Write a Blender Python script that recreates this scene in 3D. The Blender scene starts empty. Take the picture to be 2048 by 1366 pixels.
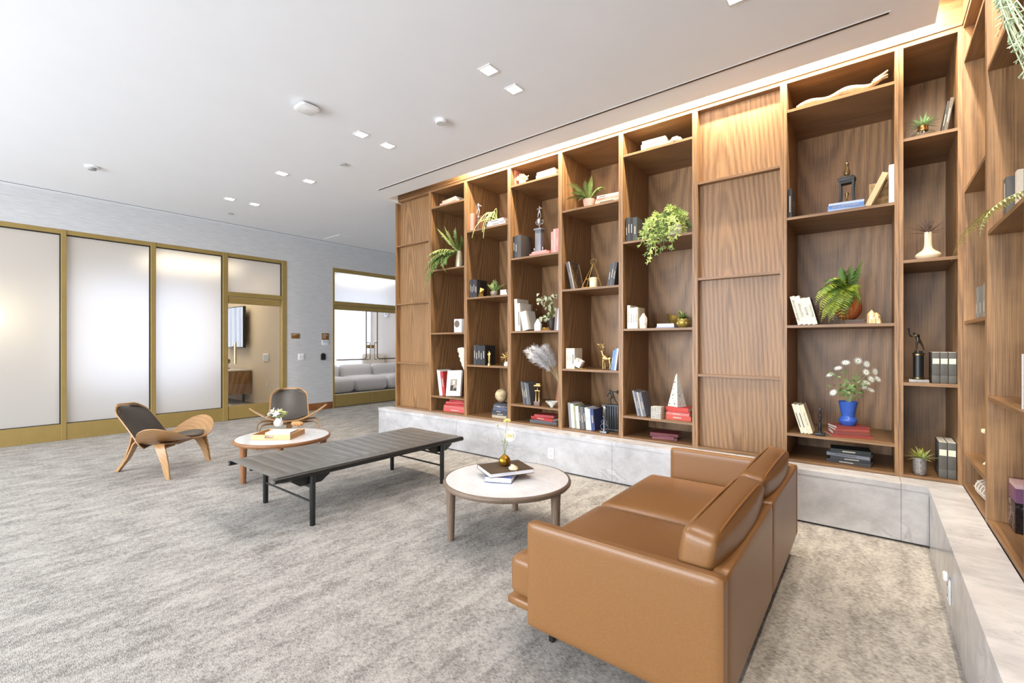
import bpy, bmesh, math, random
from mathutils import Vector, Matrix, Euler
random.seed(7)
PI = math.pi
SC = bpy.context.scene
COL = SC.collection

# ------------------------------------------------------------------ camera, sky, big lights, exposure
YAW = math.radians(38.38)
FPX, CAM_H, CX, CY = 912.4, 1.4, 1024.0, 687.1
cam_data = bpy.data.cameras.new('camera')
cam_data.sensor_width = 36.0
cam_data.lens = 36.0 * FPX / 2048.0
cam_data.shift_y = (CY - 683.0) / 2048.0
cam_data.clip_start = 0.02
cam = bpy.data.objects.new('camera', cam_data)
COL.objects.link(cam)
cam.location = (0, 0, CAM_H)
cam.rotation_euler = (PI / 2, 0, YAW)
SC.camera = cam

SC.view_settings.view_transform = 'Standard'
SC.view_settings.look = 'None'
SC.view_settings.gamma = 1.0
SC.view_settings.use_curve_mapping = False
SC.view_settings.exposure = 0.55
SC.cycles.max_bounces = 10
SC.cycles.diffuse_bounces = 6
SC.cycles.transparent_max_bounces = 16
SC.cycles.sample_clamp_indirect = 6.0

world = bpy.data.worlds.new('sky')
SC.world = world
world.use_nodes = True
bg = world.node_tree.nodes['Background']
bg.inputs['Color'].default_value = (0.80, 0.88, 1.0, 1)
bg.inputs['Strength'].default_value = 1.6


def area_light(name, loc, rot, sx, sy, energy, color=(1, 1, 1)):
    d = bpy.data.lights.new(name, 'AREA')
    d.shape = 'RECTANGLE'
    d.size, d.size_y = sx, sy
    d.energy = energy
    d.color = color
    o = bpy.data.objects.new(name, d)
    COL.objects.link(o)
    o.location = loc
    o.rotation_euler = rot
    return o


# added daylight for the room, from an assumed, unseen window wall behind the camera
area_light('added_rear_daylight', (-4.3, -4.9, 1.85), (PI / 2 - 0.42, 0, 0), 9.0, 2.9, 640, (0.90, 0.95, 1.0))
# daylight through the far windows of the two rooms behind the glass
area_light('daylight_meeting_window', (-14.3, 3.15, 1.65), (0, -PI / 2, 0), 2.2, 2.7, 30, (0.92, 0.95, 1.0))
area_light('daylight_lounge_window', (-13.45, 7.6, 1.75), (0, -PI / 2, 0), 2.6, 3.2, 45, (0.92, 0.95, 1.0))
# warm strip lamps in the ceiling cove over the two bookcases
WARM = (1.0, 0.88, 0.70)
area_light('cove_strip', (-2.0, 4.275, 3.80), (math.radians(20), 0, 0), 4.7, 0.03, 115, WARM)
area_light('cove_strip_side', (0.385, 2.0, 3.80), (0, math.radians(-20), 0), 0.03, 4.2, 90, WARM)


# ------------------------------------------------------------------ pixel of the photograph -> point on a plane of the room
_s, _c = math.sin(YAW), math.cos(YAW)


def _ray(u, v):
    x = (u - CX) / FPX
    return (-_s + _c * x, _c + _s * x, (CY - v) / FPX)


def at_z(u, v, z=0.0):
    r = _ray(u, v)
    t = (z - CAM_H) / r[2]
    return Vector((r[0] * t, r[1] * t, z))


def at_x(u, v, X):
    r = _ray(u, v)
    t = X / r[0]
    return Vector((X, r[1] * t, CAM_H + r[2] * t))


def at_y(u, v, Y):
    r = _ray(u, v)
    t = Y / r[1]
    return Vector((r[0] * t, Y, CAM_H + r[2] * t))


def X_(u, Y):
    return at_y(u, CY, Y).x


def Z_(u, v, Y):
    return at_y(u, v, Y).z


# ------------------------------------------------------------------ materials
def lin(c):
    return tuple(((x / 255.0) / 12.92 if x / 255.0 <= 0.04045 else ((x / 255.0 + 0.055) / 1.055) ** 2.4) for x in c)


MATS = {}


def _new(name):
    m = bpy.data.materials.new(name)
    m.use_nodes = True
    nt = m.node_tree
    b = nt.nodes['Principled BSDF']
    return m, nt, b


def _n(nt, kind, **kw):
    n = nt.nodes.new(kind)
    for k, v in kw.items():
        setattr(n, k, v)
    return n


def M(name, rgb, rough=0.5, metal=0.0, var=0.06, scale=30.0, bump=0.0, **extra):
    """plain procedural material: colour with faint noise variation and optional fine relief"""
    if name in MATS:
        return MATS[name]
    m, nt, b = _new(name)
    c = lin(rgb)
    L = nt.links
    tc = _n(nt, 'ShaderNodeTexCoord')
    no = _n(nt, 'ShaderNodeTexNoise')
    no.inputs['Scale'].default_value = scale
    no.inputs['Detail'].default_value = 3
    L.new(tc.outputs['Object'], no.inputs['Vector'])
    cr = _n(nt, 'ShaderNodeValToRGB')
    cr.color_ramp.elements[0].position = 0.3
    cr.color_ramp.elements[1].position = 0.7
    cr.color_ramp.elements[0].color = tuple(x * (1 - var) for x in c) + (1,)
    cr.color_ramp.elements[1].color = tuple(min(1, x * (1 + var)) for x in c) + (1,)
    L.new(no.outputs['Fac'], cr.inputs['Fac'])
    L.new(cr.outputs['Color'], b.inputs['Base Color'])
    b.inputs['Roughness'].default_value = rough
    b.inputs['Metallic'].default_value = metal
    for k, v in extra.items():
        b.inputs[k.replace('_', ' ')].default_value = v
    if bump:
        bp = _n(nt, 'ShaderNodeBump')
        bp.inputs['Strength'].default_value = bump
        bp.inputs['Distance'].default_value = 0.004
        L.new(no.outputs['Fac'], bp.inputs['Height'])
        L.new(bp.outputs['Normal'], b.inputs['Normal'])
    MATS[name] = m
    return m


def wood(name, dark, light, axis='Z', rough=0.42, scale=1.0, cath=1.0):
    """veneer: fine grain along one axis plus soft cathedral figure"""
    if name in MATS:
        return MATS[name]
    m, nt, b = _new(name)
    L = nt.links
    tc = _n(nt, 'ShaderNodeTexCoord')
    i = 'XYZ'.index(axis)

    def mapped(s_along, s_across):
        mp = _n(nt, 'ShaderNodeMapping')
        sc = [s_across] * 3
        sc[i] = s_along
        mp.inputs['Scale'].default_value = [k * scale for k in sc]
        L.new(tc.outputs['Object'], mp.inputs['Vector'])
        return mp
    fine = _n(nt, 'ShaderNodeTexNoise')
    fine.inputs['Scale'].default_value = 1.0
    fine.inputs['Detail'].default_value = 5
    L.new(mapped(3.0, 230).outputs['Vector'], fine.inputs['Vector'])
    broad = _n(nt, 'ShaderNodeTexNoise')
    broad.inputs['Scale'].default_value = 1.0
    broad.inputs['Detail'].default_value = 2
    L.new(mapped(0.9, 7).outputs['Vector'], broad.inputs['Vector'])
    wav = _n(nt, 'ShaderNodeTexWave')
    wav.wave_type = 'RINGS'
    wav.rings_direction = axis
    wav.inputs['Scale'].default_value = 9.0
    wav.inputs['Distortion'].default_value = 1.8
    wav.inputs['Detail'].default_value = 2.0
    wav.inputs['Detail Scale'].default_value = 0.8
    tilt = _n(nt, 'ShaderNodeMapping')
    rot = {'Z': (0.075, 0.055, 0), 'X': (0, 0.075, 0.055), 'Y': (0.055, 0, 0.075)}[axis]
    tilt.inputs['Rotation'].default_value = rot
    tilt.inputs['Scale'].default_value = (scale, scale, scale)
    L.new(tc.outputs['Object'], tilt.inputs['Vector'])
    L.new(tilt.outputs['Vector'], wav.inputs['Vector'])
    a1 = _n(nt, 'ShaderNodeMath', operation='MULTIPLY')
    a1.inputs[1].default_value = 0.17 * cath
    L.new(wav.outputs['Fac'], a1.inputs[0])
    a2 = _n(nt, 'ShaderNodeMath', operation='MULTIPLY_ADD')
    a2.inputs[1].default_value = 0.70
    L.new(fine.outputs['Fac'], a2.inputs[0])
    L.new(a1.outputs[0], a2.inputs[2])
    a3 = _n(nt, 'ShaderNodeMath', operation='MULTIPLY_ADD')
    a3.inputs[1].default_value = 0.24
    L.new(broad.outputs['Fac'], a3.inputs[0])
    L.new(a2.outputs[0], a3.inputs[2])
    cr = _n(nt, 'ShaderNodeValToRGB')
    cr.color_ramp.elements[0].position = 0.32
    cr.color_ramp.elements[1].position = 0.82
    cr.color_ramp.elements[0].color = lin(dark) + (1,)
    cr.color_ramp.elements[1].color = lin(light) + (1,)
    L.new(a3.outputs[0], cr.inputs['Fac'])
    L.new(cr.outputs['Color'], b.inputs['Base Color'])
    b.inputs['Roughness'].default_value = rough
    bp = _n(nt, 'ShaderNodeBump')
    bp.inputs['Strength'].default_value = 0.06
    bp.inputs['Distance'].default_value = 0.002
    L.new(fine.outputs['Fac'], bp.inputs['Height'])
    L.new(bp.outputs['Normal'], b.inputs['Normal'])
    MATS[name] = m
    return m


def marble(name, base, vein, scale=1.0, rough=0.25, veins=0.5, cloud=0.5):
    if name in MATS:
        return MATS[name]
    m, nt, b = _new(name)
    L = nt.links
    tc = _n(nt, 'ShaderNodeTexCoord')
    mp = _n(nt, 'ShaderNodeMapping')
    mp.inputs['Rotation'].default_value = (0.5, 0.7, 0.6)
    mp.inputs['Scale'].default_value = (scale, scale * 2.2, scale * 1.4)
    L.new(tc.outputs['Object'], mp.inputs['Vector'])
    n1 = _n(nt, 'ShaderNodeTexNoise')
    n1.inputs['Scale'].default_value = 1.6
    n1.inputs['Detail'].default_value = 8
    n1.inputs['Roughness'].default_value = 0.62
    n1.inputs['Distortion'].default_value = 1.2
    L.new(mp.outputs['Vector'], n1.inputs['Vector'])
    sub = _n(nt, 'ShaderNodeMath', operation='SUBTRACT')
    sub.inputs[1].default_value = 0.5
    L.new(n1.outputs['Fac'], sub.inputs[0])
    ab = _n(nt, 'ShaderNodeMath', operation='ABSOLUTE')
    L.new(sub.outputs[0], ab.inputs[0])
    cr = _n(nt, 'ShaderNodeValToRGB')
    cr.color_ramp.elements[0].position = 0.0
    cr.color_ramp.elements[1].position = 0.035
    cr.color_ramp.elements[0].color = (veins,) * 3 + (1,)
    cr.color_ramp.elements[1].color = (0, 0, 0, 1)
    L.new(ab.outputs[0], cr.inputs['Fac'])
    n2 = _n(nt, 'ShaderNodeTexNoise')
    n2.inputs['Scale'].default_value = 2.6
    n2.inputs['Detail'].default_value = 9
    n2.inputs['Roughness'].default_value = 0.68
    L.new(mp.outputs['Vector'], n2.inputs['Vector'])
    cl = _n(nt, 'ShaderNodeMapRange')
    cl.inputs['From Min'].default_value = 0.35
    cl.inputs['From Max'].default_value = 0.75
    cl.inputs['To Min'].default_value = 0.0
    cl.inputs['To Max'].default_value = cloud
    L.new(n2.outputs['Fac'], cl.inputs['Value'])
    # veins appear only in patches
    n3 = _n(nt, 'ShaderNodeTexNoise')
    n3.inputs['Scale'].default_value = 1.1
    L.new(mp.outputs['Vector'], n3.inputs['Vector'])
    pm = _n(nt, 'ShaderNodeMapRange')
    pm.inputs['From Min'].default_value = 0.45
    pm.inputs['From Max'].default_value = 0.62
    L.new(n3.outputs['Fac'], pm.inputs['Value'])
    vm = _n(nt, 'ShaderNodeMath', operation='MULTIPLY')
    L.new(cr.outputs['Color'], vm.inputs[0])
    L.new(pm.outputs[0], vm.inputs[1])
    mx = _n(nt, 'ShaderNodeMath', operation='MAXIMUM')
    L.new(vm.outputs[0], mx.inputs[0])
    L.new(cl.outputs[0], mx.inputs[1])
    mix = _n(nt, 'ShaderNodeMix', data_type='RGBA')
    mix.inputs[6].default_value = lin(base) + (1,)
    mix.inputs[7].default_value = lin(vein) + (1,)
    L.new(mx.outputs[0], mix.inputs[0])
    L.new(mix.outputs[2], b.inputs['Base Color'])
    b.inputs['Roughness'].default_value = rough
    MATS[name] = m
    return m


def carpet():
    m, nt, b = _new('carpet')
    L = nt.links
    tc = _n(nt, 'ShaderNodeTexCoord')

    def noise(sx, sy, detail, rough=0.5):
        mp = _n(nt, 'ShaderNodeMapping')
        mp.inputs['Scale'].default_value = (sx, sy, 1)
        L.new(tc.outputs['Object'], mp.inputs['Vector'])
        no = _n(nt, 'ShaderNodeTexNoise')
        no.inputs['Scale'].default_value = 1
        no.inputs['Detail'].default_value = detail
        no.inputs['Roughness'].default_value = rough
        L.new(mp.outputs['Vector'], no.inputs['Vector'])
        return no
    rib = noise(55, 300, 2, 0.55)         # short yarn streaks running along X
    patch = noise(10, 4.0, 4, 0.62)       # faded bands running along Y
    blot = noise(34, 40, 3, 0.6)          # small blotches
    def scaled(src, k, add=None):
        n_ = _n(nt, 'ShaderNodeMath', operation='MULTIPLY_ADD')
        n_.inputs[1].default_value = k
        n_.inputs[2].default_value = 0.0
        L.new(src.outputs['Fac'], n_.inputs[0])
        if add is not None:
            L.new(add.outputs[0], n_.inputs[2])
        return n_
    tot = scaled(rib, 1.0, scaled(blot, 0.55, scaled(patch, 0.66)))
    mr = _n(nt, 'ShaderNodeMapRange')
    mr.inputs['From Min'].default_value = 0.90
    mr.inputs['From Max'].default_value = 1.26
    L.new(tot.outputs[0], mr.inputs['Value'])
    cr = _n(nt, 'ShaderNodeValToRGB')
    e = cr.color_ramp.elements
    e[0].position = 0.0
    e[0].color = lin((116, 112, 107)) + (1,)
    e[1].position = 1.0
    e[1].color = lin((184, 179, 172)) + (1,)
    L.new(mr.outputs[0], cr.inputs['Fac'])
    L.new(cr.outputs['Color'], b.inputs['Base Color'])
    b.inputs['Roughness'].default_value = 0.95
    b.inputs['Specular IOR Level'].default_value = 0.15
    bp = _n(nt, 'ShaderNodeBump')
    bp.inputs['Strength'].default_value = 0.35
    bp.inputs['Distance'].default_value = 0.004
    L.new(rib.outputs['Fac'], bp.inputs['Height'])
    L.new(bp.outputs['Normal'], b.inputs['Normal'])
    return m


def wallcover():
    m, nt, b = _new('grey_wallcovering')
    L = nt.links
    tc = _n(nt, 'ShaderNodeTexCoord')
    mp = _n(nt, 'ShaderNodeMapping')
    mp.inputs['Scale'].default_value = (6, 6, 150)
    L.new(tc.outputs['Object'], mp.inputs['Vector'])
    no = _n(nt, 'ShaderNodeTexNoise')
    no.inputs['Scale'].default_value = 1
    no.inputs['Detail'].default_value = 4
    L.new(mp.outputs['Vector'], no.inputs['Vector'])
    cr = _n(nt, 'ShaderNodeValToRGB')
    cr.color_ramp.elements[0].position = 0.3
    cr.color_ramp.elements[1].position = 0.7
    cr.color_ramp.elements[0].color = lin((184, 185, 187)) + (1,)
    cr.color_ramp.elements[1].color = lin((206, 206, 207)) + (1,)
    L.new(no.outputs['Fac'], cr.inputs['Fac'])
    L.new(cr.outputs['Color'], b.inputs['Base Color'])
    b.inputs['Roughness'].default_value = 0.7
    return m


def clear_glass(name, tint=(0.97, 0.98, 0.97), refl=0.08):
    m, nt, b = _new(name)
    L = nt.links
    nt.nodes.remove(b)
    out = nt.nodes['Material Output']
    tr = _n(nt, 'ShaderNodeBsdfTransparent')
    tr.inputs['Color'].default_value = tint + (1,)
    gl = _n(nt, 'ShaderNodeBsdfGlossy')
    gl.inputs['Roughness'].default_value = 0.02
    lw = _n(nt, 'ShaderNodeLayerWeight')
    lw.inputs['Blend'].default_value = 0.12
    ma = _n(nt, 'ShaderNodeMath', operation='MULTIPLY_ADD')
    ma.inputs[1].default_value = 0.5
    ma.inputs[2].default_value = refl
    L.new(lw.outputs['Facing'], ma.inputs[0])
    mx = _n(nt, 'ShaderNodeMixShader')
    L.new(ma.outputs[0], mx.inputs[0])
    L.new(tr.outputs[0], mx.inputs[1])
    L.new(gl.outputs[0], mx.inputs[2])
    L.new(mx.outputs[0], out.inputs['Surface'])
    MATS[name] = m
    return m


def frosted_glass():
    """acid-etched sheet: scatters what is behind it, with a clear polished reflection on top"""
    m, nt, b = _new('etched_glass')
    L = nt.links
    nt.nodes.remove(b)
    out = nt.nodes['Material Output']
    tl = _n(nt, 'ShaderNodeBsdfTranslucent')
    tl.inputs['Color'].default_value = (0.86, 0.88, 0.90, 1)
    rf = _n(nt, 'ShaderNodeBsdfRefraction')
    rf.inputs['Color'].default_value = (0.95, 0.96, 0.97, 1)
    rf.inputs['Roughness'].default_value = 0.62
    rf.inputs['IOR'].default_value = 1.25
    df = _n(nt, 'ShaderNodeBsdfDiffuse')
    df.inputs['Color'].default_value = (0.80, 0.80, 0.79, 1)
    m1 = _n(nt, 'ShaderNodeMixShader')
    m1.inputs[0].default_value = 0.55
    L.new(tl.outputs[0], m1.inputs[1])
    L.new(rf.outputs[0], m1.inputs[2])
    m2 = _n(nt, 'ShaderNodeMixShader')
    m2.inputs[0].default_value = 0.43
    L.new(m1.outputs[0], m2.inputs[1])
    L.new(df.outputs[0], m2.inputs[2])
    gl = _n(nt, 'ShaderNodeBsdfGlossy')
    gl.inputs['Roughness'].default_value = 0.03
    lw = _n(nt, 'ShaderNodeLayerWeight')
    lw.inputs['Blend'].default_value = 0.10
    m3 = _n(nt, 'ShaderNodeMixShader')
    L.new(lw.outputs['Fresnel'], m3.inputs[0])
    L.new(m2.outputs[0], m3.inputs[1])
    L.new(gl.outputs[0], m3.inputs[2])
    L.new(m3.outputs[0], out.inputs['Surface'])
    return m


def emit(name, rgb, strength):
    m, nt, b = _new(name)
    nt.nodes.remove(b)
    e = _n(nt, 'ShaderNodeEmission')
    e.inputs['Color'].default_value = rgb + (1,)
    e.inputs['Strength'].default_value = strength
    nt.links.new(e.outputs[0], nt.nodes['Material Output'].inputs['Surface'])
    MATS[name] = m
    return m


WD, WL = (98, 70, 45), (178, 136, 92)
walnut = wood('walnut_upright', WD, WL, 'Z')
walnut_x = wood('walnut_along', WD, WL, 'X', cath=0.4)
walnut_y = wood('walnut_cross', WD, WL, 'Y', cath=0.4)
chair_wood = wood('chair_oak', (146, 106, 66), (202, 162, 116), 'X', rough=0.35, cath=0.6)
grey_oak = wood('grey_oak', (92, 76, 62), (140, 120, 102), 'Z', rough=0.5, scale=2.0, cath=0.5)
table_wood = wood('table_walnut', (112, 72, 42), (170, 118, 74), 'Z', rough=0.4, scale=2.0, cath=0.5)
pale_wood = wood('pale_wood', (196, 160, 112), (228, 196, 148), 'X', rough=0.5, scale=2.0, cath=0.4)
brass = M('satin_brass', (160, 136, 80), 0.5, 0.35, var=0.05, scale=8)
ceiling_mat = M('ceiling_paint', (233, 235, 239), 0.9, var=0.01, scale=2)
white_mat = M('white_plastic', (236, 236, 236), 0.4, var=0.01)
black_mat = M('black_lacquer', (26, 26, 25), 0.42, var=0.1)
grey_marble = marble('grey_marble', (206, 205, 206), (148, 146, 148), 1.5, 0.22, 0.65, 0.75)
white_marble = marble('white_marble', (236, 234, 232), (196, 196, 198), 4.0, 0.14, 0.45, 0.5)
tan_leather = M('tan_leather', (131, 91, 52), 0.36, var=0.07, scale=160, bump=0.06)
dark_leather = M('dark_leather', (66, 60, 53), 0.38, var=0.10, scale=60, bump=0.05)
bench_leather = M('bench_leather', (104, 101, 96), 0.36, var=0.12, scale=40, bump=0.06)
gold = M('gold_metal', (224, 190, 118), 0.28, 1.0, var=0.05)
silver = M('aged_silver', (170, 170, 170), 0.3, 0.9, var=0.1)
dark_metal = M('dark_metal', (48, 48, 50), 0.35, 0.6, var=0.1)
carpet_mat = carpet()
wall_mat = wallcover()
beige_wall = M('beige_wallcovering', (214, 200, 180), 0.75, var=0.04, scale=90)
glass_mat = clear_glass('clear_glass', refl=0.035)
frost_mat = frosted_glass()
pages_mat = M('page_edges', (228, 222, 208), 0.8, var=0.05, scale=200)


# ------------------------------------------------------------------ mesh helpers
def fine(prof, k=5):
    """turned profile refined by a Catmull-Rom curve"""
    P = [Vector((a, b)) for a, b in prof]
    out = []
    for i in range(len(P) - 1):
        p0, p1_, p2_, p3_ = P[max(i - 1, 0)], P[i], P[i + 1], P[min(i + 2, len(P) - 1)]
        for j in range(k):
            t = j / k
            q = 0.5 * ((2 * p1_) + (p2_ - p0) * t + (2 * p0 - 5 * p1_ + 4 * p2_ - p3_) * t * t + (3 * p1_ - p0 - 3 * p2_ + p3_) * t ** 3)
            out.append((max(0.0, q.x), q.y))
    out.append(prof[-1])
    return out


class MB:
    def __init__(s):
        s.v, s.f, s.mi = [], [], []

    def add(s, vs, fs, mi=0):
        o = len(s.v)
        s.v += [tuple(p) for p in vs]
        s.f += [tuple(i + o for i in f) for f in fs]
        s.mi += [mi] * len(fs)
        return s

    def box(s, x0, y0, z0, x1, y1, z1, mi=0):
        v = [(x0, y0, z0), (x1, y0, z0), (x1, y1, z0), (x0, y1, z0), (x0, y0, z1), (x1, y0, z1), (x1, y1, z1), (x0, y1, z1)]
        return s.add(v, [(0, 3, 2, 1), (4, 5, 6, 7), (0, 1, 5, 4), (1, 2, 6, 5), (2, 3, 7, 6), (3, 0, 4, 7)], mi)

    def bar(s, p, q, w, h=None):
        """square bar between two points"""
        h = h or w
        p, q = Vector(p), Vector(q)
        d = (q - p).normalized()
        a = Vector((0, 0, 1)) if abs(d.z) < 0.9 else Vector((1, 0, 0))
        r = d.cross(a).normalized()
        u = r.cross(d)
        vs = []
        for c in (p, q):
            for i, j in ((-1, -1), (1, -1), (1, 1), (-1, 1)):
                vs.append(c + r * (w / 2 * i) + u * (h / 2 * j))
        return s.add(vs, [(0, 1, 2, 3), (7, 6, 5, 4), (0, 4, 5, 1), (1, 5, 6, 2), (2, 6, 7, 3), (3, 7, 4, 0)])

    def prism(s, poly, h0, h1, axis='Z'):
        """closed outline extruded along an axis (poly in the two other coordinates, in order)"""
        n = len(poly)

        def P(a, b, h):
            return {'Z': (a, b, h), 'Y': (a, h, b), 'X': (h, a, b)}[axis]
        vs = [P(a, b, h0) for a, b in poly] + [P(a, b, h1) for a, b in poly]
        fs = [tuple(range(n)), tuple(range(2 * n - 1, n - 1, -1))]
        fs += [(i, n + i, n + (i + 1) % n, (i + 1) % n) for i in range(n)]
        return s.add(vs, fs)

    def lathe(s, prof, n=24, c=(0, 0, 0), squash=(1, 1)):
        vs, fs = [], []
        k = len(prof)
        for i in range(n):
            a = 2 * PI * i / n
            for r, z in prof:
                vs.append((c[0] + r * math.cos(a) * squash[0], c[1] + r * math.sin(a) * squash[1], c[2] + z))
        for i in range(n):
            j = (i + 1) % n
            for t in range(k - 1):
                fs.append((i * k + t, j * k + t, j * k + t + 1, i * k + t + 1))
        if prof[0][0] > 1e-6:
            fs.append(tuple(i * k for i in range(n - 1, -1, -1)))
        if prof[-1][0] > 1e-6:
            fs.append(tuple(i * k + k - 1 for i in range(n)))
        return s.add(vs, fs)

    def tube(s, pts, r, n=8, closed=False):
        pts = [Vector(p) for p in pts]
        m = len(pts)
        rs = r if isinstance(r, (list, tuple)) else [r] * m
        vs, fs = [], []
        prev = None
        for i, p in enumerate(pts):
            if closed:
                d = pts[(i + 1) % m] - pts[i - 1]
            else:
                d = pts[min(i + 1, m - 1)] - pts[max(i - 1, 0)]
            d = d.normalized() if d.length > 1e-9 else Vector((0, 0, 1))
            if prev is None:
                a = Vector((0, 0, 1)) if abs(d.z) < 0.9 else Vector((1, 0, 0))
                u = d.cross(a).normalized()
            else:
                u = (prev - d * prev.dot(d))
                u = u.normalized() if u.length > 1e-6 else d.orthogonal().normalized()
            prev = u
            w = d.cross(u)
            for k in range(n):
                t = 2 * PI * k / n
                vs.append(p + (u * math.cos(t) + w * math.sin(t)) * rs[i])
        for i in range(m if closed else m - 1):
            j = (i + 1) % m
            for k in range(n):
                l = (k + 1) % n
                fs.append((i * n + k, i * n + l, j * n + l, j * n + k))
        if not closed:
            fs.append(tuple(range(n - 1, -1, -1)))
            fs.append(tuple((m - 1) * n + k for k in range(n)))
        return s.add(vs, fs)

    def ribbon(s, pts, widths, thick, side):
        """flat bent strip of rectangular section: side = direction(s) of its width"""
        pts = [Vector(p) for p in pts]
        m = len(pts)
        sd = [Vector(x).normalized() for x in side] if isinstance(side[0], (tuple, list, Vector)) else [Vector(side).normalized()] * m
        vs, fs = [], []
        for i, p in enumerate(pts):
            d = (pts[min(i + 1, m - 1)] - pts[max(i - 1, 0)]).normalized()
            w = sd[i]
            nrm = d.cross(w).normalized()
            th = thick[i] if isinstance(thick, (list, tuple)) else thick
            for a, b in ((-1, -1), (1, -1), (1, 1), (-1, 1)):
                vs.append(p + w * (a * widths[i] / 2) + nrm * (b * th / 2))
        for i in range(m - 1):
            for k in range(4):
                l = (k + 1) % 4
                fs.append((i * 4 + k, i * 4 + l, i * 4 + 4 + l, i * 4 + 4 + k))
        fs.append((3, 2, 1, 0))
        fs.append(tuple((m - 1) * 4 + k for k in range(4)))
        return s.add(vs, fs)

    def sheet(s, fn, nu, nv, t):
        """solid sheet of thickness t from a surface fn(a, b), a and b in 0..1"""
        P = [[Vector(fn(i / nu, j / nv)) for j in range(nv + 1)] for i in range(nu + 1)]
        N = []
        for i in range(nu + 1):
            row = []
            for j in range(nv + 1):
                du = P[min(i + 1, nu)][j] - P[max(i - 1, 0)][j]
                dv = P[i][min(j + 1, nv)] - P[i][max(j - 1, 0)]
                n = du.cross(dv)
                row.append(n.normalized() if n.length > 1e-10 else Vector((0, 0, 1)))
            N.append(row)
        w = nv + 1
        top = [P[i][j] + N[i][j] * (t / 2) for i in range(nu + 1) for j in range(w)]
        bot = [P[i][j] - N[i][j] * (t / 2) for i in range(nu + 1) for j in range(w)]
        k = len(top)
        fs = []
        for i in range(nu):
            for j in range(nv):
                a, b, c, d = i * w + j, (i + 1) * w + j, (i + 1) * w + j + 1, i * w + j + 1
                fs.append((a, b, c, d))
                fs.append((k + d, k + c, k + b, k + a))
        for j in range(nv):
            fs.append((j, j + 1, k + j + 1, k + j))
            o = nu * w
            fs.append((o + j + 1, o + j, k + o + j, k + o + j + 1))
        for i in range(nu):
            fs.append(((i + 1) * w, i * w, k + i * w, k + (i + 1) * w))
            fs.append((i * w + nv, (i + 1) * w + nv, k + (i + 1) * w + nv, k + i * w + nv))
        return s.add(top + bot, fs)

    def pillow(s, cx, cy, cz, hx, hy, hz, r, n=10, puff=(0, 0, 0), rot=None):
        """rounded, slightly stuffed box"""
        bm = bmesh.new()
        bmesh.ops.create_cube(bm, size=2)
        bmesh.ops.subdivide_edges(bm, edges=bm.edges[:], cuts=n, use_grid_fill=True)
        H = (hx, hy, hz)
        vs = []
        for v in bm.verts:
            p = Vector(v.co)
            # push grid lines towards the rims so that the rounding is well sampled
            q = Vector([math.copysign(abs(x) ** 0.6, x) for x in p])
            q = Vector((q.x * hx, q.y * hy, q.z * hz))
            inner = Vector([max(-(H[i] - r), min(H[i] - r, q[i])) for i in range(3)])
            d = q - inner
            out = inner + (d.normalized() * r if d.length > 1e-9 else d)
            for i in range(3):
                a, b = (i + 1) % 3, (i + 2) % 3
                k = (1 - (q[a] / H[a]) ** 2) * (1 - (q[b] / H[b]) ** 2)
                out[i] += puff[i] * k * (out[i] / H[i])
            if rot:
                out = rot @ out
            vs.append(out + Vector((cx, cy, cz)))
        bm.verts.index_update()
        s.add(vs, [tuple(v.index for v in f.verts) for f in bm.faces])
        bm.free()
        return s

    def build(s, name, mat, parent=None, smooth=35, bevel=0.0, seg=2, world=False, mats=None):
        me = bpy.data.meshes.new(name)
        v = s.v
        if world and parent is not None:
            o = parent.get('_o', (0, 0, 0))
            v = [(p[0] - o[0], p[1] - o[1], p[2] - o[2]) for p in v]
        me.from_pydata(v, [], s.f)
        for m in (mats or [mat]):
            me.materials.append(m)
        if mats:
            for i, p in enumerate(me.polygons):
                p.material_index = s.mi[i]
        bm = bmesh.new()
        bm.from_mesh(me)
        bmesh.ops.recalc_face_normals(bm, faces=bm.faces[:])
        if bevel:
            bmesh.ops.bevel(bm, geom=bm.edges[:], offset=bevel, segments=seg, affect='EDGES', profile=0.5, clamp_overlap=True)
        bm.to_mesh(me)
        bm.free()
        if smooth:
            me.shade_smooth()
            me.set_sharp_from_angle(angle=math.radians(smooth))
        o = bpy.data.objects.new(name, me)
        COL.objects.link(o)
        if parent is not None:
            o.parent = parent
        return o


def tag(o, label=None, cat=None, group=None, kind=None):
    if label:
        o['label'] = label
    if cat:
        o['category'] = cat
    if group:
        o['group'] = group
    if kind:
        o['kind'] = kind
    return o


def thing(name, label, cat, loc=(0, 0, 0), rotz=0.0, group=None, rot=None):
    o = bpy.data.objects.new(name, None)
    COL.objects.link(o)
    o.empty_display_size = 0.05
    o.location = loc
    o.rotation_euler = rot if rot else (0, 0, rotz)
    o['_o'] = tuple(loc)
    return tag(o, label, cat, group)


def struct(name, loc=(0, 0, 0)):
    o = bpy.data.objects.new(name, None)
    COL.objects.link(o)
    o.location = loc
    o['_o'] = tuple(loc)
    o['kind'] = 'structure'
    return o


def text_mesh(name, s, size, mat, parent, loc, rot, align='LEFT', extrude=0.0004):
    cu = bpy.data.curves.new(name, 'FONT')
    cu.body = s
    cu.size = size
    cu.align_x = align
    cu.align_y = 'CENTER'
    cu.extrude = extrude
    cu.resolution_u = 2
    tmp = bpy.data.objects.new(name + '_curve', cu)
    COL.objects.link(tmp)
    dg = bpy.context.evaluated_depsgraph_get()
    me = bpy.data.meshes.new_from_object(tmp.evaluated_get(dg))
    bpy.data.objects.remove(tmp)
    bpy.data.curves.remove(cu)
    me.name = name
    me.materials.clear()
    me.materials.append(mat)
    o = bpy.data.objects.new(name, me)
    COL.objects.link(o)
    o.parent = parent
    o.location = loc
    o.rotation_euler = rot
    return o


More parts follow.
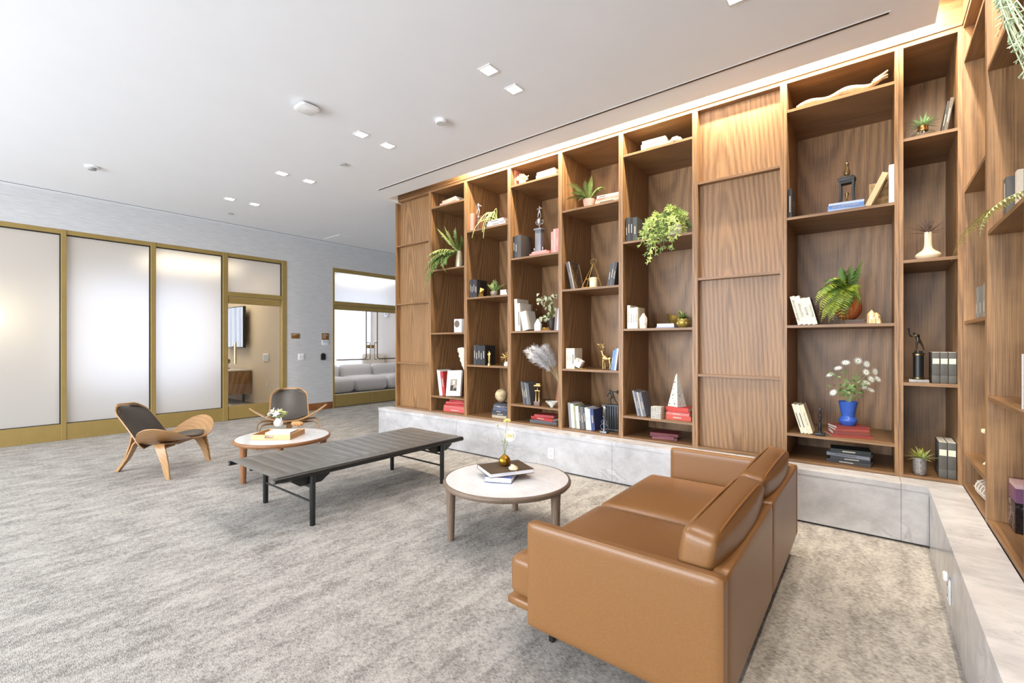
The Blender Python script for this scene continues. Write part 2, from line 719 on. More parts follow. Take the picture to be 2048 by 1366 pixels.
def copy_tree(o, parent=None):
    c = o.copy()
    COL.objects.link(c)
    if parent is not None:
        c.parent = parent
    for ch in list(o.children):
        copy_tree(ch, c)
    return c
# ================================================================== ROOM SHELL
ZC = 3.57            # ceiling
WX = -9.20           # face of the glazed wall
BY = 4.42            # front of the long bookcase
BX = 0.487           # front of the side bookcase
BACK = 5.12
ZP = 0.417           # top of the marble plinth

MB().box(-14.6, -5.2, -0.1, 1.4, 10.2, 0.0).build('floor', carpet_mat)['kind'] = 'structure'

ceil = struct('ceiling')
m = MB().prism([(WX, -5.1), (0.33, -5.1), (0.33, 4.205), (-5.74, 4.205), (-5.74, 9.6), (WX, 9.6)], ZC, ZC + 0.035)
m.build('ceiling_sheet', ceiling_mat, ceil, smooth=0)
MB().box(WX, -5.1, 4.0, 1.3, 9.6, 4.06).build('upper_slab', ceiling_mat, ceil, smooth=0)
MB().box(WX - 0.001, -5.1, 4.0 - 0.43 + 0.036, WX + 0.02, 9.6, 4.0).build('edge_closer', ceiling_mat, ceil, smooth=0)
MB().box(-5.76, 4.205, ZC + 0.036, -5.74, 9.6, 4.0).build('cove_end', ceiling_mat, ceil, smooth=0)
MB().box(0.36 - 6.1, 4.10, ZC + 0.036, 0.30, 4.12, 4.0).build('cove_back', ceiling_mat, ceil, smooth=0)
MB().box(0.22, -5.1, ZC + 0.036, 0.24, 4.12, 4.0).build('cove_back', ceiling_mat, ceil, smooth=0)
for o in ceil.children:
    pass

# wall with the brass-framed glazing (openings left out)
DL0, DL1 = 0.06, 4.352       # glazed run
D20, D21 = 5.342, 7.29       # pair of doors
ZT = 3.05
wl = struct('wall_left')
m = MB()
m.box(WX - 0.14, -5.1, 0, WX, -0.98, ZC + 0.03)
m.box(WX - 0.14, -0.98, ZT, WX, DL1, ZC + 0.03)
m.box(WX - 0.14, DL1, 0, WX, D20, ZC + 0.03)
m.box(WX - 0.14, D20, ZT, WX, D21, ZC + 0.03)
m.box(WX - 0.14, D21, 0, WX, 9.6, ZC + 0.03)
m.build('wall_face', wall_mat, wl, smooth=0)
b = MB().box(WX, DL1 + 0.012, 0.0, WX + 0.014, D20 - 0.002, 0.145).build('baseboard_left', wood('skirting_wood', (120, 72, 36), (172, 112, 62), 'Y'), None, bevel=0.002)
b['kind'] = 'structure'
b = MB().box(WX, D21 + 0.002, 0.0, WX + 0.014, 9.4, 0.145).build('baseboard_left', MATS['skirting_wood'], None, bevel=0.002)
b['kind'] = 'structure'
# painted band and shadow gap where ceiling meets the wall
t = MB().box(WX, -5.0, ZC - 0.012, WX + 0.09, 9.4, ZC - 0.001).build('trim_1', ceiling_mat)
t['kind'] = 'structure'
t = MB().box(WX + 0.09, -5.0, ZC - 0.006, WX + 0.10, 9.4, ZC - 0.001).build('trim_2', M('shadow_gap', (120, 120, 124), 0.9))
t['kind'] = 'structure'

plain_wall = M('plain_wall_paint', (214, 213, 214), 0.85, var=0.01, scale=3)
w = MB().box(-5.74, 5.16, 0, 1.4, 5.3, 4.06).build('wall_front', plain_wall, smooth=0)
w['kind'] = 'structure'
w = MB().box(WX - 0.14, 9.6, 0, -5.6, 9.74, 4.06).build('wall_end', plain_wall, smooth=0)
w['kind'] = 'structure'
w = MB().box(-5.74, 5.3, 0, -5.6, 9.6, 4.06).build('wall_passage', plain_wall, smooth=0)
w['kind'] = 'structure'
w = MB().box(1.24, -5.1, 0, 1.38, 5.3, 4.06).build('wall_right', plain_wall, smooth=0)
w['kind'] = 'structure'
# unseen wall behind the camera, window openings placed to shape the added daylight
wb = struct('wall_back')
m = MB()
m.box(WX, -5.24, 0, 1.3, -5.1, 0.35)
m.box(WX, -5.24, 3.3, 1.3, -5.1, 4.06)
for x in (WX, -6.9, -4.6, -2.3):
    m.box(x, -5.24, 0.35, x + 0.3, -5.1, 3.3)
m.box(0.2, -5.24, 0.35, 1.3, -5.1, 3.3)
m.build('wall_face', plain_wall, wb, smooth=0)

# ------------------------------------------------------------------ glazed run: three etched bays and a door with transom
FD = 0.055
frost_mats = [clear_glass('polished_back', (0.98, 0.98, 0.98), 0.02), frost_mat]


def etched_pane(y0, y1, z0, z1, parent, x=WX - 0.045):
    m = MB()
    v = [(x, y0, z0), (x, y1, z0), (x, y1, z1), (x, y0, z1), (x - 0.012, y0, z0), (x - 0.012, y1, z0), (x - 0.012, y1, z1), (x - 0.012, y0, z1)]
    m.add(v, [(0, 1, 2, 3)], 1)
    m.f += [(4, 7, 6, 5), (0, 4, 5, 1), (1, 5, 6, 2), (2, 6, 7, 3), (3, 7, 4, 0)]
    m.mi += [0] * 5
    o = m.build('pane', None, parent, smooth=0, mats=frost_mats)
    return o


def clear_pane(y0, y1, z0, z1, parent, x=WX - 0.04, name='glass'):
    return MB().box(x - 0.012, y0, z0, x, y1, z1).build(name, glass_mat, parent, smooth=0)


def bar(parent, name, y0, y1, z0, z1, x0=WX - 0.11, x1=WX + 0.012, mat=brass):
    return MB().box(x0, y0, z0, x1, y1, z1).build(name, mat, parent, bevel=0.003, seg=1)


MUL = [(-0.98, -0.92), (0.06, 0.12), (1.121, 1.179), (2.166, 2.233), (3.212, 3.296)]
gasket = M('black_gasket', (20, 20, 20), 0.7)
for i in range(4):
    w = struct('window_%d' % (i + 1), (WX, (MUL[i][1] + MUL[i + 1][0]) / 2, 0))
    w['_o'] = (0, 0, 0)
    w.location = (0, 0, 0)
    a, b_ = MUL[i][1], MUL[i + 1][0]
    bar(w, 'mullion', MUL[i][0], a, 0.0, ZT)
    bar(w, 'head_rail', a, b_, 2.985, ZT, x1=WX + 0.006)
    bar(w, 'kick_panel', a, b_, 0.0, 0.235, x1=WX + 0.006)
    g = MB()
    g.box(WX - 0.06, a, 2.972, WX - 0.02, b_, 2.985).box(WX - 0.06, a, 0.235, WX - 0.02, b_, 0.243)
    g.box(WX - 0.06, b_ - 0.012, 0.243, WX - 0.02, b_, 2.972)
    g.build('gasket', gasket, w, smooth=0)
    etched_pane(a, b_ - 0.012, 0.243, 2.972, w)

d1 = struct('door_1')
a, b_ = 3.296, 4.262
bar(d1, 'mullion', 3.212, a, 0, ZT)
bar(d1, 'jamb', b_, DL1, 0, ZT)
bar(d1, 'head_rail', a, b_, 2.985, ZT, x1=WX + 0.006)
MB().box(WX - 0.06, a, 2.972, WX - 0.02, b_, 2.985).box(WX - 0.06, b_ - 0.012, 2.345, WX - 0.02, b_, 2.972).build('gasket', gasket, d1, smooth=0)
etched_pane(a, b_ - 0.012, 2.345, 2.972, d1)
bar(d1, 'transom_bar', a, b_, 2.265, 2.345)
lf = bar(d1, 'door_top_rail', a + 0.008, b_ - 0.03, 2.14, 2.253, x1=WX)
bar(d1, 'door_kick_panel', a + 0.008, b_ - 0.03, 0.012, 0.25, x1=WX)
clear_pane(a + 0.008, b_ - 0.03, 0.25, 2.14, d1)
m = MB()
m.tube([(WX + 0.07, 3.39, 1.03), (WX + 0.07, 3.39, 1.42)], 0.022, 12)
m.tube([(WX + 0.07, 3.39, 1.10), (WX - 0.03, 3.39, 1.10)], 0.010, 8)
m.tube([(WX + 0.07, 3.39, 1.35), (WX - 0.03, 3.39, 1.35)], 0.010, 8)
tag(m.build('pull_handle', gold, d1), 'round brass pull handle')

d2 = struct('door_2')
bar(d2, 'jamb', D20, D20 + 0.045, 0, ZT)
bar(d2, 'jamb', D21 - 0.045, D21, 0, ZT)
bar(d2, 'head_rail', D20 + 0.045, D21 - 0.045, 2.97, ZT, x1=WX + 0.006)
etched_pane(D20 + 0.045, D21 - 0.045, 2.325, 2.97, d2)
bar(d2, 'transom_bar', D20 + 0.045, D21 - 0.045, 2.243, 2.325)
mid = 6.312
rail_mat = M('bronze_tube', (120, 104, 84), 0.35, 0.7)
for sgn, y0, y1 in ((1, D20 + 0.05, mid - 0.004), (-1, mid + 0.004, D21 - 0.05)):
    bar(d2, 'door_top_rail', y0, y1, 2.148, 2.236, x1=WX)
    bar(d2, 'door_kick_panel', y0, y1, 0.015, 0.275, x1=WX)
    clear_pane(y0, y1, 0.275, 2.148, d2)
    inner, outer = (y1, y0) if sgn > 0 else (y0, y1)
    xv = inner - sgn * 0.145
    pts = [(WX + 0.03, xv, 2.16), (WX + 0.03, xv, 1.10)]
    for k in range(7):
        t_ = k / 6 * PI / 2
        pts.append((WX + 0.03, xv - sgn * 0.06 * (1 - math.cos(t_)), 1.10 - 0.06 * math.sin(t_)))
    pts.append((WX + 0.03, outer + sgn * 0.06, 1.04))
    m = MB().tube(pts, 0.014, 8)
    m.box(WX - 0.03, outer + sgn * 0.06 - 0.01, 1.03, WX + 0.04, outer + sgn * 0.06 + 0.01, 1.05)
    m.build('push_bar', rail_mat, d2)
    yp = inner - sgn * 0.055
    m = MB().tube([(WX - 0.03, yp - sgn * 0.06, 1.42), (WX + 0.05, yp - sgn * 0.06, 1.42), (WX + 0.05, yp, 1.42), (WX + 0.05, yp, 1.03), (WX + 0.05, yp - sgn * 0.06, 1.03), (WX - 0.03, yp - sgn * 0.06, 1.03)], 0.009, 8)
    m.build('pull_handle', rail_mat, d2)
    MB().box(WX - 0.02, yp - 0.055, 1.29, WX + 0.012, yp + 0.03, 1.37).build('lock', gold, d2, bevel=0.003)

# ------------------------------------------------------------------ things fixed to the grey wall
sign_brown = M('sign_brown', (132, 92, 44), 0.45, 0.2)
sign_txt = M('sign_lettering', (232, 220, 200), 0.6)
dark_txt = M('dark_lettering', (60, 60, 66), 0.6)
RW = (PI / 2, 0, PI / 2)


def wall_sign(y0, y1, z0, z1, mat, label, lines, tmat, size, th=0.012):
    s = thing('door_sign', label, 'sign', (WX + 0.001, (y0 + y1) / 2, z0))
    MB().box(0, y0 - (y0 + y1) / 2, 0, th, y1 - (y0 + y1) / 2, z1 - z0).build('plate', mat, s, bevel=0.002)
    for k, ln in enumerate(lines):
        text_mesh('lettering', ln, size, tmat, s, (th + 0.0012, y0 - (y0 + y1) / 2 + 0.014, z1 - z0 - size * (0.85 + k * 1.0)), RW)
    return s


wall_sign(4.445, 4.612, 1.503, 1.610, sign_brown, 'wide brown room sign on grey wall beside the single brass door', ['CONFERENCE', 'ROOM'], sign_txt, 0.0215)
wall_sign(5.095, 5.25, 1.482, 1.622, sign_brown, 'squarer brown room sign above white notice by the double doors', ['GAMES', 'LOUNGE +', 'CLUB', 'ROOM'], sign_txt, 0.026)
wall_sign(5.095, 5.25, 1.366, 1.474, M('sign_white', (226, 228, 236), 0.5), 'white notice plate directly under the squarer brown sign', ['MAX', 'OCCUPANCY', '49'], dark_txt, 0.0205)
s = thing('light_switch', 'white double light switch on the grey wall', 'switch', (WX + 0.001, 4.65, 1.062))
MB().box(0, -0.068, 0, 0.008, 0.068, 0.133).build('cover_plate', white_mat, s, bevel=0.003)
for yy in (-0.026, 0.026):
    MB().box(0.008, yy - 0.017, 0.032, 0.013, yy + 0.017, 0.10).build('rocker', M('switch_rocker', (222, 222, 222), 0.4), s, bevel=0.002)
s = thing('card_reader', 'black arched card reader on the grey wall', 'card reader', (WX + 0.001, 5.118, 1.052))
poly = [(-0.046, 0), (0.046, 0)] + [(0.046 * math.cos(a * PI / 12), 0.10 + 0.046 * math.sin(a * PI / 12)) for a in range(13)]
m = MB().prism([(p[0], p[1]) for p in poly], 0, 0.03, 'X')
m.build('housing', black_mat, s, bevel=0.003)
MB().prism([(p[0] * 0.5, 0.105 + (p[1] - 0.1) * 0.45 if p[1] > 0.05 else 0.07) for p in poly], 0.030, 0.032, 'X').build('sensor_window', M('dark_glass', (12, 12, 14), 0.1), s)

# ------------------------------------------------------------------ ceiling fixtures
lamp_face = emit('lamp_lens', (1.0, 0.86, 0.66), 26)
trim_white = M('trim_white', (228, 228, 228), 0.5, var=0.01)
DOWN = [(-2.39, 2.72), (-2.40, 3.06), (-4.16, 2.735), (-4.165, 3.075), (-5.905, 2.74), (-5.905, 3.095), (-7.56, 2.735), (-7.545, 3.08), (-0.67, 3.10), (-0.67, 2.73)]
WHERE = ['pair above the bench and far coffee table', 'pair over the bench', 'pair near the round ceiling speaker']
rowname = ['second', 'second', 'third', 'third', 'fourth', 'fourth', 'last', 'last', 'first', 'first']
for i, (x, y) in enumerate(DOWN):
    near = 'bookcase side' if (y > 2.9) else 'open side'
    lab = 'square recessed downlight, %s lamp of the %s pair along the ceiling' % (near, rowname[i])
    s = thing('ceiling_downlight', lab, 'ceiling light', (x, y, ZC - 0.001), group='square downlights in pairs')
    m = MB()
    w, q = 0.062, 0.05
    m.box(-w, -w, -0.006, w, -q, 0).box(-w, q, -0.006, w, w, 0).box(-w, -q, -0.006, -q, q, 0).box(q, -q, -0.006, w, q, 0)
    m.build('trim_ring', trim_white, s, smooth=0)
    MB().box(-q, -q, -0.003, q, q, -0.001).build('lens', lamp_face, s, smooth=0)
    d = bpy.data.lights.new('downlight_beam', 'SPOT')
    d.energy = 34
    d.color = (1.0, 0.97, 0.94)
    d.spot_size = math.radians(105)
    d.spot_blend = 0.7
    d.shadow_soft_size = 0.05
    o = bpy.data.objects.new('downlight_beam', d)
    COL.objects.link(o)
    o.location = (x, y, ZC - 0.03)

s = thing('wireless_access_point', 'flat white square wireless access point on the ceiling', 'access point', (-4.05, 2.10, ZC - 0.001))
m = MB()
pts = []
for k in range(32):
    a = 2 * PI * k / 32
    ca, sa = math.cos(a), math.sin(a)
    e = 0.35
    pts.append((0.088 * math.copysign(abs(ca) ** e, ca), 0.088 * math.copysign(abs(sa) ** e, sa)))
m.prism([(p[0] * 0.82, p[1] * 0.82) for p in pts], -0.016, 0)
m.build('mount', M('grey_plastic', (150, 150, 150), 0.5), s)
m = MB().prism(pts, -0.042, -0.016)
m.build('cover', white_mat, s, bevel=0.004)
MB().lathe([(0.004, -0.0435), (0.004, -0.042)], 12).build('status_lamp', M('grey_plastic', (150, 150, 150), 0.5), s)
s = thing('ceiling_speaker', 'round white speaker fixed flat on the ceiling', 'speaker', (-3.29, 3.05, ZC - 0.001))
MB().lathe([(0.055, 0), (0.058, -0.01), (0.055, -0.03), (0.048, -0.034)], 32).build('rim', white_mat, s)
MB().lathe([(0.0, -0.0355), (0.047, -0.0345), (0.047, -0.033)], 32).build('grille', M('speaker_grille', (200, 200, 200), 0.8), s)
for (u, v), lab in (((687, 328), 'small round sprinkler cover on the ceiling beyond the round speaker'), ((461, 427), 'small sprinkler cover near the farthest pair of downlights')):
    p = at_z(u, v, ZC)
    s = thing('sprinkler_cover', lab, 'sprinkler', (p.x, p.y, ZC - 0.001), group='flat sprinkler covers')
    MB().lathe([(0.03, 0), (0.034, -0.004), (0.036, -0.01)], 24).build('collar', M('grey_plastic', (150, 150, 150), 0.5), s)
    MB().lathe([(0.042, -0.010), (0.042, -0.014), (0.0, -0.015)], 24).build('cover_plate', M('sprinkler_plate', (196, 196, 198), 0.5), s)
p = at_z(184, 333, ZC)
s = thing('smoke_detector', 'low round white smoke detector on the ceiling near the glazed wall', 'smoke detector', (p.x, p.y, ZC - 0.001))
MB().lathe([(0.07, 0), (0.072, -0.012), (0.05, -0.02)], 28).build('base_ring', white_mat, s)
MB().lathe([(0.045, -0.021), (0.04, -0.042), (0.0, -0.046)], 28).build('sensor_cap', M('grey_plastic', (150, 150, 150), 0.5), s)
s = thing('slot_diffuser', 'long thin black slot air diffuser in the ceiling before the bookcase', 'air diffuser', (-2.7, 3.878, ZC - 0.001))
MB().box(-2.78, -0.011, -0.0035, 2.78, 0.011, 0.0).build('slot', black_mat, s, smooth=0)
MB().box(-2.79, 0.011, -0.003, 2.79, 0.016, 0.0).box(-2.79, -0.016, -0.003, 2.79, -0.011, 0).build('flange', trim_white, s, smooth=0)
p = at_z(690, 478, ZC)
s = thing('access_panel', 'square white flush access panel in the ceiling by the far wall', 'access panel', (p.x, p.y, ZC - 0.001))
MB().box(-0.3, -0.3, -0.003, 0.3, 0.3, 0).build('frame', trim_white, s, smooth=0)
MB().box(-0.285, -0.285, -0.006, 0.285, 0.285, -0.003).build('hatch', ceiling_mat, s, smooth=0)

# ================================================================== MARBLE PLINTH
pl = struct('marble_plinth')
FY, FX = 4.214, 0.301
g = 0.0009
xs = [-5.945, -4.267, -2.057, 0.153, FX]
m_core = MB().box(-5.93, FY + 0.02, 0.0, BX, BACK, ZP - 0.035).box(FX + 0.02, 0.0, 0.0, 1.24, FY + 0.02, ZP - 0.035)
m_core.build('core', M('plinth_core', (70, 70, 72), 0.8), pl, smooth=0)
for i in range(4):
    MB().box(xs[i] + g, FY, 0.014, xs[i + 1] - g, FY + 0.02, ZP - 0.041).build('front_slab', grey_marble, pl, bevel=0.001, seg=1)
MB().box(-5.945, FY + 0.021, 0.014, -5.925, 5.16, ZP - 0.041).build('end_slab', grey_marble, pl, bevel=0.001, seg=1)
xt = [-5.95, -4.6, -3.3, -2.057, -0.95, 0.153, FX]
for i in range(6):
    a, b_ = xt[i], xt[i + 1]
    if i == 5:
        MB().prism([(a + g, FY - 0.006), (FX - 0.006, FY - 0.006), (BX, BY - 0.002), (a + g, BY - 0.002)], ZP - 0.04, ZP).build('top_slab', grey_marble, pl, smooth=0)
    else:
        MB().box(a + g, FY - 0.006, ZP - 0.04, b_ - g, BY - 0.002, ZP).build('top_slab', grey_marble, pl, bevel=0.001, seg=1)
ys = [FY - 0.006, 3.577, 2.705, 1.835, 0.965, 0.0]
for i in range(5):
    a, b_ = ys[i], ys[i + 1]
    if i == 0:
        MB().prism([(FX - 0.006, a - 0.001), (FX - 0.006, b_ + g), (BX - 0.002, b_ + g), (BX - 0.002, BY - 0.01)], ZP - 0.04, ZP).build('top_slab', grey_marble, pl, smooth=0)
    else:
        MB().box(FX - 0.006, b_ + g, ZP - 0.04, BX - 0.002, a - g, ZP).build('top_slab', grey_marble, pl, bevel=0.001, seg=1)
ysf = [FY - 0.001, 2.0, 0.0]
for i in range(2):
    MB().box(FX, ysf[i + 1] + g, 0.004, FX + 0.02, ysf[i] - g, ZP - 0.041).build('front_slab', grey_marble, pl, bevel=0.001, seg=1)

slot_mat = M('outlet_slot', (60, 60, 60), 0.6)


def outlet(label, loc, rotz, adapter=False):
    s = thing('wall_outlet', label, 'power outlet', loc, rotz)
    MB().box(-0.038, -0.007, -0.06, 0.038, 0, 0.06).build('cover_plate', white_mat, s, bevel=0.003)
    for z in (-0.027, 0.027):
        MB().box(-0.02, -0.0095, z - 0.019, 0.02, -0.007, z + 0.019).build('socket_face', M('socket_face', (226, 226, 226), 0.4), s, bevel=0.002)
        MB().box(-0.009, -0.0105, z - 0.004, -0.006, -0.0096, z + 0.008).box(0.006, -0.0105, z - 0.004, 0.009, -0.0096, z + 0.008).build('slots', slot_mat, s, smooth=0)
    if adapter:
        m = MB().pillow(0.0, -0.018, 0.068, 0.018, 0.010, 0.022, 0.009, 4)
        m.build('plug_adapter', white_mat, s)
    return s


outlet('white power outlet on the marble plinth behind the round coffee table', (-2.785, FY - 0.0005, 0.188), 0)
outlet('white power outlet with plug adapter on the side marble plinth', (FX - 0.0005, 3.145, 0.165), -PI / 2, True)

# ================================================================== BOOKCASES
ZTOP = 3.60
TH = 0.024
A_S = [3.34, 2.441, 1.541, 0.641]     # shelf centres, one rhythm
B_S = [2.895, 2.001, 1.102]           # and the other
ST = 0.011


def cabinet(label, x0, x1, shelves, panelled=False, back_x=None):
    """one tall unit in its own frame: x across, y into depth from the front, z up from the plinth"""
    w = x1 - x0
    s = thing('bookcase_unit', label, 'bookcase', ((x0 + x1) / 2, BY, ZP + 0.001), group='tall walnut shelf units')
    return s, w


def fill_unit(s, w, D, shelves, panelled=False, wmat=(walnut, walnut_x)):
    up, al = wmat
    h = ZTOP - ZP - 0.002
    hw = w / 2 - 0.0008
    up_l = MB().box(-hw, 0, 0, -hw + TH, D, h).build('side_panel', up, s, smooth=0)
    MB().box(hw - TH, 0, 0, hw, D, h).build('side_panel', up, s, smooth=0)
    MB().box(-hw + TH, 0.002, 0, hw - TH, D, 0.02).build('bottom_panel', al, s, smooth=0)
    MB().box(-hw + TH, 0, h - 0.026, hw - TH, D, h).build('top_panel', al, s, smooth=0)
    if panelled:
        zs = [0.02] + sorted(z - ZP for z in shelves) + [h - 0.026]
        for i in range(len(zs) - 1):
            MB().box(-hw + TH, 0.07, zs[i] + (ST if i else 0), hw - TH, 0.09, zs[i + 1] - (ST if i < len(zs) - 2 else 0)).build('door_panel', up, s, smooth=0)
        for z in shelves:
            MB().box(-hw + TH, 0.004, z - ZP - ST, hw - TH, 0.07, z - ZP + ST).build('rail', al, s, smooth=0)
    else:
        MB().box(-hw + TH, D - 0.014, 0.02, hw - TH, D, h - 0.026).build('back_panel', up, s, smooth=0)
        for z in shelves:
            MB().box(-hw + TH, 0.003, z - ZP - ST, hw - TH, D - 0.014, z - ZP + ST).build('shelf', al, s, smooth=0)


XS = [-5.806, -5.012, -4.30, -3.546, -2.80, -2.057, -1.312, -0.592, 0.1485, 0.4865]
KIND = ['P', 'A', 'B', 'A', 'B', 'A', 'P', 'A', 'B']
ULAB = ['narrow panelled walnut end unit beside the passage',
        'walnut shelf unit holding the white cube speaker and tall fern vase',
        'walnut shelf unit holding the globe and gold statuette',
        'walnut shelf unit holding the tall silver cup trophy and pampas plume',
        'walnut shelf unit holding the gold deer and wire candle lantern',
        'walnut shelf unit holding the white obelisk and bushy hanging plant',
        'panelled walnut unit without shelves behind the sofa',
        'wide walnut shelf unit holding the blue vase of daisies',
        'walnut corner shelf unit holding the slim white bottle vase']
for i in range(9):
    s = thing('bookcase_unit', ULAB[i], 'bookcase', ((XS[i] + XS[i + 1]) / 2, BY, ZP + 0.001), group='tall walnut shelf units')
    fill_unit(s, XS[i + 1] - XS[i], BACK - BY, {'A': A_S, 'B': B_S, 'P': B_S}[KIND[i]], KIND[i] == 'P')

YS = [4.417, 3.595, 2.765, 1.935, 1.105, 0.275]
SLAB = ['side walnut shelf unit in the corner holding thin grey books',
        'side walnut shelf unit holding the black marble art book',
        'side walnut shelf unit third from the corner',
        'side walnut shelf unit fourth from the corner',
        'side walnut shelf unit farthest from the corner']
for i in range(5):
    s = thing('bookcase_unit', SLAB[i], 'bookcase', (BX, (YS[i] + YS[i + 1]) / 2, ZP + 0.001), -PI / 2, group='tall walnut shelf units')
    fill_unit(s, YS[i] - YS[i + 1], 0.72, A_S if i % 2 == 0 else B_S)

# fascia above the units, lit by the cove
c = struct('trim_3')
MB().box(-5.806, BY - 0.004, 3.611, -4.05, BY + 0.02, 4.0).build('fascia_board', walnut_x, c, smooth=0)
MB().box(-4.048, BY - 0.004, 3.611, -1.9, BY + 0.02, 4.0).build('fascia_board', walnut_x, c, smooth=0)
MB().box(-1.898, BY - 0.004, 3.611, BX - 0.004, BY + 0.02, 4.0).build('fascia_board', walnut_x, c, smooth=0)
MB().box(BX - 0.004, 2.3, 3.611, BX + 0.02, BY - 0.006, 4.0).build('fascia_board', walnut_y, c, smooth=0)
MB().box(BX - 0.004, 0.27, 3.611, BX + 0.02, 2.298, 4.0).build('fascia_board', walnut_y, c, smooth=0)
MB().box(-5.80, BY + 0.006, 3.601, BX, BY + 0.02, 3.611).box(BX + 0.006, 0.275, 3.601, BX + 0.02, BY, 3.611).build('shadow_reveal', walnut_x, c, smooth=0)
MB().box(-5.806, BY + 0.02, 3.61, -5.786, BACK, 4.0).build('fascia_board', walnut_y, c, smooth=0)
MB().box(BX - 0.0005, BY + 0.0, ZP, BX + 0.02, BY + 0.02, 3.6).build('corner_post', walnut, c, smooth=0)

# ================================================================== ROOMS BEHIND THE GLASS
RC = 4.66      # face of the side wall in the meeting room
w = MB().box(-14.5, RC, 0, WX - 0.141, RC + 0.14, 3.4).build('wall_meeting_side', beige_wall, smooth=0)
w['kind'] = 'structure'
w = MB().box(-14.5, -1.5, 0, WX - 0.141, -1.36, 3.4).build('wall_meeting_end', beige_wall, smooth=0)
w['kind'] = 'structure'
w = MB().box(-14.5, -1.4, 3.15, WX - 0.141, RC, 3.2).build('ceiling_meeting', M('meeting_ceiling', (222, 206, 178), 0.9), smooth=0)
w['kind'] = 'structure'
ww = struct('wall_meeting_window')
m = MB().box(-14.5, -1.4, 0, -14.4, 2.0, 3.15).box(-14.5, 4.3, 0, -14.4, RC, 3.15).box(-14.5, 2.0, 0, -14.4, 4.3, 0.25).box(-14.5, 2.0, 3.0, -14.4, 4.3, 3.15)
m.build('wall_face', beige_wall, ww, smooth=0)
curtain_mat = M('sheer_curtain', (240, 242, 248), 0.9, var=0.02, scale=20)
_nt = curtain_mat.node_tree
_b = _nt.nodes['Principled BSDF']
_tl = _nt.nodes.new('ShaderNodeBsdfTranslucent')
_tl.inputs['Color'].default_value = (0.92, 0.94, 1, 1)
_mx = _nt.nodes.new('ShaderNodeMixShader')
_mx.inputs[0].default_value = 0.6
_nt.links.new(_b.outputs[0], _mx.inputs[1])
_nt.links.new(_tl.outputs[0], _mx.inputs[2])
_nt.links.new(_mx.outputs[0], _nt.nodes['Material Output'].inputs['Surface'])


def curtain(label, x, y0, y1, z0, z1, folds):
    s = thing('sheer_curtain', label, 'curtain', (x, (y0 + y1) / 2, z0))
    w, h = y1 - y0, z1 - z0

    def fn(a, b):
        amp = 0.035 * (0.45 + 0.55 * (1 - b))
        return (amp * math.sin(a * folds * 2 * PI) + 0.012 * math.sin(a * folds * 5.1), -w / 2 + w * a, b * h)
    MB().sheet(fn, folds * 8, 4, 0.002).build('drape', curtain_mat, s, smooth=80)
    MB().tube([(0, -w / 2 - 0.1, h + 0.01), (0, w / 2 + 0.1, h + 0.01)], 0.012, 8).build('rail', white_mat, s)
    return s


sky_pane = emit('daylight_window', (0.92, 0.96, 1.0), 1.8)
wn = struct('window_5')
MB().box(-14.45, 2.0, 0.25, -14.44, 4.3, 3.0).build('pane', sky_pane, wn, smooth=0)
curtain('white sheer curtain across the meeting room window', -14.2, 1.9, 4.35, 0.02, 3.0, 22)
# wall screen, credenza, thermostat and outlet seen through the single door
s = thing('wall_screen', 'black flat screen television mounted on the beige meeting room wall', 'television', (-12.5, RC - 0.001, 1.30))
MB().box(-0.2, -0.10, 0.3, 0.2, 0, 0.7).build('wall_bracket', black_mat, s, smooth=0)
MB().box(-0.85, -0.16, 0, 0.85, -0.10, 0.99).build('housing', M('screen_housing', (18, 20, 22), 0.4), s, bevel=0.005)
MB().box(-0.83, -0.163, 0.02, 0.83, -0.160, 0.97).build('display', M('screen_glass', (10, 12, 14), 0.03, Specular_IOR_Level=1.0, Coat_Weight=1.0, Coat_IOR=3.0), s, smooth=0)
s = thing('credenza', 'low walnut credenza on slim metal legs in the meeting room', 'cabinet', (-12.6, RC - 0.02, 0))
MB().box(-1.05, -0.46, 0.22, 1.05, 0, 0.76).build('carcass', walnut, s, bevel=0.004)
for k in range(3):
    MB().box(-1.04 + k * 0.695, -0.48, 0.23, -1.04 + k * 0.695 + 0.688, -0.461, 0.75).build('door', walnut, s, bevel=0.002)
MB().box(-1.07, -0.50, 0.761, 1.07, 0, 0.785).build('top', M('credenza_top', (208, 204, 198), 0.4), s, bevel=0.002)
for x in (-0.85, 0.75):
    for y in (-0.42, -0.06):
        MB().box(x - 0.02, y - 0.02, 0, x + 0.02, y + 0.02, 0.22).build('leg', dark_metal, s, smooth=0)
s = thing('thermostat', 'white square thermostat on the beige wall seen through the single door', 'thermostat', (-10.8, RC - 0.001, 1.0))
MB().box(-0.13, -0.02, 0, 0.13, 0, 0.17).build('housing', white_mat, s, bevel=0.004)
MB().box(-0.09, -0.023, 0.025, 0.09, -0.02, 0.145).build('display', M('thermostat_display', (170, 174, 176), 0.4), s, smooth=0)
outlet('white outlet low on the beige wall seen through the single door', (-10.75, RC - 0.001, 0.47), 0)
s = thing('glass_phone', 'small black tabletop camera on the credenza by the door handle', 'camera', (-12.35, RC - 0.25, 0.787))
MB().lathe([(0.06, 0), (0.06, 0.012), (0.012, 0.02), (0.012, 0.12)], 16).build('stand', black_mat, s)
MB().pillow(0, 0, 0.18, 0.07, 0.06, 0.06, 0.05, 5).build('head', black_mat, s)
s.name = 'table_camera'
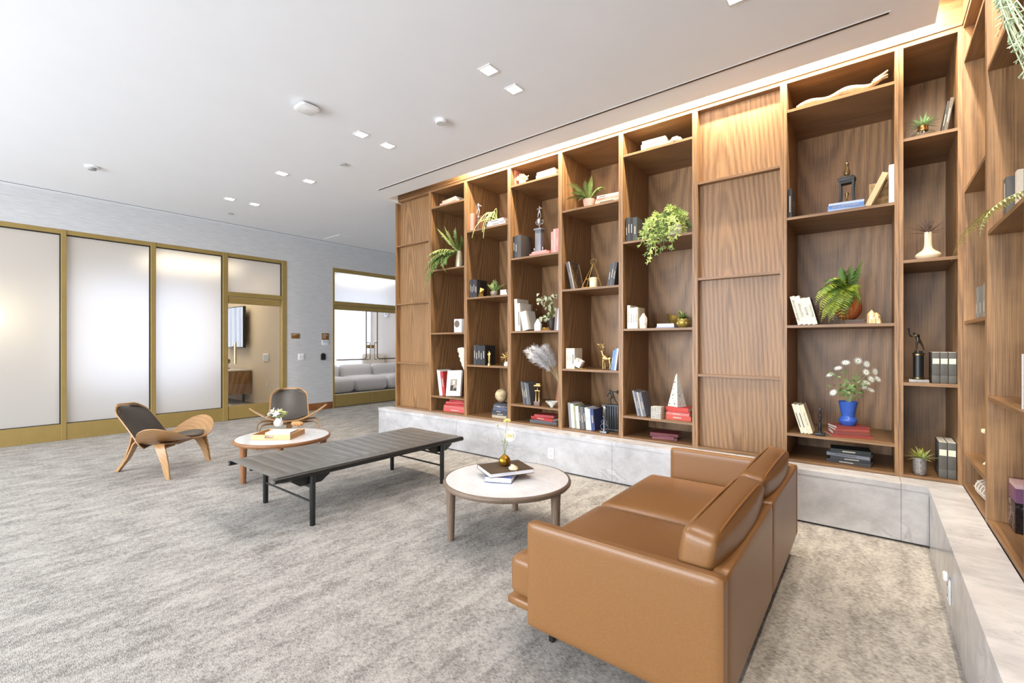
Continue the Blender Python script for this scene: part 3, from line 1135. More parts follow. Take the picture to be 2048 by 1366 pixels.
# warm globe lamp behind the first etched pane
lp = thing('globe_lamp', 'glowing warm globe floor lamp blurred behind the leftmost etched pane', 'floor lamp', (-9.85, 0.42, 0))
MB().lathe([(0.15, 0), (0.15, 0.02), (0.012, 0.03), (0.012, 1.62)], 20).build('stand', brass, lp)
MB().lathe([(0.0, 1.62), (0.07, 1.64), (0.11, 1.70), (0.12, 1.76), (0.10, 1.83), (0.05, 1.88), (0.0, 1.89)], 20).build('globe', emit('globe_glow', (1.0, 0.80, 0.48), 16), lp, smooth=80)
d = bpy.data.lights.new('globe_lamp_light', 'POINT')
d.energy = 9
d.color = (1.0, 0.8, 0.5)
d.shadow_soft_size = 0.14
o = bpy.data.objects.new('globe_lamp_light', d)
COL.objects.link(o)
o.location = (-9.62, 0.42, 1.78)
d = bpy.data.lights.new('meeting_ceiling_lamp', 'AREA')
d.energy = 36
d.size = 1.6
d.color = (1.0, 0.84, 0.6)
o = bpy.data.objects.new('meeting_ceiling_lamp', d)
COL.objects.link(o)
o.location = (-12.0, 3.4, 3.12)

d = bpy.data.lights.new('lounge_fill_light', 'AREA')  # fill light added to brighten the lounge sofa, no fixture modelled
d.energy = 38
d.size = 1.6
d.color = (1.0, 0.93, 0.84)
o = bpy.data.objects.new('lounge_fill_light', d)
COL.objects.link(o)
o.location = (-10.9, 7.0, 3.12)

# lounge behind the pair of doors
w = MB().box(-13.75, 9.42, 0, WX - 0.141, 9.56, 3.4).build('wall_lounge_side', M('lounge_wallcovering', (206, 198, 190), 0.8, var=0.03, scale=60), smooth=0)
w['kind'] = 'structure'
w = MB().box(-13.75, RC + 0.141, 3.15, WX - 0.141, 9.56, 3.2).build('ceiling_lounge', ceiling_mat, smooth=0)
w['kind'] = 'structure'
ww = struct('wall_lounge_window')
m = MB().box(-13.75, RC + 0.14, 0, -13.65, 5.6, 3.15).box(-13.75, 9.15, 0, -13.65, 9.42, 3.15).box(-13.75, 5.6, 0, -13.65, 9.15, 0.2).box(-13.75, 5.6, 3.0, -13.65, 9.15, 3.15)
m.build('wall_face', plain_wall, ww, smooth=0)
wn = struct('window_6')
MB().box(-13.70, 5.6, 0.2, -13.69, 9.15, 3.0).build('pane', sky_pane, wn, smooth=0)
curtain('white sheer curtain across the lounge window behind the pale sofa', -13.42, 5.5, 9.2, 0.02, 2.95, 34)
sofa_grey = M('pale_grey_fabric', (196, 194, 198), 0.9, var=0.05, scale=80)
s = thing('modular_sofa', 'pale grey modular sofa in the lounge behind the double doors', 'sofa', (-11.6, 7.15, 0))
for k, y in enumerate((-1.62, -0.54, 0.54, 1.62)):
    MB().pillow(0.0, y, 0.27, 0.5, 0.53, 0.20, 0.14, 8, (0.0, 0.0, 0.02)).build('seat', sofa_grey, s, smooth=80)
    MB().pillow(-0.42, y, 0.52, 0.17, 0.53, 0.27, 0.14, 8, (0.02, 0, 0.0)).build('backrest', sofa_grey, s, smooth=80)
MB().box(-0.5, -2.1, 0.0, 0.44, 2.1, 0.07).build('base', M('sofa_base', (120, 124, 134), 0.8), s, smooth=0)
s = thing('lounge_chair', 'cream upholstered chair back rising behind the pale grey sofa', 'chair', (-12.66, 8.97, 0))
MB().pillow(0, 0, 0.33, 0.36, 0.42, 0.12, 0.1, 6).build('seat', M('cream_fabric', (226, 218, 206), 0.9), s, smooth=80)
MB().pillow(-0.28, 0, 0.72, 0.10, 0.42, 0.36, 0.095, 6).build('backrest', MATS['cream_fabric'], s, smooth=80)
for x in (-0.28, 0.28):
    for y in (-0.32, 0.32):
        MB().tube([(x, y, 0.22), (x, y, 0)], 0.018, 8).build('leg', dark_metal, s)
s = thing('wall_camera', 'small white sensor box high on the lounge wall', 'sensor', (-12.8, 9.419, 2.30))
MB().box(-0.08, -0.06, 0, 0.08, 0, 0.17).build('housing', white_mat, s, bevel=0.005)
MB().box(-0.035, -0.063, 0.05, 0.035, -0.06, 0.12).build('lens_panel', M('grey_plastic', (150, 150, 150), 0.5), s, smooth=0)
# ================================================================== SOFA
so = thing('leather_sofa', 'tan leather two-seat sofa with slim arms, its back to the side plinth', 'sofa', (-0.8, 2.6, 0))
SX0, SX1, SY0, SY1 = -1.222, -0.392, 1.645, 3.557     # outside of the arms and back
AT = 0.062
stitch = M('leather_piping', (150, 98, 44), 0.4)


def slab(name, x0, y0, z0, x1, y1, z1, r, parent, mat, n=8, puff=(0, 0, 0)):
    m = MB().pillow((x0 + x1) / 2, (y0 + y1) / 2, (z0 + z1) / 2, (x1 - x0) / 2, (y1 - y0) / 2, (z1 - z0) / 2, r, n, puff)
    return m.build(name, mat, parent, smooth=80, world=True)


slab('armrest', SX0, SY0, 0.132, SX1 - 0.001, SY0 + AT, 0.600, 0.016, so, tan_leather, 12)
slab('armrest', SX0, SY1 - AT, 0.132, SX1 - 0.001, SY1, 0.600, 0.016, so, tan_leather, 12)
slab('back_frame', SX1 - AT, SY0 + AT + 0.001, 0.132, SX1, (SY0 + SY1) / 2, 0.597, 0.014, so, tan_leather, 10)
slab('back_frame', SX1 - AT, (SY0 + SY1) / 2 + 0.001, 0.132, SX1, SY1 - AT - 0.001, 0.597, 0.014, so, tan_leather, 10)
slab('seat_base', -1.395, SY0 + AT + 0.004, 0.14, SX1 - AT - 0.002, SY1 - AT - 0.004, 0.195, 0.026, so, tan_leather, 8)
ymid = (SY0 + SY1) / 2 + 0.02
for y0, y1 in ((SY0 + AT + 0.006, ymid - 0.003), (ymid + 0.003, SY1 - AT - 0.006)):
    c = slab('seat_cushion', -1.375, y0, 0.198, -0.60, y1, 0.385, 0.035, so, tan_leather, 12, (0.0, 0.0, 0.035))


def back_cushion(y0, y1):
    hy = (y1 - y0) / 2
    rot = Matrix.Rotation(math.radians(-9), 3, 'Y')
    rot = Matrix.Rotation(math.radians(9), 3, 'Y')
    cx, cz = -0.520, 0.537
    m = MB().pillow(cx, (y0 + y1) / 2, cz, 0.068, hy, 0.176, 0.030, 12, (0.038, 0.008, 0.012), rot)
    cu = m.build('back_cushion', tan_leather, so, smooth=80, world=True)
    for sx in (-0.044, 0.044):
        pts = []
        ry, rz = hy - 0.005, 0.176 - 0.004
        for k in range(40):
            a = 2 * PI * k / 40
            e = 0.22
            py = ry * math.copysign(abs(math.cos(a)) ** e, math.cos(a))
            pz = rz * math.copysign(abs(math.sin(a)) ** e, math.sin(a))
            bul = (1 - (py / ry) ** 2) * 0.012 * (1 if pz > 0 else -1) * (abs(pz / rz))
            p = rot @ Vector((sx * 1.1, py * 1.002, pz * 1.006 + bul))
            pts.append(Vector((cx, (y0 + y1) / 2, cz)) + p)
        MB().tube(pts, 0.0038, 6, closed=True).build('piping', stitch, so, world=True)


back_cushion(SY0 + AT + 0.012, ymid - 0.006)
back_cushion(ymid + 0.006, SY1 - AT - 0.012)
for x in (-1.185, -0.50):
    for y in (1.80, 3.40):
        m = MB()
        m.box(x - 0.012, y - 0.012, 0.0, x + 0.012, y + 0.012, 0.141)
        m.build('leg', black_mat, so, world=True, bevel=0.003)
for x in (-1.185, -0.50):
    MB().box(x - 0.012, 1.81, 0.118, x + 0.012, 3.39, 0.139).build('leg_rail', black_mat, so, world=True, smooth=0)

# ================================================================== DAYBED BENCH
be = thing('daybed_bench', 'long black bench with ribbed leather top and round black frame', 'bench', (-3.78, 2.46, 0))
RX0, RX1, RY0, RY1 = -4.19, -3.375, 1.52, 3.41
RZ = 0.405
for x in (RX0, RX1):
    MB().tube([(x, RY0 - 0.012, RZ), (x, RY1 + 0.012, RZ)], 0.020, 16).build('side_rail', black_mat, be, world=True)
    m = MB()
    for y in (RY0 - 0.013, RY1 + 0.0122):
        m.tube([(x, y, RZ), (x, y + 0.001, RZ)], 0.009, 10)
    m.build('end_screw', silver, be, world=True)
N = 17
pitch = (RY1 - RY0) / N


def leather_top(a, b):
    y = RY0 + b * (RY1 - RY0)
    q = (b * N) % 1.0
    rib = 0.010 * (math.sin(PI * q) ** 0.55) if 0 < q < 1 else 0.0
    edge = min(1.0, max(0.0, min(a, 1 - a) - 0.035) / 0.06)
    x = RX0 - 0.008 + a * (RX1 - RX0 + 0.014)
    z = RZ + 0.0235 - 0.004 * (1 - (2 * a - 1) ** 2) + rib * edge
    return (x, y, z)


MB().sheet(leather_top, 34, N * 8, 0.006).build('leather_top', bench_leather, be, smooth=70, world=True)
m = MB()
for k in range(1, N):
    y = RY0 + k * pitch
    m.bar((RX0 + 0.03, y, RZ + 0.010), (RX1 - 0.03, y, RZ + 0.010), 0.004)
LEGX = (-4.19, -3.385)
LEGY = (1.80, 3.145)
for y in LEGY:
    for x in LEGX:
        MB().lathe([(0.019, 0), (0.021, 0.004), (0.0225, 0.36), (0.0225, RZ - 0.015)], 16, (x, y, 0)).build('leg', black_mat, be, world=True)
        pr = [(-0.155, 0.0), (0.155, 0.0), (0.155, -0.030), (0.085, -0.078), (-0.085, -0.078), (-0.155, -0.030)]
        dx = 0.032 if x < -3.8 else -0.032
        MB().prism([(y + p, RZ - 0.012 + q) for p, q in pr], x + dx - 0.012, x + dx + 0.012, 'X').build('bracket', black_mat, be, world=True, bevel=0.004)
    for dy, z in ((0.0, 0.235), (0.0, 0.28)):
        pass
    MB().tube([(LEGX[0], y, 0.178), (LEGX[1], y, 0.178)], 0.0085, 10).build('stretcher', black_mat, be, world=True)
    MB().tube([(LEGX[0], y, 0.290), (LEGX[1], y, 0.290)], 0.0085, 10).build('stretcher', black_mat, be, world=True)
for x in (-4.06, -3.51):
    MB().box(x - 0.012, RY0 + 0.1, RZ - 0.062, x + 0.012, RY1 - 0.1, RZ - 0.035).build('slat_bearer', black_mat, be, world=True, smooth=0)

# ================================================================== ROUND COFFEE TABLES


def coffee_table(label, x, y, rim_mat, leg0, R=0.475):
    t = thing('coffee_table', label, 'table', (x, y, 0), group='round marble-topped coffee tables')
    H = 0.40
    MB().lathe([(0.0, H - 0.012), (R - 0.021, H - 0.012), (R - 0.021, H), (0.0, H)], 72).build('marble_top', white_marble, t, smooth=30)
    MB().lathe([(R - 0.05, H - 0.040), (R - 0.012, H - 0.037), (R - 0.002, H - 0.026), (R, H - 0.014), (R - 0.006, H - 0.002), (R - 0.012, H + 0.001), (R - 0.02, H + 0.0005), (R - 0.0205, H - 0.020), (R - 0.06, H - 0.02)], 72).build('rim', rim_mat, t, smooth=40)
    MB().lathe([(0, H - 0.032), (R - 0.06, H - 0.032), (R - 0.06, H - 0.013), (0, H - 0.013)], 48).build('underframe', rim_mat, t, smooth=30)
    for k in range(3):
        a = math.radians(leg0 + 120 * k)
        lx, ly = 0.430 * math.cos(a), 0.430 * math.sin(a)
        MB().lathe([(0.0215, 0), (0.024, 0.003), (0.034, H - 0.06), (0.036, H - 0.036)], 20, (lx, ly, 0)).build('leg', rim_mat, t)
    return t


T2 = (-2.145, 2.65)
T1 = (-5.005, 2.335)
coffee_table('round coffee table with grey oak legs between sofa and bench', T2[0], T2[1], grey_oak, 240)
coffee_table('round coffee table with warm walnut rim between the two shell chairs', T1[0], T1[1], table_wood, -81.5)


# ------------------------------------------------------------------ books
def cover_mat(rgb, rough=0.55):
    n = 'cloth_%d_%d_%d' % rgb
    return M(n, rgb, rough, var=0.07, scale=120)


PRINT = M('spine_print', (186, 178, 164), 0.6)
PRINT_D = M('spine_print_dark', (88, 82, 78), 0.6)


def book_mesh(b, t, h, d, mat, pages=None, title=None, tmat=None, band=None, tsize=None, up=False):
    """upright book in its own frame: spine faces -y, thickness along x from 0 to t"""
    c = 0.0022
    m = MB()
    m.box(0, 0, 0, c, d, h).box(t - c, 0, 0, t, d, h).box(c, 0, 0, t - c, c, h)
    m.build('cover', mat, b, smooth=0)
    MB().box(c + 0.0003, c + 0.0003, 0.004, t - c - 0.0003, d - 0.004, h - 0.004).build('pages', pages or pages_mat, b, smooth=0)
    if title:
        ts = tsize or t * 0.62
        rot = (PI / 2, -PI / 2, 0) if up else (PI / 2, PI / 2, 0)
        text_mesh('spine_title', title, ts, tmat or PRINT, b, (t / 2, -0.0008, h / 2), rot, 'CENTER')
    if band:
        bm_ = MB()
        z0, z1 = max(band, key=lambda q: q[1] - q[0])
        bm_.box(t * 0.36, -0.0008, h * z0, t * 0.64, -0.0001, h * z1)
        bm_.build('spine_band', tmat or PRINT, b, smooth=0)


def upright(label, x, y, z, t, h, d, rgb, lean=0.0, group=None, **kw):
    """book standing on a shelf; lean > 0 tips its head towards -x (pivot at its left foot), < 0 towards +x (pivot at its right foot)"""
    a = math.radians(lean)
    if lean >= 0:
        loc = (x, y, z)
    else:
        loc = (x + t - t * math.cos(a), y, z - t * math.sin(a))
    b = thing('book', label, 'book', loc, group=group, rot=(0, -a, 0))
    book_mesh(b, t, h, d, cover_mat(rgb) if isinstance(rgb, tuple) else rgb, **kw)
    return b


ORD = ['first', 'second', 'third', 'fourth', 'fifth', 'sixth', 'seventh', 'eighth', 'ninth', 'tenth', 'eleventh', 'twelfth']


def book_row(where, x, y, z, specs, lean=0.0, group=None, gap=0.0012, labels=None):
    """specs: (thickness, height, depth, colour, colour word, extra dict) from -x to +x"""
    out = []
    for i, sp in enumerate(specs):
        t, h, d, rgb, word = sp[:5]
        kw = sp[5] if len(sp) > 5 else {}
        if len(specs) == 1:
            lab = '%s upright book %s' % (word, where)
        else:
            lab = '%s book, %s of the row %s' % (word, ORD[i], where)
        if labels:
            lab = labels[i]
        out.append(upright(lab, x, y, z, t, h, d, rgb, lean, group, **kw))
        x += (t + gap) / math.cos(math.radians(lean))
    return x


def book_stack(where, cx, cy, z, specs, group=None, spine='-y'):
    """books lying flat, lowest first: (thickness, length along the spine, depth, colour, word, turn in degrees, extra)"""
    n = len(specs)
    for i, sp in enumerate(specs):
        t, h, d, rgb, word, turn = sp[:6]
        kw = dict(sp[6] if len(sp) > 6 else {}, up=True)
        pos = 'single' if n == 1 else ('lowest' if i == 0 else ('topmost' if i == n - 1 else ORD[i] + ' from below'))
        lab = '%s book, %s in the stack %s' % (word, pos, where) if n > 1 else '%s book lying flat %s' % (word, where)
        # lying: spine towards -y, long side along x
        R = Matrix.Rotation(math.radians(turn), 4, 'Z') @ Matrix.Rotation(PI / 2, 4, 'Y')
        b = thing('book', lab, 'book', (0, 0, 0), group=group)
        off = R @ Vector((0, d / 2, h / 2))
        b.rotation_euler = R.to_euler()
        b.location = (cx - off.x, cy - off.y, z + t)
        book_mesh(b, t, h, d, cover_mat(rgb) if isinstance(rgb, tuple) else rgb, **kw)
        z += t + 0.0008
    return z


# ------------------------------------------------------------------ plants
def leaf_mat(name, rgb, rough=0.5):
    return M(name, rgb, rough, var=0.22, scale=14)


G_FERN = leaf_mat('fern_green', (126, 156, 88))
G_DARK = leaf_mat('fern_dark', (96, 118, 66))
G_LIME = leaf_mat('fern_lime', (160, 178, 62))
G_PALE = leaf_mat('pale_green', (176, 190, 124))
G_MOSS = leaf_mat('moss_green', (132, 160, 96))
STEM = leaf_mat('stem_green', (128, 142, 72))


def bez(p0, p1, p2, n):
    p0, p1, p2 = Vector(p0), Vector(p1), Vector(p2)
    return [p0 * (1 - t) ** 2 + p1 * (2 * t * (1 - t)) + p2 * t * t for t in [k / n for k in range(n + 1)]]


def frond(p0, p1, p2, leaf, parent, mat, n=22, stem_r=0.0018, up=(0, 0, 1), taper=True, fold=0.35, wid=0.15, name='frond'):
    pts = bez(p0, p1, p2, n)
    m = MB()
    m.tube([p for p in pts[::2]] + [pts[-1]], [stem_r * (1 - 0.7 * k / (n / 2 + 1)) for k in range(len(pts[::2]) + 1)], 5)
    for k in range(2, n + 1):
        d = (pts[min(k + 1, n)] - pts[k - 1]).normalized()
        side = d.cross(Vector(up))
        side = side.normalized() if side.length > 1e-4 else Vector((1, 0, 0))
        nrm = side.cross(d)
        t = k / n
        L = leaf * (math.sin(PI * min(1, 0.18 + 0.82 * t)) ** 0.8 if taper else 1.0) * random.uniform(0.88, 1.1)
        L = max(L, leaf * 0.12)
        for sg in (-1, 1):
            dirn = (side * sg + d * 0.55 - nrm * fold * random.uniform(0.5, 1.4)).normalized()
            a = pts[k]
            mid = a + dirn * L * 0.45
            tip = a + dirn * L - nrm * L * 0.12
            w = d * (L * wid * 0.5)
            m.add([a - w * 0.5, mid - w, tip, mid + w, a + w * 0.5], [(0, 1, 2, 3, 4)])
    return m.build(name, mat, parent, smooth=0)


def blade(p0, p1, p2, w, parent, mat, n=6, name='leaf', up=(0, 0, 1), join=None):
    pts = bez(p0, p1, p2, n)
    m = join or MB()
    vs, fs = [], []
    for k, p in enumerate(pts):
        d = (pts[min(k + 1, n)] - pts[max(k - 1, 0)]).normalized()
        s = d.cross(Vector(up))
        s = s.normalized() if s.length > 1e-4 else Vector((1, 0, 0))
        t = k / n
        ww = w * (0.55 + 0.45 * math.sin(PI * min(t * 1.3, 1))) * (1 - t ** 3) / 2 + 0.0004
        nn = s.cross(d)
        vs += [p - s * ww + nn * ww * 0.35, p, p + s * ww + nn * ww * 0.35]
    for k in range(n):
        for j in (0, 1):
            a = k * 3 + j
            fs.append((a, a + 1, a + 4, a + 3))
    m.add(vs, fs)
    if join is None:
        return m.build(name, mat, parent, smooth=60)


def rosette(parent, c, n, length, w, mat, el=(20, 80), droop=0.3, name='leaf'):
    c = Vector(c)
    for k in range(n):
        a = k * 2.39996 + random.uniform(-0.2, 0.2)
        f = (k + 0.5) / n
        e = math.radians(el[1] + (el[0] - el[1]) * f)
        L = length * random.uniform(0.8, 1.1)
        d = Vector((math.cos(a) * math.cos(e), math.sin(a) * math.cos(e), math.sin(e)))
        p1 = c + d * L * 0.55
        p2 = c + d * L + Vector((math.cos(a), math.sin(a), 0)) * L * 0.12 - Vector((0, 0, droop * L * math.cos(e)))
        blade(c, p1, p2, w, parent, mat, name=name)


def figure(parent, joints, bones, mat, name='figurine', loc=(0, 0, 0), scale=1.0):
    """small cast figure grown as one continuous skin along a skeleton"""
    names = list(joints)
    me = bpy.data.meshes.new(name)
    bm = bmesh.new()
    vs = {}
    sk = bm.verts.layers.skin.verify()
    for k in names:
        x, y, z, r = joints[k]
        v = bm.verts.new((x * scale, y * scale, z * scale))
        v[sk].radius = (r * scale, r * scale)
        vs[k] = v
    for a, b in bones:
        bm.edges.new((vs[a], vs[b]))
    bm.verts.ensure_lookup_table()
    bm.verts[0][sk].use_root = True
    bm.to_mesh(me)
    bm.free()
    me.materials.append(mat)
    o = bpy.data.objects.new(name, me)
    COL.objects.link(o)
    o.parent = parent
    o.location = loc
    md = o.modifiers.new('skin', 'SKIN')
    md.use_smooth_shade = True
    sb = o.modifiers.new('smooth', 'SUBSURF')
    sb.levels = sb.render_levels = 1
    return o


def person(pose):
    """joint table for a figure one unit tall; pose overrides joints"""
    J = {'pelvis': (0, 0, 0.52, 0.075), 'waist': (0, 0, 0.62, 0.065), 'chest': (0, 0, 0.74, 0.085), 'neck': (0, 0, 0.84, 0.035), 'head': (0, 0, 0.90, 0.058), 'crown': (0, 0, 0.965, 0.045),
         'sl': (-0.10, 0, 0.79, 0.042), 'el': (-0.15, 0, 0.64, 0.032), 'hl': (-0.16, -0.03, 0.50, 0.026),
         'sr': (0.10, 0, 0.79, 0.042), 'er': (0.15, 0, 0.64, 0.032), 'hr': (0.16, -0.03, 0.50, 0.026),
         'tl': (-0.055, 0, 0.47, 0.058), 'kl': (-0.06, -0.01, 0.27, 0.042), 'al': (-0.065, 0.01, 0.05, 0.027), 'fl': (-0.07, -0.07, 0.02, 0.022),
         'tr': (0.055, 0, 0.47, 0.058), 'kr': (0.06, -0.01, 0.27, 0.042), 'ar': (0.065, 0.01, 0.05, 0.027), 'fr': (0.07, -0.07, 0.02, 0.022)}
    for k, v in pose.items():
        J[k] = tuple(v) + (J[k][3],) if len(v) == 3 else v
    B = [('pelvis', 'waist'), ('waist', 'chest'), ('chest', 'neck'), ('neck', 'head'), ('head', 'crown'), ('chest', 'sl'), ('sl', 'el'), ('el', 'hl'), ('chest', 'sr'), ('sr', 'er'), ('er', 'hr'),
         ('pelvis', 'tl'), ('tl', 'kl'), ('kl', 'al'), ('al', 'fl'), ('pelvis', 'tr'), ('tr', 'kr'), ('kr', 'ar'), ('ar', 'fr')]
    return J, B


def rock(name, parent, mat, size, seed, sub=3, rough=0.25, flat=True):
    rnd = random.Random(seed)
    bm = bmesh.new()
    bmesh.ops.create_icosphere(bm, subdivisions=sub, radius=1)
    dirs = [Vector((rnd.uniform(-1, 1), rnd.uniform(-1, 1), rnd.uniform(-1, 1))).normalized() for _ in range(9)]
    cut = [rnd.uniform(0.55, 0.9) for _ in dirs]
    m = MB()
    vs = []
    for v in bm.verts:
        p = v.co.copy()
        for d, c in zip(dirs, cut):
            k = p.dot(d)
            if k > c:
                p -= d * (k - c)
        p *= 1 + rnd.uniform(-rough, rough) * 0.15
        q = Vector((p.x * size[0], p.y * size[1], (p.z + 0.8) * size[2]))
        q.z = max(0, q.z)
        vs.append(q)
    bm.verts.index_update()
    m.add(vs, [tuple(v.index for v in f.verts) for f in bm.faces])
    bm.free()
    return m.build(name, mat, parent, smooth=0 if flat else 60)


# ================================================================== SHELL CHAIRS
def shell_chair(label, x, y, rotz):
    """three-legged plywood lounge chair; local +y is the way it faces"""
    ch = thing('shell_chair', label, 'chair', (x, y, 0), rotz, group='wing-seated plywood shell chairs')

    def seat_fn(a, b, inset=1.0, lift=0.0, wmax=0.48):
        u = (2 * a - 1)
        xx = wmax * math.sin(u * PI / 2 * 0.98) * inset
        k = min(1.0, abs(xx) / 0.48)
        hl = 0.265 * max(0.0, 1 - k ** 2.6) ** 0.5 * inset + 0.002
        yc = 0.115 + 0.0 * k
        yy = yc + (2 * b - 1) * hl
        z = 0.325 + 0.205 * k ** 1.9 + 0.19 * (yy - 0.06) * (1 - 0.5 * k)
        if yy > 0.29:
            z -= 2.7 * (yy - 0.29) ** 2
        return (xx, yy, z + lift)
    MB().sheet(seat_fn, 36, 14, 0.011).build('seat_shell', chair_wood, ch, smooth=50)

    def seat_pad(a, b):
        u, v = 2 * a - 1, 2 * b - 1
        # squircle footprint
        xx = 0.225 * u * math.sqrt(1 - 0.42 * v * v) 
        yy = 0.12 + 0.235 * v * math.sqrt(1 - 0.42 * u * u)
        k = min(1.0, abs(xx) / 0.48)
        z = 0.325 + 0.205 * k ** 1.9 + 0.19 * (yy - 0.06) * (1 - 0.5 * k)
        if yy > 0.29:
            z -= 2.7 * (yy - 0.29) ** 2
        r = max(abs(u), abs(v))
        return (xx, yy, z + 0.014 + 0.016 * (1 - r ** 4))
    MB().sheet(seat_pad, 18, 18, 0.014).build('seat_pad', dark_leather, ch, smooth=80)

    def back_fn(a, b, grow=1.0, off=0.0):
        u, v = 2 * a - 1, b
        w = 0.265 - 0.025 * v
        e = max(0.0, (v - 0.70) / 0.30)
        w *= (1 - e ** 3.6 * 0.50)
        e2 = max(0.0, (0.16 - v) / 0.16)
        w *= (1 - e2 ** 2 * 0.16)
        s_ = 0.5 + (v - 0.5) * grow
        top = 0.70 + 0.04 * (1 - abs(u) ** 3 * e) if e else 0.0
        z = 0.285 + 0.455 * s_
        yy = -0.125 - 0.30 * s_ - 0.055 * s_ * s_ + 0.075 * u * u * (0.55 + 0.45 * v) + off
        return (w * u * grow, yy, z)
    MB().sheet(back_fn, 16, 24, 0.011).build('back_shell', chair_wood, ch, smooth=50)

    def back_pad(a, b):
        p = Vector(back_fn(a, b, 0.93)) - Vector((0, 0, 0.014))
        u, v = 2 * a - 1, 2 * b - 1
        r = max(abs(u), abs(v))
        n = Vector((0, 0.80, 0.60))
        return p + n * (0.011 + 0.012 * (1 - r ** 6))
    MB().sheet(back_pad, 16, 24, 0.010).build('back_pad', dark_leather, ch, smooth=80)
    # front legs: two laminations under the seat, bent down into one tapering leg
    for sg in (-1, 1):
        p = [(0.03 * sg, 0.055, 0.306), (0.16 * sg, 0.075, 0.322), (0.26 * sg, 0.10, 0.342)]
        for k in range(6):
            t_ = k / 5 * math.radians(82)
            p.append(((0.315 + 0.065 * math.sin(t_)) * sg, 0.12 + 0.055 * k / 5, 0.35 - 0.055 * (1 - math.cos(t_))))
        p += [(0.383 * sg, 0.215, 0.16), (0.385 * sg, 0.245, 0.0)]
        w = [0.11, 0.11, 0.105, 0.10, 0.10, 0.10, 0.098, 0.095, 0.092, 0.068, 0.04]
        MB().ribbon(p, w, 0.015, (0.0, 1, 0)).build('front_leg', chair_wood, ch, smooth=40)
        q = [(0.03 * sg, 0.055, 0.285), (0.15 * sg, 0.075, 0.292), (0.235 * sg, 0.10, 0.300)]
        for k in range(6):
            t_ = k / 5 * math.radians(80)
            q.append(((0.288 + 0.058 * math.sin(t_)) * sg, 0.12 + 0.045 * k / 5, 0.302 - 0.05 * (1 - math.cos(t_))))
        q += [(0.364 * sg, 0.205, 0.16), (0.374 * sg, 0.24, 0.012)]
        MB().ribbon(q, w, 0.012, (0, 1, 0)).build('front_leg_lamination', chair_wood, ch, smooth=40)
    # rear leg
    p = [(0, 0.06, 0.285), (0, -0.06, 0.295), (0, -0.17, 0.318), (0, -0.245, 0.335), (0, -0.285, 0.328), (0, -0.312, 0.300), (0, -0.33, 0.255), (0, -0.385, 0.14), (0, -0.485, 0.0)]
    w = [0.10, 0.10, 0.10, 0.098, 0.096, 0.094, 0.09, 0.072, 0.045]
    MB().ribbon(p, w, 0.015, (1, 0, 0)).build('rear_leg', chair_wood, ch, smooth=40)
    p = [(0, -0.11, 0.305), (0, -0.20, 0.355), (0, -0.27, 0.43)]
    p = [(0, -0.335, 0.47), (0, -0.318, 0.42), (0, -0.345, 0.30), (0, -0.403, 0.14), (0, -0.499, 0.0)]
    MB().ribbon(p, [0.09, 0.09, 0.085, 0.065, 0.042], 0.014, (1, 0, 0)).build('back_strut', chair_wood, ch, smooth=40)
    return ch


shell_chair('dark leather shell chair turned side-on before the second etched pane', -6.13, 1.58, -PI / 4)
shell_chair('dark leather shell chair facing out from behind the walnut-rimmed table', -6.43, 3.08, math.radians(-115.5))

# ================================================================== ON THE GREY OAK COFFEE TABLE
TZ = 0.4015
bp = at_z(1015, 960, TZ)
c1 = at_z(968, 958, TZ)
c2 = at_z(1040, 968, TZ)
book = thing('book', 'thick blue book lying under the large brown one on the coffee table', 'book', (0, 0, 0))
# lying flat, fore edge facing the camera
v1 = at_z(969, 964, TZ)
v2 = at_z(1037, 969, TZ)
ang = math.atan2(v2.y - v1.y, v2.x - v1.x)


def flat_book(label, p, ang, L, W, t, rgb, z, **kw):
    """flat book; p = corner, L along ang, W to the left of it; spine on the far side"""
    b = thing('book', label, 'book', (p.x, p.y, z), ang)
    c = 0.0028
    m = MB().box(0, 0, 0, L, W, c).box(0, 0, t - c, L, W, t).box(0, W - c, c, L, W, t - c)
    m.build('cover', cover_mat(rgb), b, smooth=0)
    MB().box(0.004, 0.004, c + 0.0003, L - 0.004, W - c - 0.0003, t - c - 0.0003).build('pages', kw.get('pages', pages_mat), b, smooth=0)
    return b


COL.objects.unlink(book)
bpy.data.objects.remove(book)
white_pages = M('white_page_edges', (238, 238, 240), 0.7, var=0.03, scale=200)
flat_book('thick blue book lying under the large brown one on the coffee table', v1, ang, 0.20, 0.24, 0.040, (64, 82, 140), TZ, pages=white_pages)
q1 = at_z(981, 957, TZ + 0.041)
q2 = at_z(1068, 946, TZ + 0.041)
ang2 = math.atan2(q2.y - q1.y, q2.x - q1.x)
flat_book('large dark brown leather book topping the stack on the coffee table', q1, ang2, (q2 - q1).length, 0.285, 0.032, (84, 68, 52), TZ + 0.041, pages=white_pages)
TB = TZ + 0.074
p = at_z(1009, 931, TB)
vs_ = thing('bud_vase', 'round gold ribbed bud vase with glass neck holding ranunculus', 'vase', (p.x, p.y, TB))
m = MB()
n = 40
prof = [(r * 1.4, z * 1.4) for r, z in [(0.0, 0.0), (0.016, 0.0), (0.026, 0.008), (0.0315, 0.022), (0.0315, 0.032), (0.026, 0.044), (0.016, 0.053), (0.008, 0.060)]]
vsx, fs = [], []
for i in range(n):
    a = 2 * PI * i / n
    rr = 1 + 0.03 * math.cos(a * 10)
    for r, z in prof:
        vsx.append((r * rr * math.cos(a), r * rr * math.sin(a), z))
k = len(prof)
for i in range(n):
    for t in range(k - 1):
        fs.append((i * k + t, ((i + 1) % n) * k + t, ((i + 1) % n) * k + t + 1, i * k + t + 1))
m.add(vsx, fs)
m.build('bowl', M('antique_gold', (176, 134, 48), 0.28, 0.9, var=0.12), vs_, smooth=80)
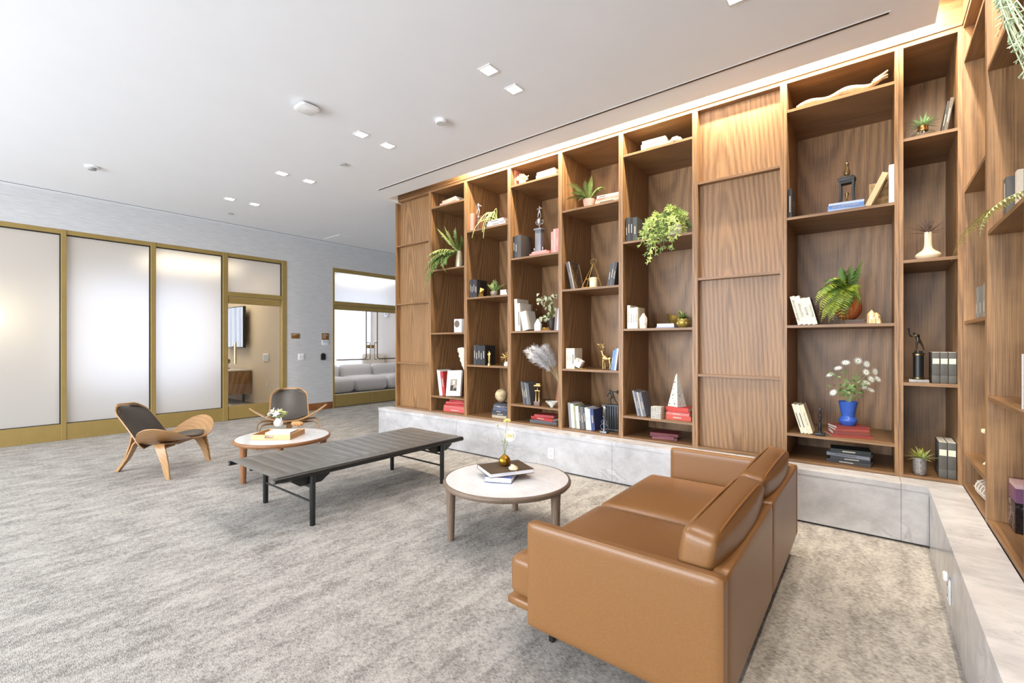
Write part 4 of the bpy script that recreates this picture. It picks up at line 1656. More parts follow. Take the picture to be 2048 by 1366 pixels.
MB().lathe([(0.0115, 0.083), (0.0105, 0.10), (0.012, 0.135), (0.017, 0.158), (0.016, 0.158), (0.011, 0.135), (0.0095, 0.10), (0.0105, 0.083)], 20).build('glass_neck', glass_mat, vs_, smooth=80)
petal_w = M('petal_white', (246, 242, 226), 0.6, var=0.03)
petal_y = M('petal_yellow', (240, 216, 112), 0.6, var=0.1)


def ranunculus(parent, c, r, axis, mat):
    axis = Vector(axis).normalized()
    q = axis.to_track_quat('Z', 'Y')
    c = Vector(c)
    m = MB()
    for ring, (rad, n_, tilt, off) in enumerate(((1.0, 8, 70, -0.25), (0.8, 8, 50, -0.1), (0.6, 7, 32, 0.05), (0.4, 6, 15, 0.12))):
        for k in range(n_):
            a = 2 * PI * (k + 0.5 * (ring % 2)) / n_
            out = Vector((math.cos(a), math.sin(a), 0))
            sd = Vector((-math.sin(a), math.cos(a), 0))
            tl = math.radians(tilt)
            w = rad * r * 0.55
            pts = []
            for j in range(4):
                t = j / 3
                rr = rad * r * (0.15 + 0.85 * t * math.sin(tl) + 0.15)
                zz = off * r + rad * r * 0.75 * t * math.cos(tl) + 0.12 * r * t * t
                ww = w * (0.35 + 0.65 * math.sin(PI * (0.15 + 0.6 * t)))
                pts += [out * rr - sd * ww + Vector((0, 0, zz + 0.05 * r)), out * (rr * 1.05) + Vector((0, 0, zz)), out * rr + sd * ww + Vector((0, 0, zz + 0.05 * r))]
            m.add([c + q @ x for x in pts], [(3 * j + i, 3 * j + i + 1, 3 * j + i + 4, 3 * j + i + 3) for j in range(3) for i in range(2)])
    m.build('flower', mat, parent, smooth=60)
    e = MB().lathe([(0.0, -0.1 * r), (0.22 * r, 0.05 * r), (0.24 * r, 0.2 * r), (0.12 * r, 0.34 * r), (0, 0.36 * r)], 12)
    e.v = [tuple(c + q @ Vector(x)) for x in e.v]
    e.build('flower_heart', petal_y, parent, smooth=80)


def loc_of(u, v, base):
    """world offset from a base point at the distance of that base point (upright plane facing the lens)"""
    r = Vector(_ray(u, v))
    nrm = Vector((-_s, _c, 0))
    b = Vector(base) - Vector((0, 0, CAM_H))
    t = b.dot(nrm) / r.dot(nrm)
    return r * t + Vector((0, 0, CAM_H)) - Vector(base)


base = (p.x, p.y, TB)
f1, f2, f3 = loc_of(1020, 872, base), loc_of(1014, 842, base), loc_of(995, 851, base)
for f, w in ((f1, 0.0016), (f2, 0.0014), (f3, 0.0010)):
    MB().tube(bez((0, 0, 0.05), (0, 0, f.z * 0.6), f, 8), w, 6).build('stem', STEM, vs_)
ranunculus(vs_, f1, 0.036, (0.35, -0.8, 0.15), petal_w)
ranunculus(vs_, f2, 0.024, (0.1, -0.3, 0.9), M('petal_cream', (244, 232, 168), 0.6, var=0.05))
MB().lathe([(0, -0.008), (0.006, -0.004), (0.0075, 0.002), (0.004, 0.008), (0, 0.009)], 10, f3).build('flower_bud', G_PALE, vs_, smooth=80)
for k in range(5):
    z = 0.155 + 0.010 * k
    a = k * 1.9
    blade((0, 0, z), (0.02 * math.cos(a), 0.02 * math.sin(a), z + 0.014), (0.04 * math.cos(a), 0.04 * math.sin(a), z + 0.004), 0.012, vs_, G_FERN)
p = at_z(1026, 940, TB)
s = thing('crystal', 'pale yellow citrine crystal cluster on the brown leather book', 'mineral', (p.x, p.y, TB), 0.4)
cit = M('citrine', (246, 222, 176), 0.35, var=0.08, scale=30, Subsurface_Weight=0.2)
rock('cluster', s, cit, (0.036, 0.026, 0.020), 3, 3, 0.6)
m = MB()
rnd = random.Random(5)
for k in range(7):
    a, t_ = rnd.uniform(0, 2 * PI), rnd.uniform(0, 0.7)
    d = Vector((math.cos(a) * math.sin(t_), math.sin(a) * math.sin(t_), math.cos(t_)))
    o_ = Vector((rnd.uniform(-0.015, 0.015), rnd.uniform(-0.01, 0.01), 0.018))
    h = rnd.uniform(0.014, 0.028)
    m.tube([o_, o_ + d * h * 0.7, o_ + d * h], [0.009, 0.008, 0.001], 6)
m.build('points', cit, s, smooth=0)

# ================================================================== ON THE WALNUT-RIMMED TABLE
a_ = at_z(502, 880, TZ)
b_ = at_z(580, 880, TZ)
c_ = at_z(622, 864, TZ)
ex = (b_ - a_)
ang = math.atan2(ex.y, ex.x)
tr = thing('serving_tray', 'pale wooden tray with slot handles on the walnut-rimmed table', 'tray', (a_.x, a_.y, TZ), ang)
TL = ex.length
TW = min(0.34, (c_ - b_).length)
MB().box(0, 0, 0, TL, TW, 0.008).build('base', pale_wood, tr, smooth=0)
hs = 0.052
m = MB()
m.box(0, 0, 0.0085, TL * 0.36, 0.011, hs).box(TL * 0.56, 0, 0.0085, TL, 0.011, hs).box(TL * 0.36, 0, 0.0085, TL * 0.56, 0.011, 0.020).box(TL * 0.36, 0, hs - 0.008, TL * 0.56, 0.011, hs)
m.build('handle_side', pale_wood, tr, smooth=0)
m = MB()
m.box(0, TW - 0.011, 0.0085, TL * 0.36, TW, hs).box(TL * 0.56, TW - 0.011, 0.0085, TL, TW, hs).box(TL * 0.36, TW - 0.011, 0.0085, TL * 0.56, TW, 0.020).box(TL * 0.36, TW - 0.011, hs - 0.008, TL * 0.56, TW, hs)
m.build('handle_side', pale_wood, tr, smooth=0)
honey = wood('honey_wood', (160, 112, 56), (202, 152, 92), 'Y', 0.5, 2.0, 0.4)
MB().box(0, 0.0115, 0.0085, 0.011, TW - 0.0115, hs).build('long_side', honey, tr, smooth=0)
MB().box(TL - 0.011, 0.0115, 0.0085, TL, TW - 0.0115, hs).build('long_side', honey, tr, smooth=0)
m = MB()
m.box(TL * 0.36 - 0.004, -0.002, 0.016, TL * 0.36, 0.0, hs - 0.004).box(TL * 0.56, -0.002, 0.016, TL * 0.56 + 0.004, 0, hs - 0.004).box(TL * 0.36, -0.002, 0.016, TL * 0.56, 0, 0.02).box(TL * 0.36, -0.002, hs - 0.008, TL * 0.56, 0, hs - 0.004)
tag(m.build('handle_frame', brass, tr, smooth=0), 'thin brass handle frame')
ey = Vector((-math.sin(ang), math.cos(ang), 0))
exn = Vector((math.cos(ang), math.sin(ang), 0))
for k, (t_, lab, off) in enumerate(((0.020, 'lower white book in the wooden tray', 0.0), (0.030, 'upper white book in the wooden tray under the flower vase', 0.008))):
    pp = a_ + exn * (0.095 + off) + ey * (0.075 + off * 0.5)
    b = thing('book', lab, 'book', (pp.x, pp.y, TZ + 0.009 + 0.0205 * k), ang + 0.05 * k)
    L, W = 0.255, 0.19
    MB().box(0, 0, 0, L, W, 0.003).box(0, 0, t_ - 0.003, L, W, t_).box(0, 0, 0.003, L, 0.003, t_ - 0.003).build('cover', M('white_cover', (232, 230, 230), 0.45), b, smooth=0)
    MB().box(0.004, 0.0035, 0.0032, L - 0.004, W - 0.004, t_ - 0.0032).build('pages', pages_mat, b, smooth=0)
BZ = TZ + 0.009 + 0.0205 + 0.0305
p = at_z(557, 852, BZ)
fv = thing('flower_vase', 'small round white jug of white lilies on the tray books', 'vase', (p.x, p.y, BZ))
porcelain = M('white_porcelain', (238, 238, 238), 0.2, var=0.01)
MB().lathe([(0.0, 0), (0.028, 0), (0.045, 0.014), (0.052, 0.036), (0.046, 0.058), (0.030, 0.074), (0.026, 0.084), (0.032, 0.092), (0.029, 0.092), (0.023, 0.084), (0.026, 0.072), (0.0, 0.06)], 28).build('jug', porcelain, fv, smooth=80)
hd = [(0.03 + 0.022 * math.sin(t_), 0.01, 0.078 - 0.018 * math.cos(t_) + 0.004) for t_ in [k / 8 * PI for k in range(9)]]
MB().tube(hd, 0.0045, 8).build('handle', porcelain, fv, smooth=80)
lily = M('lily_white', (246, 244, 232), 0.55, var=0.03)
lily_g = M('lily_green', (206, 214, 140), 0.55, var=0.1)
rnd = random.Random(11)
for k in range(8):
    a = k * 2.4
    rr = 0.03 + 0.055 * (k / 8)
    c = Vector((rr * math.cos(a) - 0.015, rr * math.sin(a), 0.125 + rnd.uniform(0, 0.05) - 0.03 * (k / 8)))
    MB().tube([(0, 0, 0.07), (c.x * 0.5, c.y * 0.5, c.z - 0.03), c], 0.002, 5).build('stem', STEM, fv)
    ax = Vector((c.x, c.y - 0.03, 0.06)).normalized()
    m = MB()
    for j in range(6):
        b2 = j * PI / 3
        q = ax.to_track_quat('Z', 'Y')
        o1 = q @ Vector((0.02 * math.cos(b2), 0.02 * math.sin(b2), 0.025))
        o2 = q @ Vector((0.052 * math.cos(b2), 0.052 * math.sin(b2), 0.022 + 0.012 * (j % 2)))
        blade(c, c + o1, c + o2, 0.03, None, None, join=m, up=ax, n=5)
    m.build('lily', lily if k % 3 else lily_g, fv, smooth=60)
for k in range(7):
    a = k * 2.4 + 1
    rr = 0.07
    blade((0, 0, 0.085), (rr * 0.5 * math.cos(a), rr * 0.5 * math.sin(a), 0.125), (rr * 1.3 * math.cos(a) - 0.02, rr * 1.3 * math.sin(a), 0.095), 0.032, fv, G_PALE)
p = at_z(594, 853, BZ)
sh = thing('sea_shell', 'brown ridged whelk shell lying on the tray books', 'shell', (p.x, p.y, BZ + 0.031), ang - 0.25)
shell_m = M('whelk_shell', (186, 138, 84), 0.5, var=0.35, scale=50)
pts, rad = [], []
for k in range(26):
    t_ = k / 25
    pts.append((-0.075 + 0.15 * t_, 0.004 * math.sin(k * 1.1), 0.004 * math.cos(k * 1.1)))
    r = 0.030 * math.sin(PI * (0.10 + 0.72 * t_)) ** 0.9
    rad.append(max(0.006, r * (1 + 0.13 * math.sin(k * 2.1))))
MB().tube(pts, rad, 16).build('whorls', shell_m, sh, smooth=40)
m = MB()
for k in range(5):
    for j in range(7):
        a = j / 7 * 2 * PI
        x = -0.03 + 0.02 * k
        r = 0.027 - 0.002 * abs(k - 2)
        o_ = Vector((x, r * math.cos(a), r * math.sin(a)))
        if o_.z < -0.012:
            continue
        m.tube([o_, o_ * 1.0 + Vector((-0.003, 0.006 * math.cos(a), 0.006 * math.sin(a)))], [0.004, 0.001], 5)
m.build('nodules', shell_m, sh)
# ================================================================== THINGS ON THE SHELVES
ZA = [3.3525, 2.4535, 1.5535, 0.6535]     # tops of the shelves of one rhythm
ZB = [2.9075, 2.0135, 1.1145]
Z0 = ZP + 0.0225                          # top of the bottom boards
BLK, CHR, GRY, WHT, CRM = (38, 38, 40), (66, 66, 70), (128, 124, 120), (232, 230, 226), (232, 222, 196)
PNK, ROS, RED, CRI, MAR = (226, 164, 156), (206, 134, 128), (184, 54, 52), (200, 80, 66), (112, 44, 52)
BLU, NAV, STE = (98, 136, 186), (52, 66, 112), (104, 112, 130)


def prow(where, u0, u1, Y, z, h, d, specs, lean=0.0, group=None, labels=None):
    """row of upright books between two pixel columns; specs: (share, height factor, rgb, word, extra)"""
    x0, x1 = X_(u0, Y), X_(u1, Y)
    tot = sum(s[0] for s in specs)
    ca = math.cos(math.radians(lean))
    rows = []
    for s in specs:
        rows.append(((x1 - x0) * s[0] / tot * ca - 0.0012, h * s[1], d * random.uniform(0.97, 1.0), s[2], s[3], s[4] if len(s) > 4 else {}))
    return book_row(where, x0, Y, z, rows, lean, group, labels=labels)


def pstack(where, u0, u1, Y, z, specs, group=None):
    """stack between two pixel columns, front edge at depth Y; specs: (thick, length share, depth, rgb, word, turn, extra)"""
    x0, x1 = X_(u0, Y), X_(u1, Y)
    w = x1 - x0
    sp = [(s[0], w * s[1], s[2], s[3], s[4], s[5]) + ((s[6],) if len(s) > 6 else ()) for s in specs]
    return book_stack(where, (x0 + x1) / 2, Y + max(s[2] for s in specs) / 2, z, sp, group)


SPB = {'band': [(0.12, 0.16), (0.36, 0.72), (0.86, 0.89)]}
SPB2 = {'band': [(0.22, 0.24), (0.30, 0.62)]}
SPD = {'band': [(0.2, 0.7)], 'tmat': PRINT_D}
clay = M('pink_clay', (206, 164, 148), 0.7)
champ = M('champagne_glaze', (206, 196, 166), 0.3, 0.4, var=0.08)

# ---------------- unit with the white speaker
where = 'on the top shelf above the tall fern vase'
pstack(where, 880, 917, 4.50, ZA[0], [(0.052, 1.0, 0.20, (226, 172, 160), 'dusty pink', 3), (0.045, 0.86, 0.19, (222, 200, 176), 'cream', -8)])
base = (X_(918.5, 4.60), 4.60, ZA[1])
fv = thing('fern_vase', 'tall champagne vase with long trailing fern fronds near the passage end', 'potted plant', base)
MB().lathe([(0, 0), (0.050, 0), (0.054, 0.01), (0.050, 0.12), (0.041, 0.22), (0.036, 0.255), (0.030, 0.255), (0.032, 0.2), (0.0, 0.18)], 24).build('vase', champ, fv, smooth=60)
top = Vector((0, 0, 0.25))
for (u, v), (mu, mv), L in (((875, 456), (900, 480), 0.11), ((891, 453), (905, 485), 0.10), ((913, 455), (915, 480), 0.10), ((862, 556), (890, 498), 0.13), ((863, 598), (874, 520), 0.115),
                            ((924, 470), (921, 488), 0.06), ((910, 548), (893, 515), 0.075), ((872, 520), (890, 494), 0.13), ((898, 462), (906, 486), 0.09), ((867, 575), (882, 508), 0.12), ((868, 540), (892, 497), 0.13)):
    e, mm = loc_of(u, v, base), loc_of(mu, mv, base)
    e.y -= 0.17 if v > 500 else 0.02
    mm.y -= 0.20 if v > 500 else 0.0
    frond(top, mm, e, L, fv, random.choice([G_FERN, G_PALE, G_MOSS]), 30, wid=0.2)
base = (X_(915.5, 4.47), 4.47, ZA[2])
s = thing('cube_speaker', 'white cube speaker with round dark cone on the middle shelf', 'speaker', base)
wd = 0.145
MB().box(-wd / 2, 0, 0, wd / 2, 0.15, 0.185).build('cabinet', white_mat, s, bevel=0.004)
m = MB().lathe([(0.0, 0.0), (0.042, 0.001), (0.046, 0.004)], 28)
m.v = [(p[0] - 0.012, -p[2] - 0.001, p[1] + 0.118) for p in m.v]
m.build('cone', M('speaker_cone', (112, 94, 80), 0.7), s)
m = MB()
pts = [(-0.012 + 0.048 * math.cos(a), -0.003, 0.118 + 0.048 * math.sin(a)) for a in [2 * PI * k / 32 for k in range(32)]]
m.tube(pts, 0.004, 6, closed=True)
m.build('surround', M('grey_plastic', (150, 150, 150), 0.5), s)
MB().box(-0.02, -0.001, 0.02, 0.0, -0.0002, 0.026).build('control_mark', M('grey_plastic', (150, 150, 150), 0.5), s, smooth=0)
where = 'on the low shelf under the cube speaker'
x = prow(where, 879, 891, 4.50, ZA[3], 0.37, 0.24, [(0.6, 1.0, (206, 204, 200), 'pale grey'), (0.8, 0.96, WHT, 'white'), (1.3, 0.93, (176, 58, 56), 'red spined', SPB)], 9,
         labels=['pale grey book leaning outermost in the row under the cube speaker', 'white book leaning beside the red one under the cube speaker', 'red spined book leaning behind the white picture cover book'])
# large white book showing its picture cover
bx = thing('picture_book', 'white book with a room photograph on its cover leaning under the speaker', 'book', (X_(891.5, 4.47), 4.47, ZA[3] + 0.007), rot=(math.radians(-10), math.radians(-3), math.radians(6)))
MB().box(0, 0, 0, 0.255, 0.032, 0.36).build('cover', M('white_cover', (232, 230, 230), 0.45), bx, smooth=0)
MB().box(0.07, -0.0012, 0.07, 0.19, -0.0002, 0.235).build('cover_photo', M('photo_print', (150, 136, 118), 0.5, var=0.5, scale=26), bx, smooth=0)
MB().box(0.075, -0.0022, 0.075, 0.125, -0.0013, 0.15).box(0.135, -0.0022, 0.072, 0.185, -0.0013, 0.11).build('photo_detail', M('photo_dark', (52, 44, 40), 0.6), bx, smooth=0)
MB().box(0.11, -0.0022, 0.16, 0.15, -0.0013, 0.22).build('photo_window', M('photo_light', (218, 212, 200), 0.6), bx, smooth=0)
base = (-4.415, 4.68, ZA[3])
s = thing('coral_sculpture', 'white ruffled coral vase half hidden behind the upright beside the pictured book', 'sculpture', (base[0] - 0.085, base[1], base[2]))


def ruffle(a, b):
    an = a * 2 * PI
    f = max(0.0, (b - 0.5) / 0.5)
    r = 0.034 + 0.10 * f ** 0.7 + 0.022 * f * math.sin(an * 7 + b * 9) + 0.012 * math.sin(b * 60) * f
    return (r * math.cos(an), r * math.sin(an), 0.012 + 0.66 * b + 0.02 * f * math.sin(an * 3))


MB().sheet(ruffle, 56, 36, 0.006).build('ruffled_body', M('matte_plaster', (226, 218, 202), 0.8), s, smooth=60)
MB().lathe([(0, 0), (0.042, 0), (0.042, 0.008), (0, 0.01)], 20).build('foot', MATS['matte_plaster'], s)
pstack('at the passage end bottom board', 888, 934, 4.52, Z0, [(0.046, 1.0, 0.20, (214, 92, 88), 'coral red', 4, SPB2), (0.036, 1.0, 0.20, (206, 112, 106), 'rose red', 2), (0.03, 0.96, 0.19, RED, 'crimson', -4), (0.026, 0.8, 0.18, (196, 82, 80), 'faded red', 12), (0.024, 0.66, 0.16, (190, 66, 66), 'bright red', -6)])

# ---------------- unit with the globe
upright('pale pink upright book beside the small runner trophy', -4.272, 4.48, ZB[0], 0.05, 0.245, 0.19, (216, 150, 138))
upright('thin brown upright book behind the small runner trophy', -4.2195, 4.50, ZB[0], 0.022, 0.235, 0.17, (142, 96, 72))
base = (X_(957, 4.50), 4.50, ZB[0])
s = thing('trophy', 'small tarnished runner trophy beside the pale pink book', 'trophy', base)
MB().box(-0.028, -0.028, 0, 0.028, 0.028, 0.018).build('base', M('trophy_walnut', (92, 72, 60), 0.4), s, bevel=0.002)
MB().lathe([(0.022, 0.018), (0.022, 0.16), (0.027, 0.165), (0.027, 0.172), (0, 0.174)], 16).build('column', M('trophy_brown', (112, 92, 82), 0.3, 0.4), s)
MB().lathe([(0.01, 0.174), (0.014, 0.19), (0.006, 0.20), (0.006, 0.206)], 12).build('riser', silver, s)
J, B = person({'al': (-0.20, 0.0, 0.16), 'kl': (-0.10, 0, 0.30), 'fl': (-0.26, 0, 0.13), 'kr': (0.12, 0, 0.33), 'ar': (0.05, 0, 0.07), 'fr': (0.10, 0, 0.03), 'er': (0.2, 0, 0.74), 'hr': (0.33, 0, 0.66), 'el': (-0.18, 0, 0.70), 'hl': (-0.10, 0, 0.93)})
figure(s, J, B, silver, 'runner_figure', (0, 0, 0.202), 0.17)
pz = pstack('under the trailing air plant', 973, 1010, 4.445, ZB[0], [(0.048, 1.0, 0.21, (178, 178, 184), 'silver grey', 2, {'title': 'DESIGN', 'tmat': PRINT_D}), (0.034, 0.92, 0.2, (222, 220, 220), 'white', -5, SPD)])
base = (X_(993, 4.58), 4.58, pz)
s = thing('air_plant', 'stringy pale green air plant draped over a book stack', 'plant', base)
for k, (u, v, mu, mv) in enumerate(((964, 481, 968, 440), (986, 482, 986, 424), (984, 470, 985, 425), (978, 447, 984, 424), (988, 452, 990, 422), (996, 448, 996, 421), (1004, 430, 1003, 420), (974, 452, 980, 428), (992, 450, 993, 424), (1000, 446, 999, 424), (983, 448, 987, 424))):
    e, mm = loc_of(u, v, base), loc_of(mu, mv - 6, base)
    if v > 460:
        e.y -= 0.19
        mm.y -= 0.15
    else:
        e.y -= 0.165 + 0.01 * (k % 3)
        mm.y -= 0.06
        mm.z += 0.05
    MB().tube(bez((0.01 * (k % 3) - 0.01, 0, 0.03), mm, e, 12), [0.0075 - 0.0045 * j / 12 for j in range(13)], 6).build('strand', G_PALE, s, smooth=80)
MB().lathe([(0, 0), (0.035, 0.0), (0.03, 0.02), (0.015, 0.06), (0, 0.07)], 12).build('heart', G_MOSS, s, smooth=80)
where = 'beside the folded gold ornament'
prow(where, 939.5, 954, 4.47, ZB[1], 0.245, 0.2, [(0.8, 1.0, CHR, 'charcoal', SPB), (1.1, 1.02, BLK, 'black', SPB2), (0.9, 1.0, (52, 52, 56), 'dark grey', SPB), (1.2, 0.97, BLK, 'black', SPB2)],
     labels=['charcoal book at the open end of the dark row beside the gold ornament', 'tallest black book of the row beside the gold ornament', 'dark grey book third in the row beside the gold ornament', 'black book nearest the folded gold ornament'])
base = (X_(961.5, 4.46), 4.46, ZB[1])
s = thing('folded_ornament', 'folded gold faceted ornament before the black books', 'ornament', base)
m = MB()
pg = [Vector((-0.05, 0, 0.0)), Vector((0.045, 0.0, 0.0)), Vector((0.02, 0.03, 0.06)), Vector((-0.03, 0.0, 0.055)), Vector((0.055, 0.01, 0.10)), Vector((-0.01, 0.0, 0.125)), Vector((0.01, -0.03, 0.05))]
m.add(pg, [(0, 6, 3), (0, 1, 6), (1, 2, 6), (3, 6, 5), (6, 4, 5), (6, 2, 4), (0, 3, 2, 1), (3, 5, 4, 2)])
m.build('facets', gold, s, smooth=0)
base = (X_(989, 4.52), 4.52, ZB[1])
s = thing('potted_fern', 'small bushy green plant in a woven silver bowl', 'potted plant', base)
MB().lathe([(0, 0), (0.032, 0), (0.05, 0.025), (0.056, 0.055), (0.050, 0.068), (0.046, 0.06), (0, 0.055)], 18).build('bowl', M('woven_silver', (150, 140, 126), 0.5, 0.4, var=0.4, scale=90), s, smooth=60)
for k in range(22):
    a, e = k * 2.4, math.radians(25 + 60 * random.random())
    L = random.uniform(0.10, 0.19)
    d = Vector((math.cos(a) * math.cos(e), math.sin(a) * math.cos(e) * 0.7, math.sin(e)))
    frond((0, 0, 0.05), Vector((0, 0, 0.06)) + d * L * 0.6 + Vector((0, 0, 0.02)), Vector((0, 0, 0.05)) + d * L, 0.03, s, random.choice([G_FERN, G_MOSS, G_PALE]), 9, wid=0.5)
pstack('beside the small bushy plant', 1000, 1013, 4.50, ZB[1], [(0.035, 1.0, 0.2, (226, 220, 214), 'off-white', 3), (0.04, 0.94, 0.19, (230, 222, 212), 'cream white', -3)])
prow('beside the gold statuette', 947.5, 970, 4.46, ZB[2], 0.265, 0.21, [(0.8, 1.0, CHR, 'charcoal', SPB), (1, 1.0, BLK, 'black', SPB2), (1, 0.99, (44, 44, 50), 'slate black', SPB), (1, 0.98, (36, 38, 40), 'matte black', SPB2), (1.1, 0.98, BLK, 'glossy black', SPB)],
     labels=['charcoal book at the open end of the row behind the gold statuette', 'black book second in the row behind the gold statuette', 'slate black book in the middle of the row behind the gold statuette', 'matte black book fourth in the row behind the gold statuette', 'black book closest to the gold statuette'])
base = (X_(978.5, 4.45), 4.45, ZB[2])
s = thing('statuette', 'slim golden statuette standing before the black books', 'statuette', base)
MB().lathe([(0, 0), (0.024, 0), (0.024, 0.012), (0.018, 0.018), (0.018, 0.03), (0, 0.032)], 20).build('base', gold, s)
J, B = person({'hl': (-0.03, -0.08, 0.62), 'hr': (0.03, -0.08, 0.62), 'el': (-0.14, -0.02, 0.66), 'er': (0.14, -0.02, 0.66), 'kl': (-0.04, 0, 0.27), 'kr': (0.04, 0, 0.27), 'al': (-0.035, 0, 0.05), 'ar': (0.035, 0, 0.05), 'fl': (-0.04, -0.05, 0.02), 'fr': (0.04, -0.05, 0.02)})
figure(s, J, B, gold, 'standing_figure', (0, 0, 0.03), 0.165)
base = (X_(1013, 4.50), 4.50, ZB[2])
s = thing('starburst_ornament', 'spiky gold starburst ornament on a white foot', 'ornament', base)
MB().lathe([(0, 0), (0.03, 0), (0.034, 0.03), (0.022, 0.055), (0, 0.06)], 16).build('foot', porcelain, s, smooth=60)
m = MB()
rnd = random.Random(4)
c = Vector((-0.005, 0, 0.11))
for k in range(26):
    z = 1 - 2 * (k + 0.5) / 26
    a = k * 2.4
    r = math.sqrt(1 - z * z)
    d = Vector((r * math.cos(a), r * math.sin(a), z))
    m.tube([c, c + d * rnd.uniform(0.07, 0.10)], [0.0035, 0.0022], 5)
m.build('spikes', gold, s)
pz = pstack('under the old globe', 984, 1013, 4.50, Z0, [(0.035, 1.0, 0.21, (178, 164, 138), 'tan banded', 0, SPB2), (0.03, 1.02, 0.21, CHR, 'charcoal', 3, SPB), (0.03, 1.0, 0.2, (58, 62, 78), 'slate blue', -3, SPB2), (0.034, 0.92, 0.2, (78, 84, 104), 'steel blue', 5), (0.03, 0.86, 0.19, (96, 98, 112), 'grey blue', -6, SPB2), (0.024, 0.7, 0.18, (54, 56, 64), 'dark slate', 4)])
base = (X_(1003, 4.62), 4.62, pz)
s = thing('globe', 'antique cream globe resting on a stack of dark books', 'globe', base)
gm = M('globe_map', (192, 172, 134), 0.45, var=0.38, scale=16)
MB().lathe([(0.085 * math.sin(PI * k / 20), 0.092 - 0.085 * math.cos(PI * k / 20)) for k in range(21)], 32).build('sphere', gm, s, smooth=80)
MB().lathe([(0.086, 0.0915), (0.0862, 0.092), (0.086, 0.0935)], 40).build('equator_band', M('globe_band', (150, 124, 86), 0.5), s)
MB().lathe([(0.05, 0), (0.055, 0.004), (0.05, 0.012), (0.042, 0.018), (0.03, 0.008), (0.03, 0)], 24).build('ring_stand', M('trophy_walnut', (92, 72, 60), 0.4), s)

# ---------------- unit with the silver cup trophy
s = upright('tall coral pink book against the upright beside the white coral', -3.518, 4.49, ZA[0], 0.012, 0.215, 0.22, (226, 146, 128))
base = (X_(1045, 4.475), 4.475, ZA[0])
s = thing('coral_ornament', 'cream spiky coral ornament on the top shelf beside pale books', 'ornament', base)
MB().lathe([(0, 0), (0.04, 0), (0.045, 0.03), (0.038, 0.05), (0, 0.055)], 18).build('foot', M('matte_plaster', (226, 218, 202), 0.8), s, smooth=60)
cm = M('cream_coral', (222, 206, 158), 0.7)
for k in range(34):
    a, e = k * 2.4, math.radians(8 + 78 * ((k * 7) % 34) / 34)
    d = Vector((math.cos(a) * math.cos(e), math.sin(a) * math.cos(e), math.sin(e)))
    L = random.uniform(0.07, 0.105)
    MB().tube([Vector((0, 0, 0.04)), Vector((0, 0, 0.04)) + d * L * 0.7, Vector((0, 0, 0.04)) + d * L], [0.006, 0.008, 0.005], 6).build('finger', cm, s, smooth=80)
pstack('beside the cream coral ornament', 1072, 1111, 4.445, ZA[0], [(0.045, 1.0, 0.21, (226, 206, 186), 'pale cream', 2), (0.04, 0.94, 0.2, (220, 196, 180), 'blush cream', -3)])
prow('before the silver cup trophy', 1026, 1042, 4.46, ZA[1], 0.285, 0.24, [(0.9, 0.97, BLK, 'black', SPB), (1, 0.99, CHR, 'charcoal', SPB2), (1.6, 1.0, (78, 74, 72), 'grey brown')],
     labels=['thin black book at the open end beside the silver cup trophy', 'charcoal book in the middle of three beside the silver cup trophy', 'broad grey brown book showing its cover beside the silver cup trophy'])
pz = pstack('under the silver cup trophy', 1059, 1097, 4.46, ZA[1], [(0.028, 1.0, 0.22, (214, 130, 124), 'rose pink', 2), (0.024, 0.8, 0.2, (226, 150, 146), 'light pink', -4)])
base = (X_(1079, 4.56), 4.56, pz)
s = thing('trophy', 'tall silver cup trophy with a player figure on a grey pillar', 'trophy', base)
gp = M('grey_pillar', (120, 122, 128), 0.4, 0.2)
MB().box(-0.058, -0.045, 0, 0.058, 0.045, 0.012).build('base', gp, s, bevel=0.002)
MB().box(-0.042, -0.036, 0.012, 0.042, 0.036, 0.268).build('pillar', gp, s, bevel=0.002)
MB().box(-0.056, -0.046, 0.268, 0.056, 0.046, 0.288).build('cap', gp, s, bevel=0.002)
MB().lathe([(0.02, 0.288), (0.022, 0.294), (0.006, 0.305), (0.006, 0.318), (0.026, 0.34), (0.034, 0.375), (0.036, 0.40), (0.031, 0.402), (0.0, 0.40)], 24).build('cup', silver, s, smooth=60)
for sg in (-1, 1):
    MB().tube([(sg * 0.033, 0, 0.39), (sg * 0.052, 0, 0.385), (sg * 0.054, 0, 0.365), (sg * 0.042, 0, 0.345), (sg * 0.028, 0, 0.342)], 0.004, 6).build('handle', silver, s, smooth=80)
MB().lathe([(0.034, 0.402), (0.012, 0.412), (0.012, 0.42), (0, 0.422)], 16).build('lid', silver, s)
J, B = person({'hr': (0.22, 0, 0.66), 'er': (0.2, 0, 0.76), 'hl': (-0.2, -0.02, 0.78), 'el': (-0.2, 0, 0.68), 'kl': (-0.12, 0, 0.28), 'al': (-0.16, 0, 0.05), 'kr': (0.10, 0, 0.27), 'ar': (0.16, 0, 0.05)})
figure(s, J, B, silver, 'player_figure', (0, 0, 0.42), 0.155)
for sg in (-1, 1):
    MB().lathe([(0.01, 0.012), (0.006, 0.03), (0.011, 0.05), (0.0, 0.062)], 10, (sg * 0.062, -0.02, 0)).build('side_finial', silver, s)
prow('beyond the silver cup trophy', 1102, 1117, 4.50, ZA[1], 0.29, 0.22, [(1, 0.9, (214, 138, 134), 'dusty rose', SPB2), (1, 1.0, (222, 160, 156), 'pale pink'), (1.2, 1.0, (206, 128, 130), 'deep rose', SPB2)],
     labels=['dusty rose book nearest the silver cup trophy', 'pale pink book in the middle of three beyond the silver cup', 'deep rose book against the upright beyond the silver cup'])
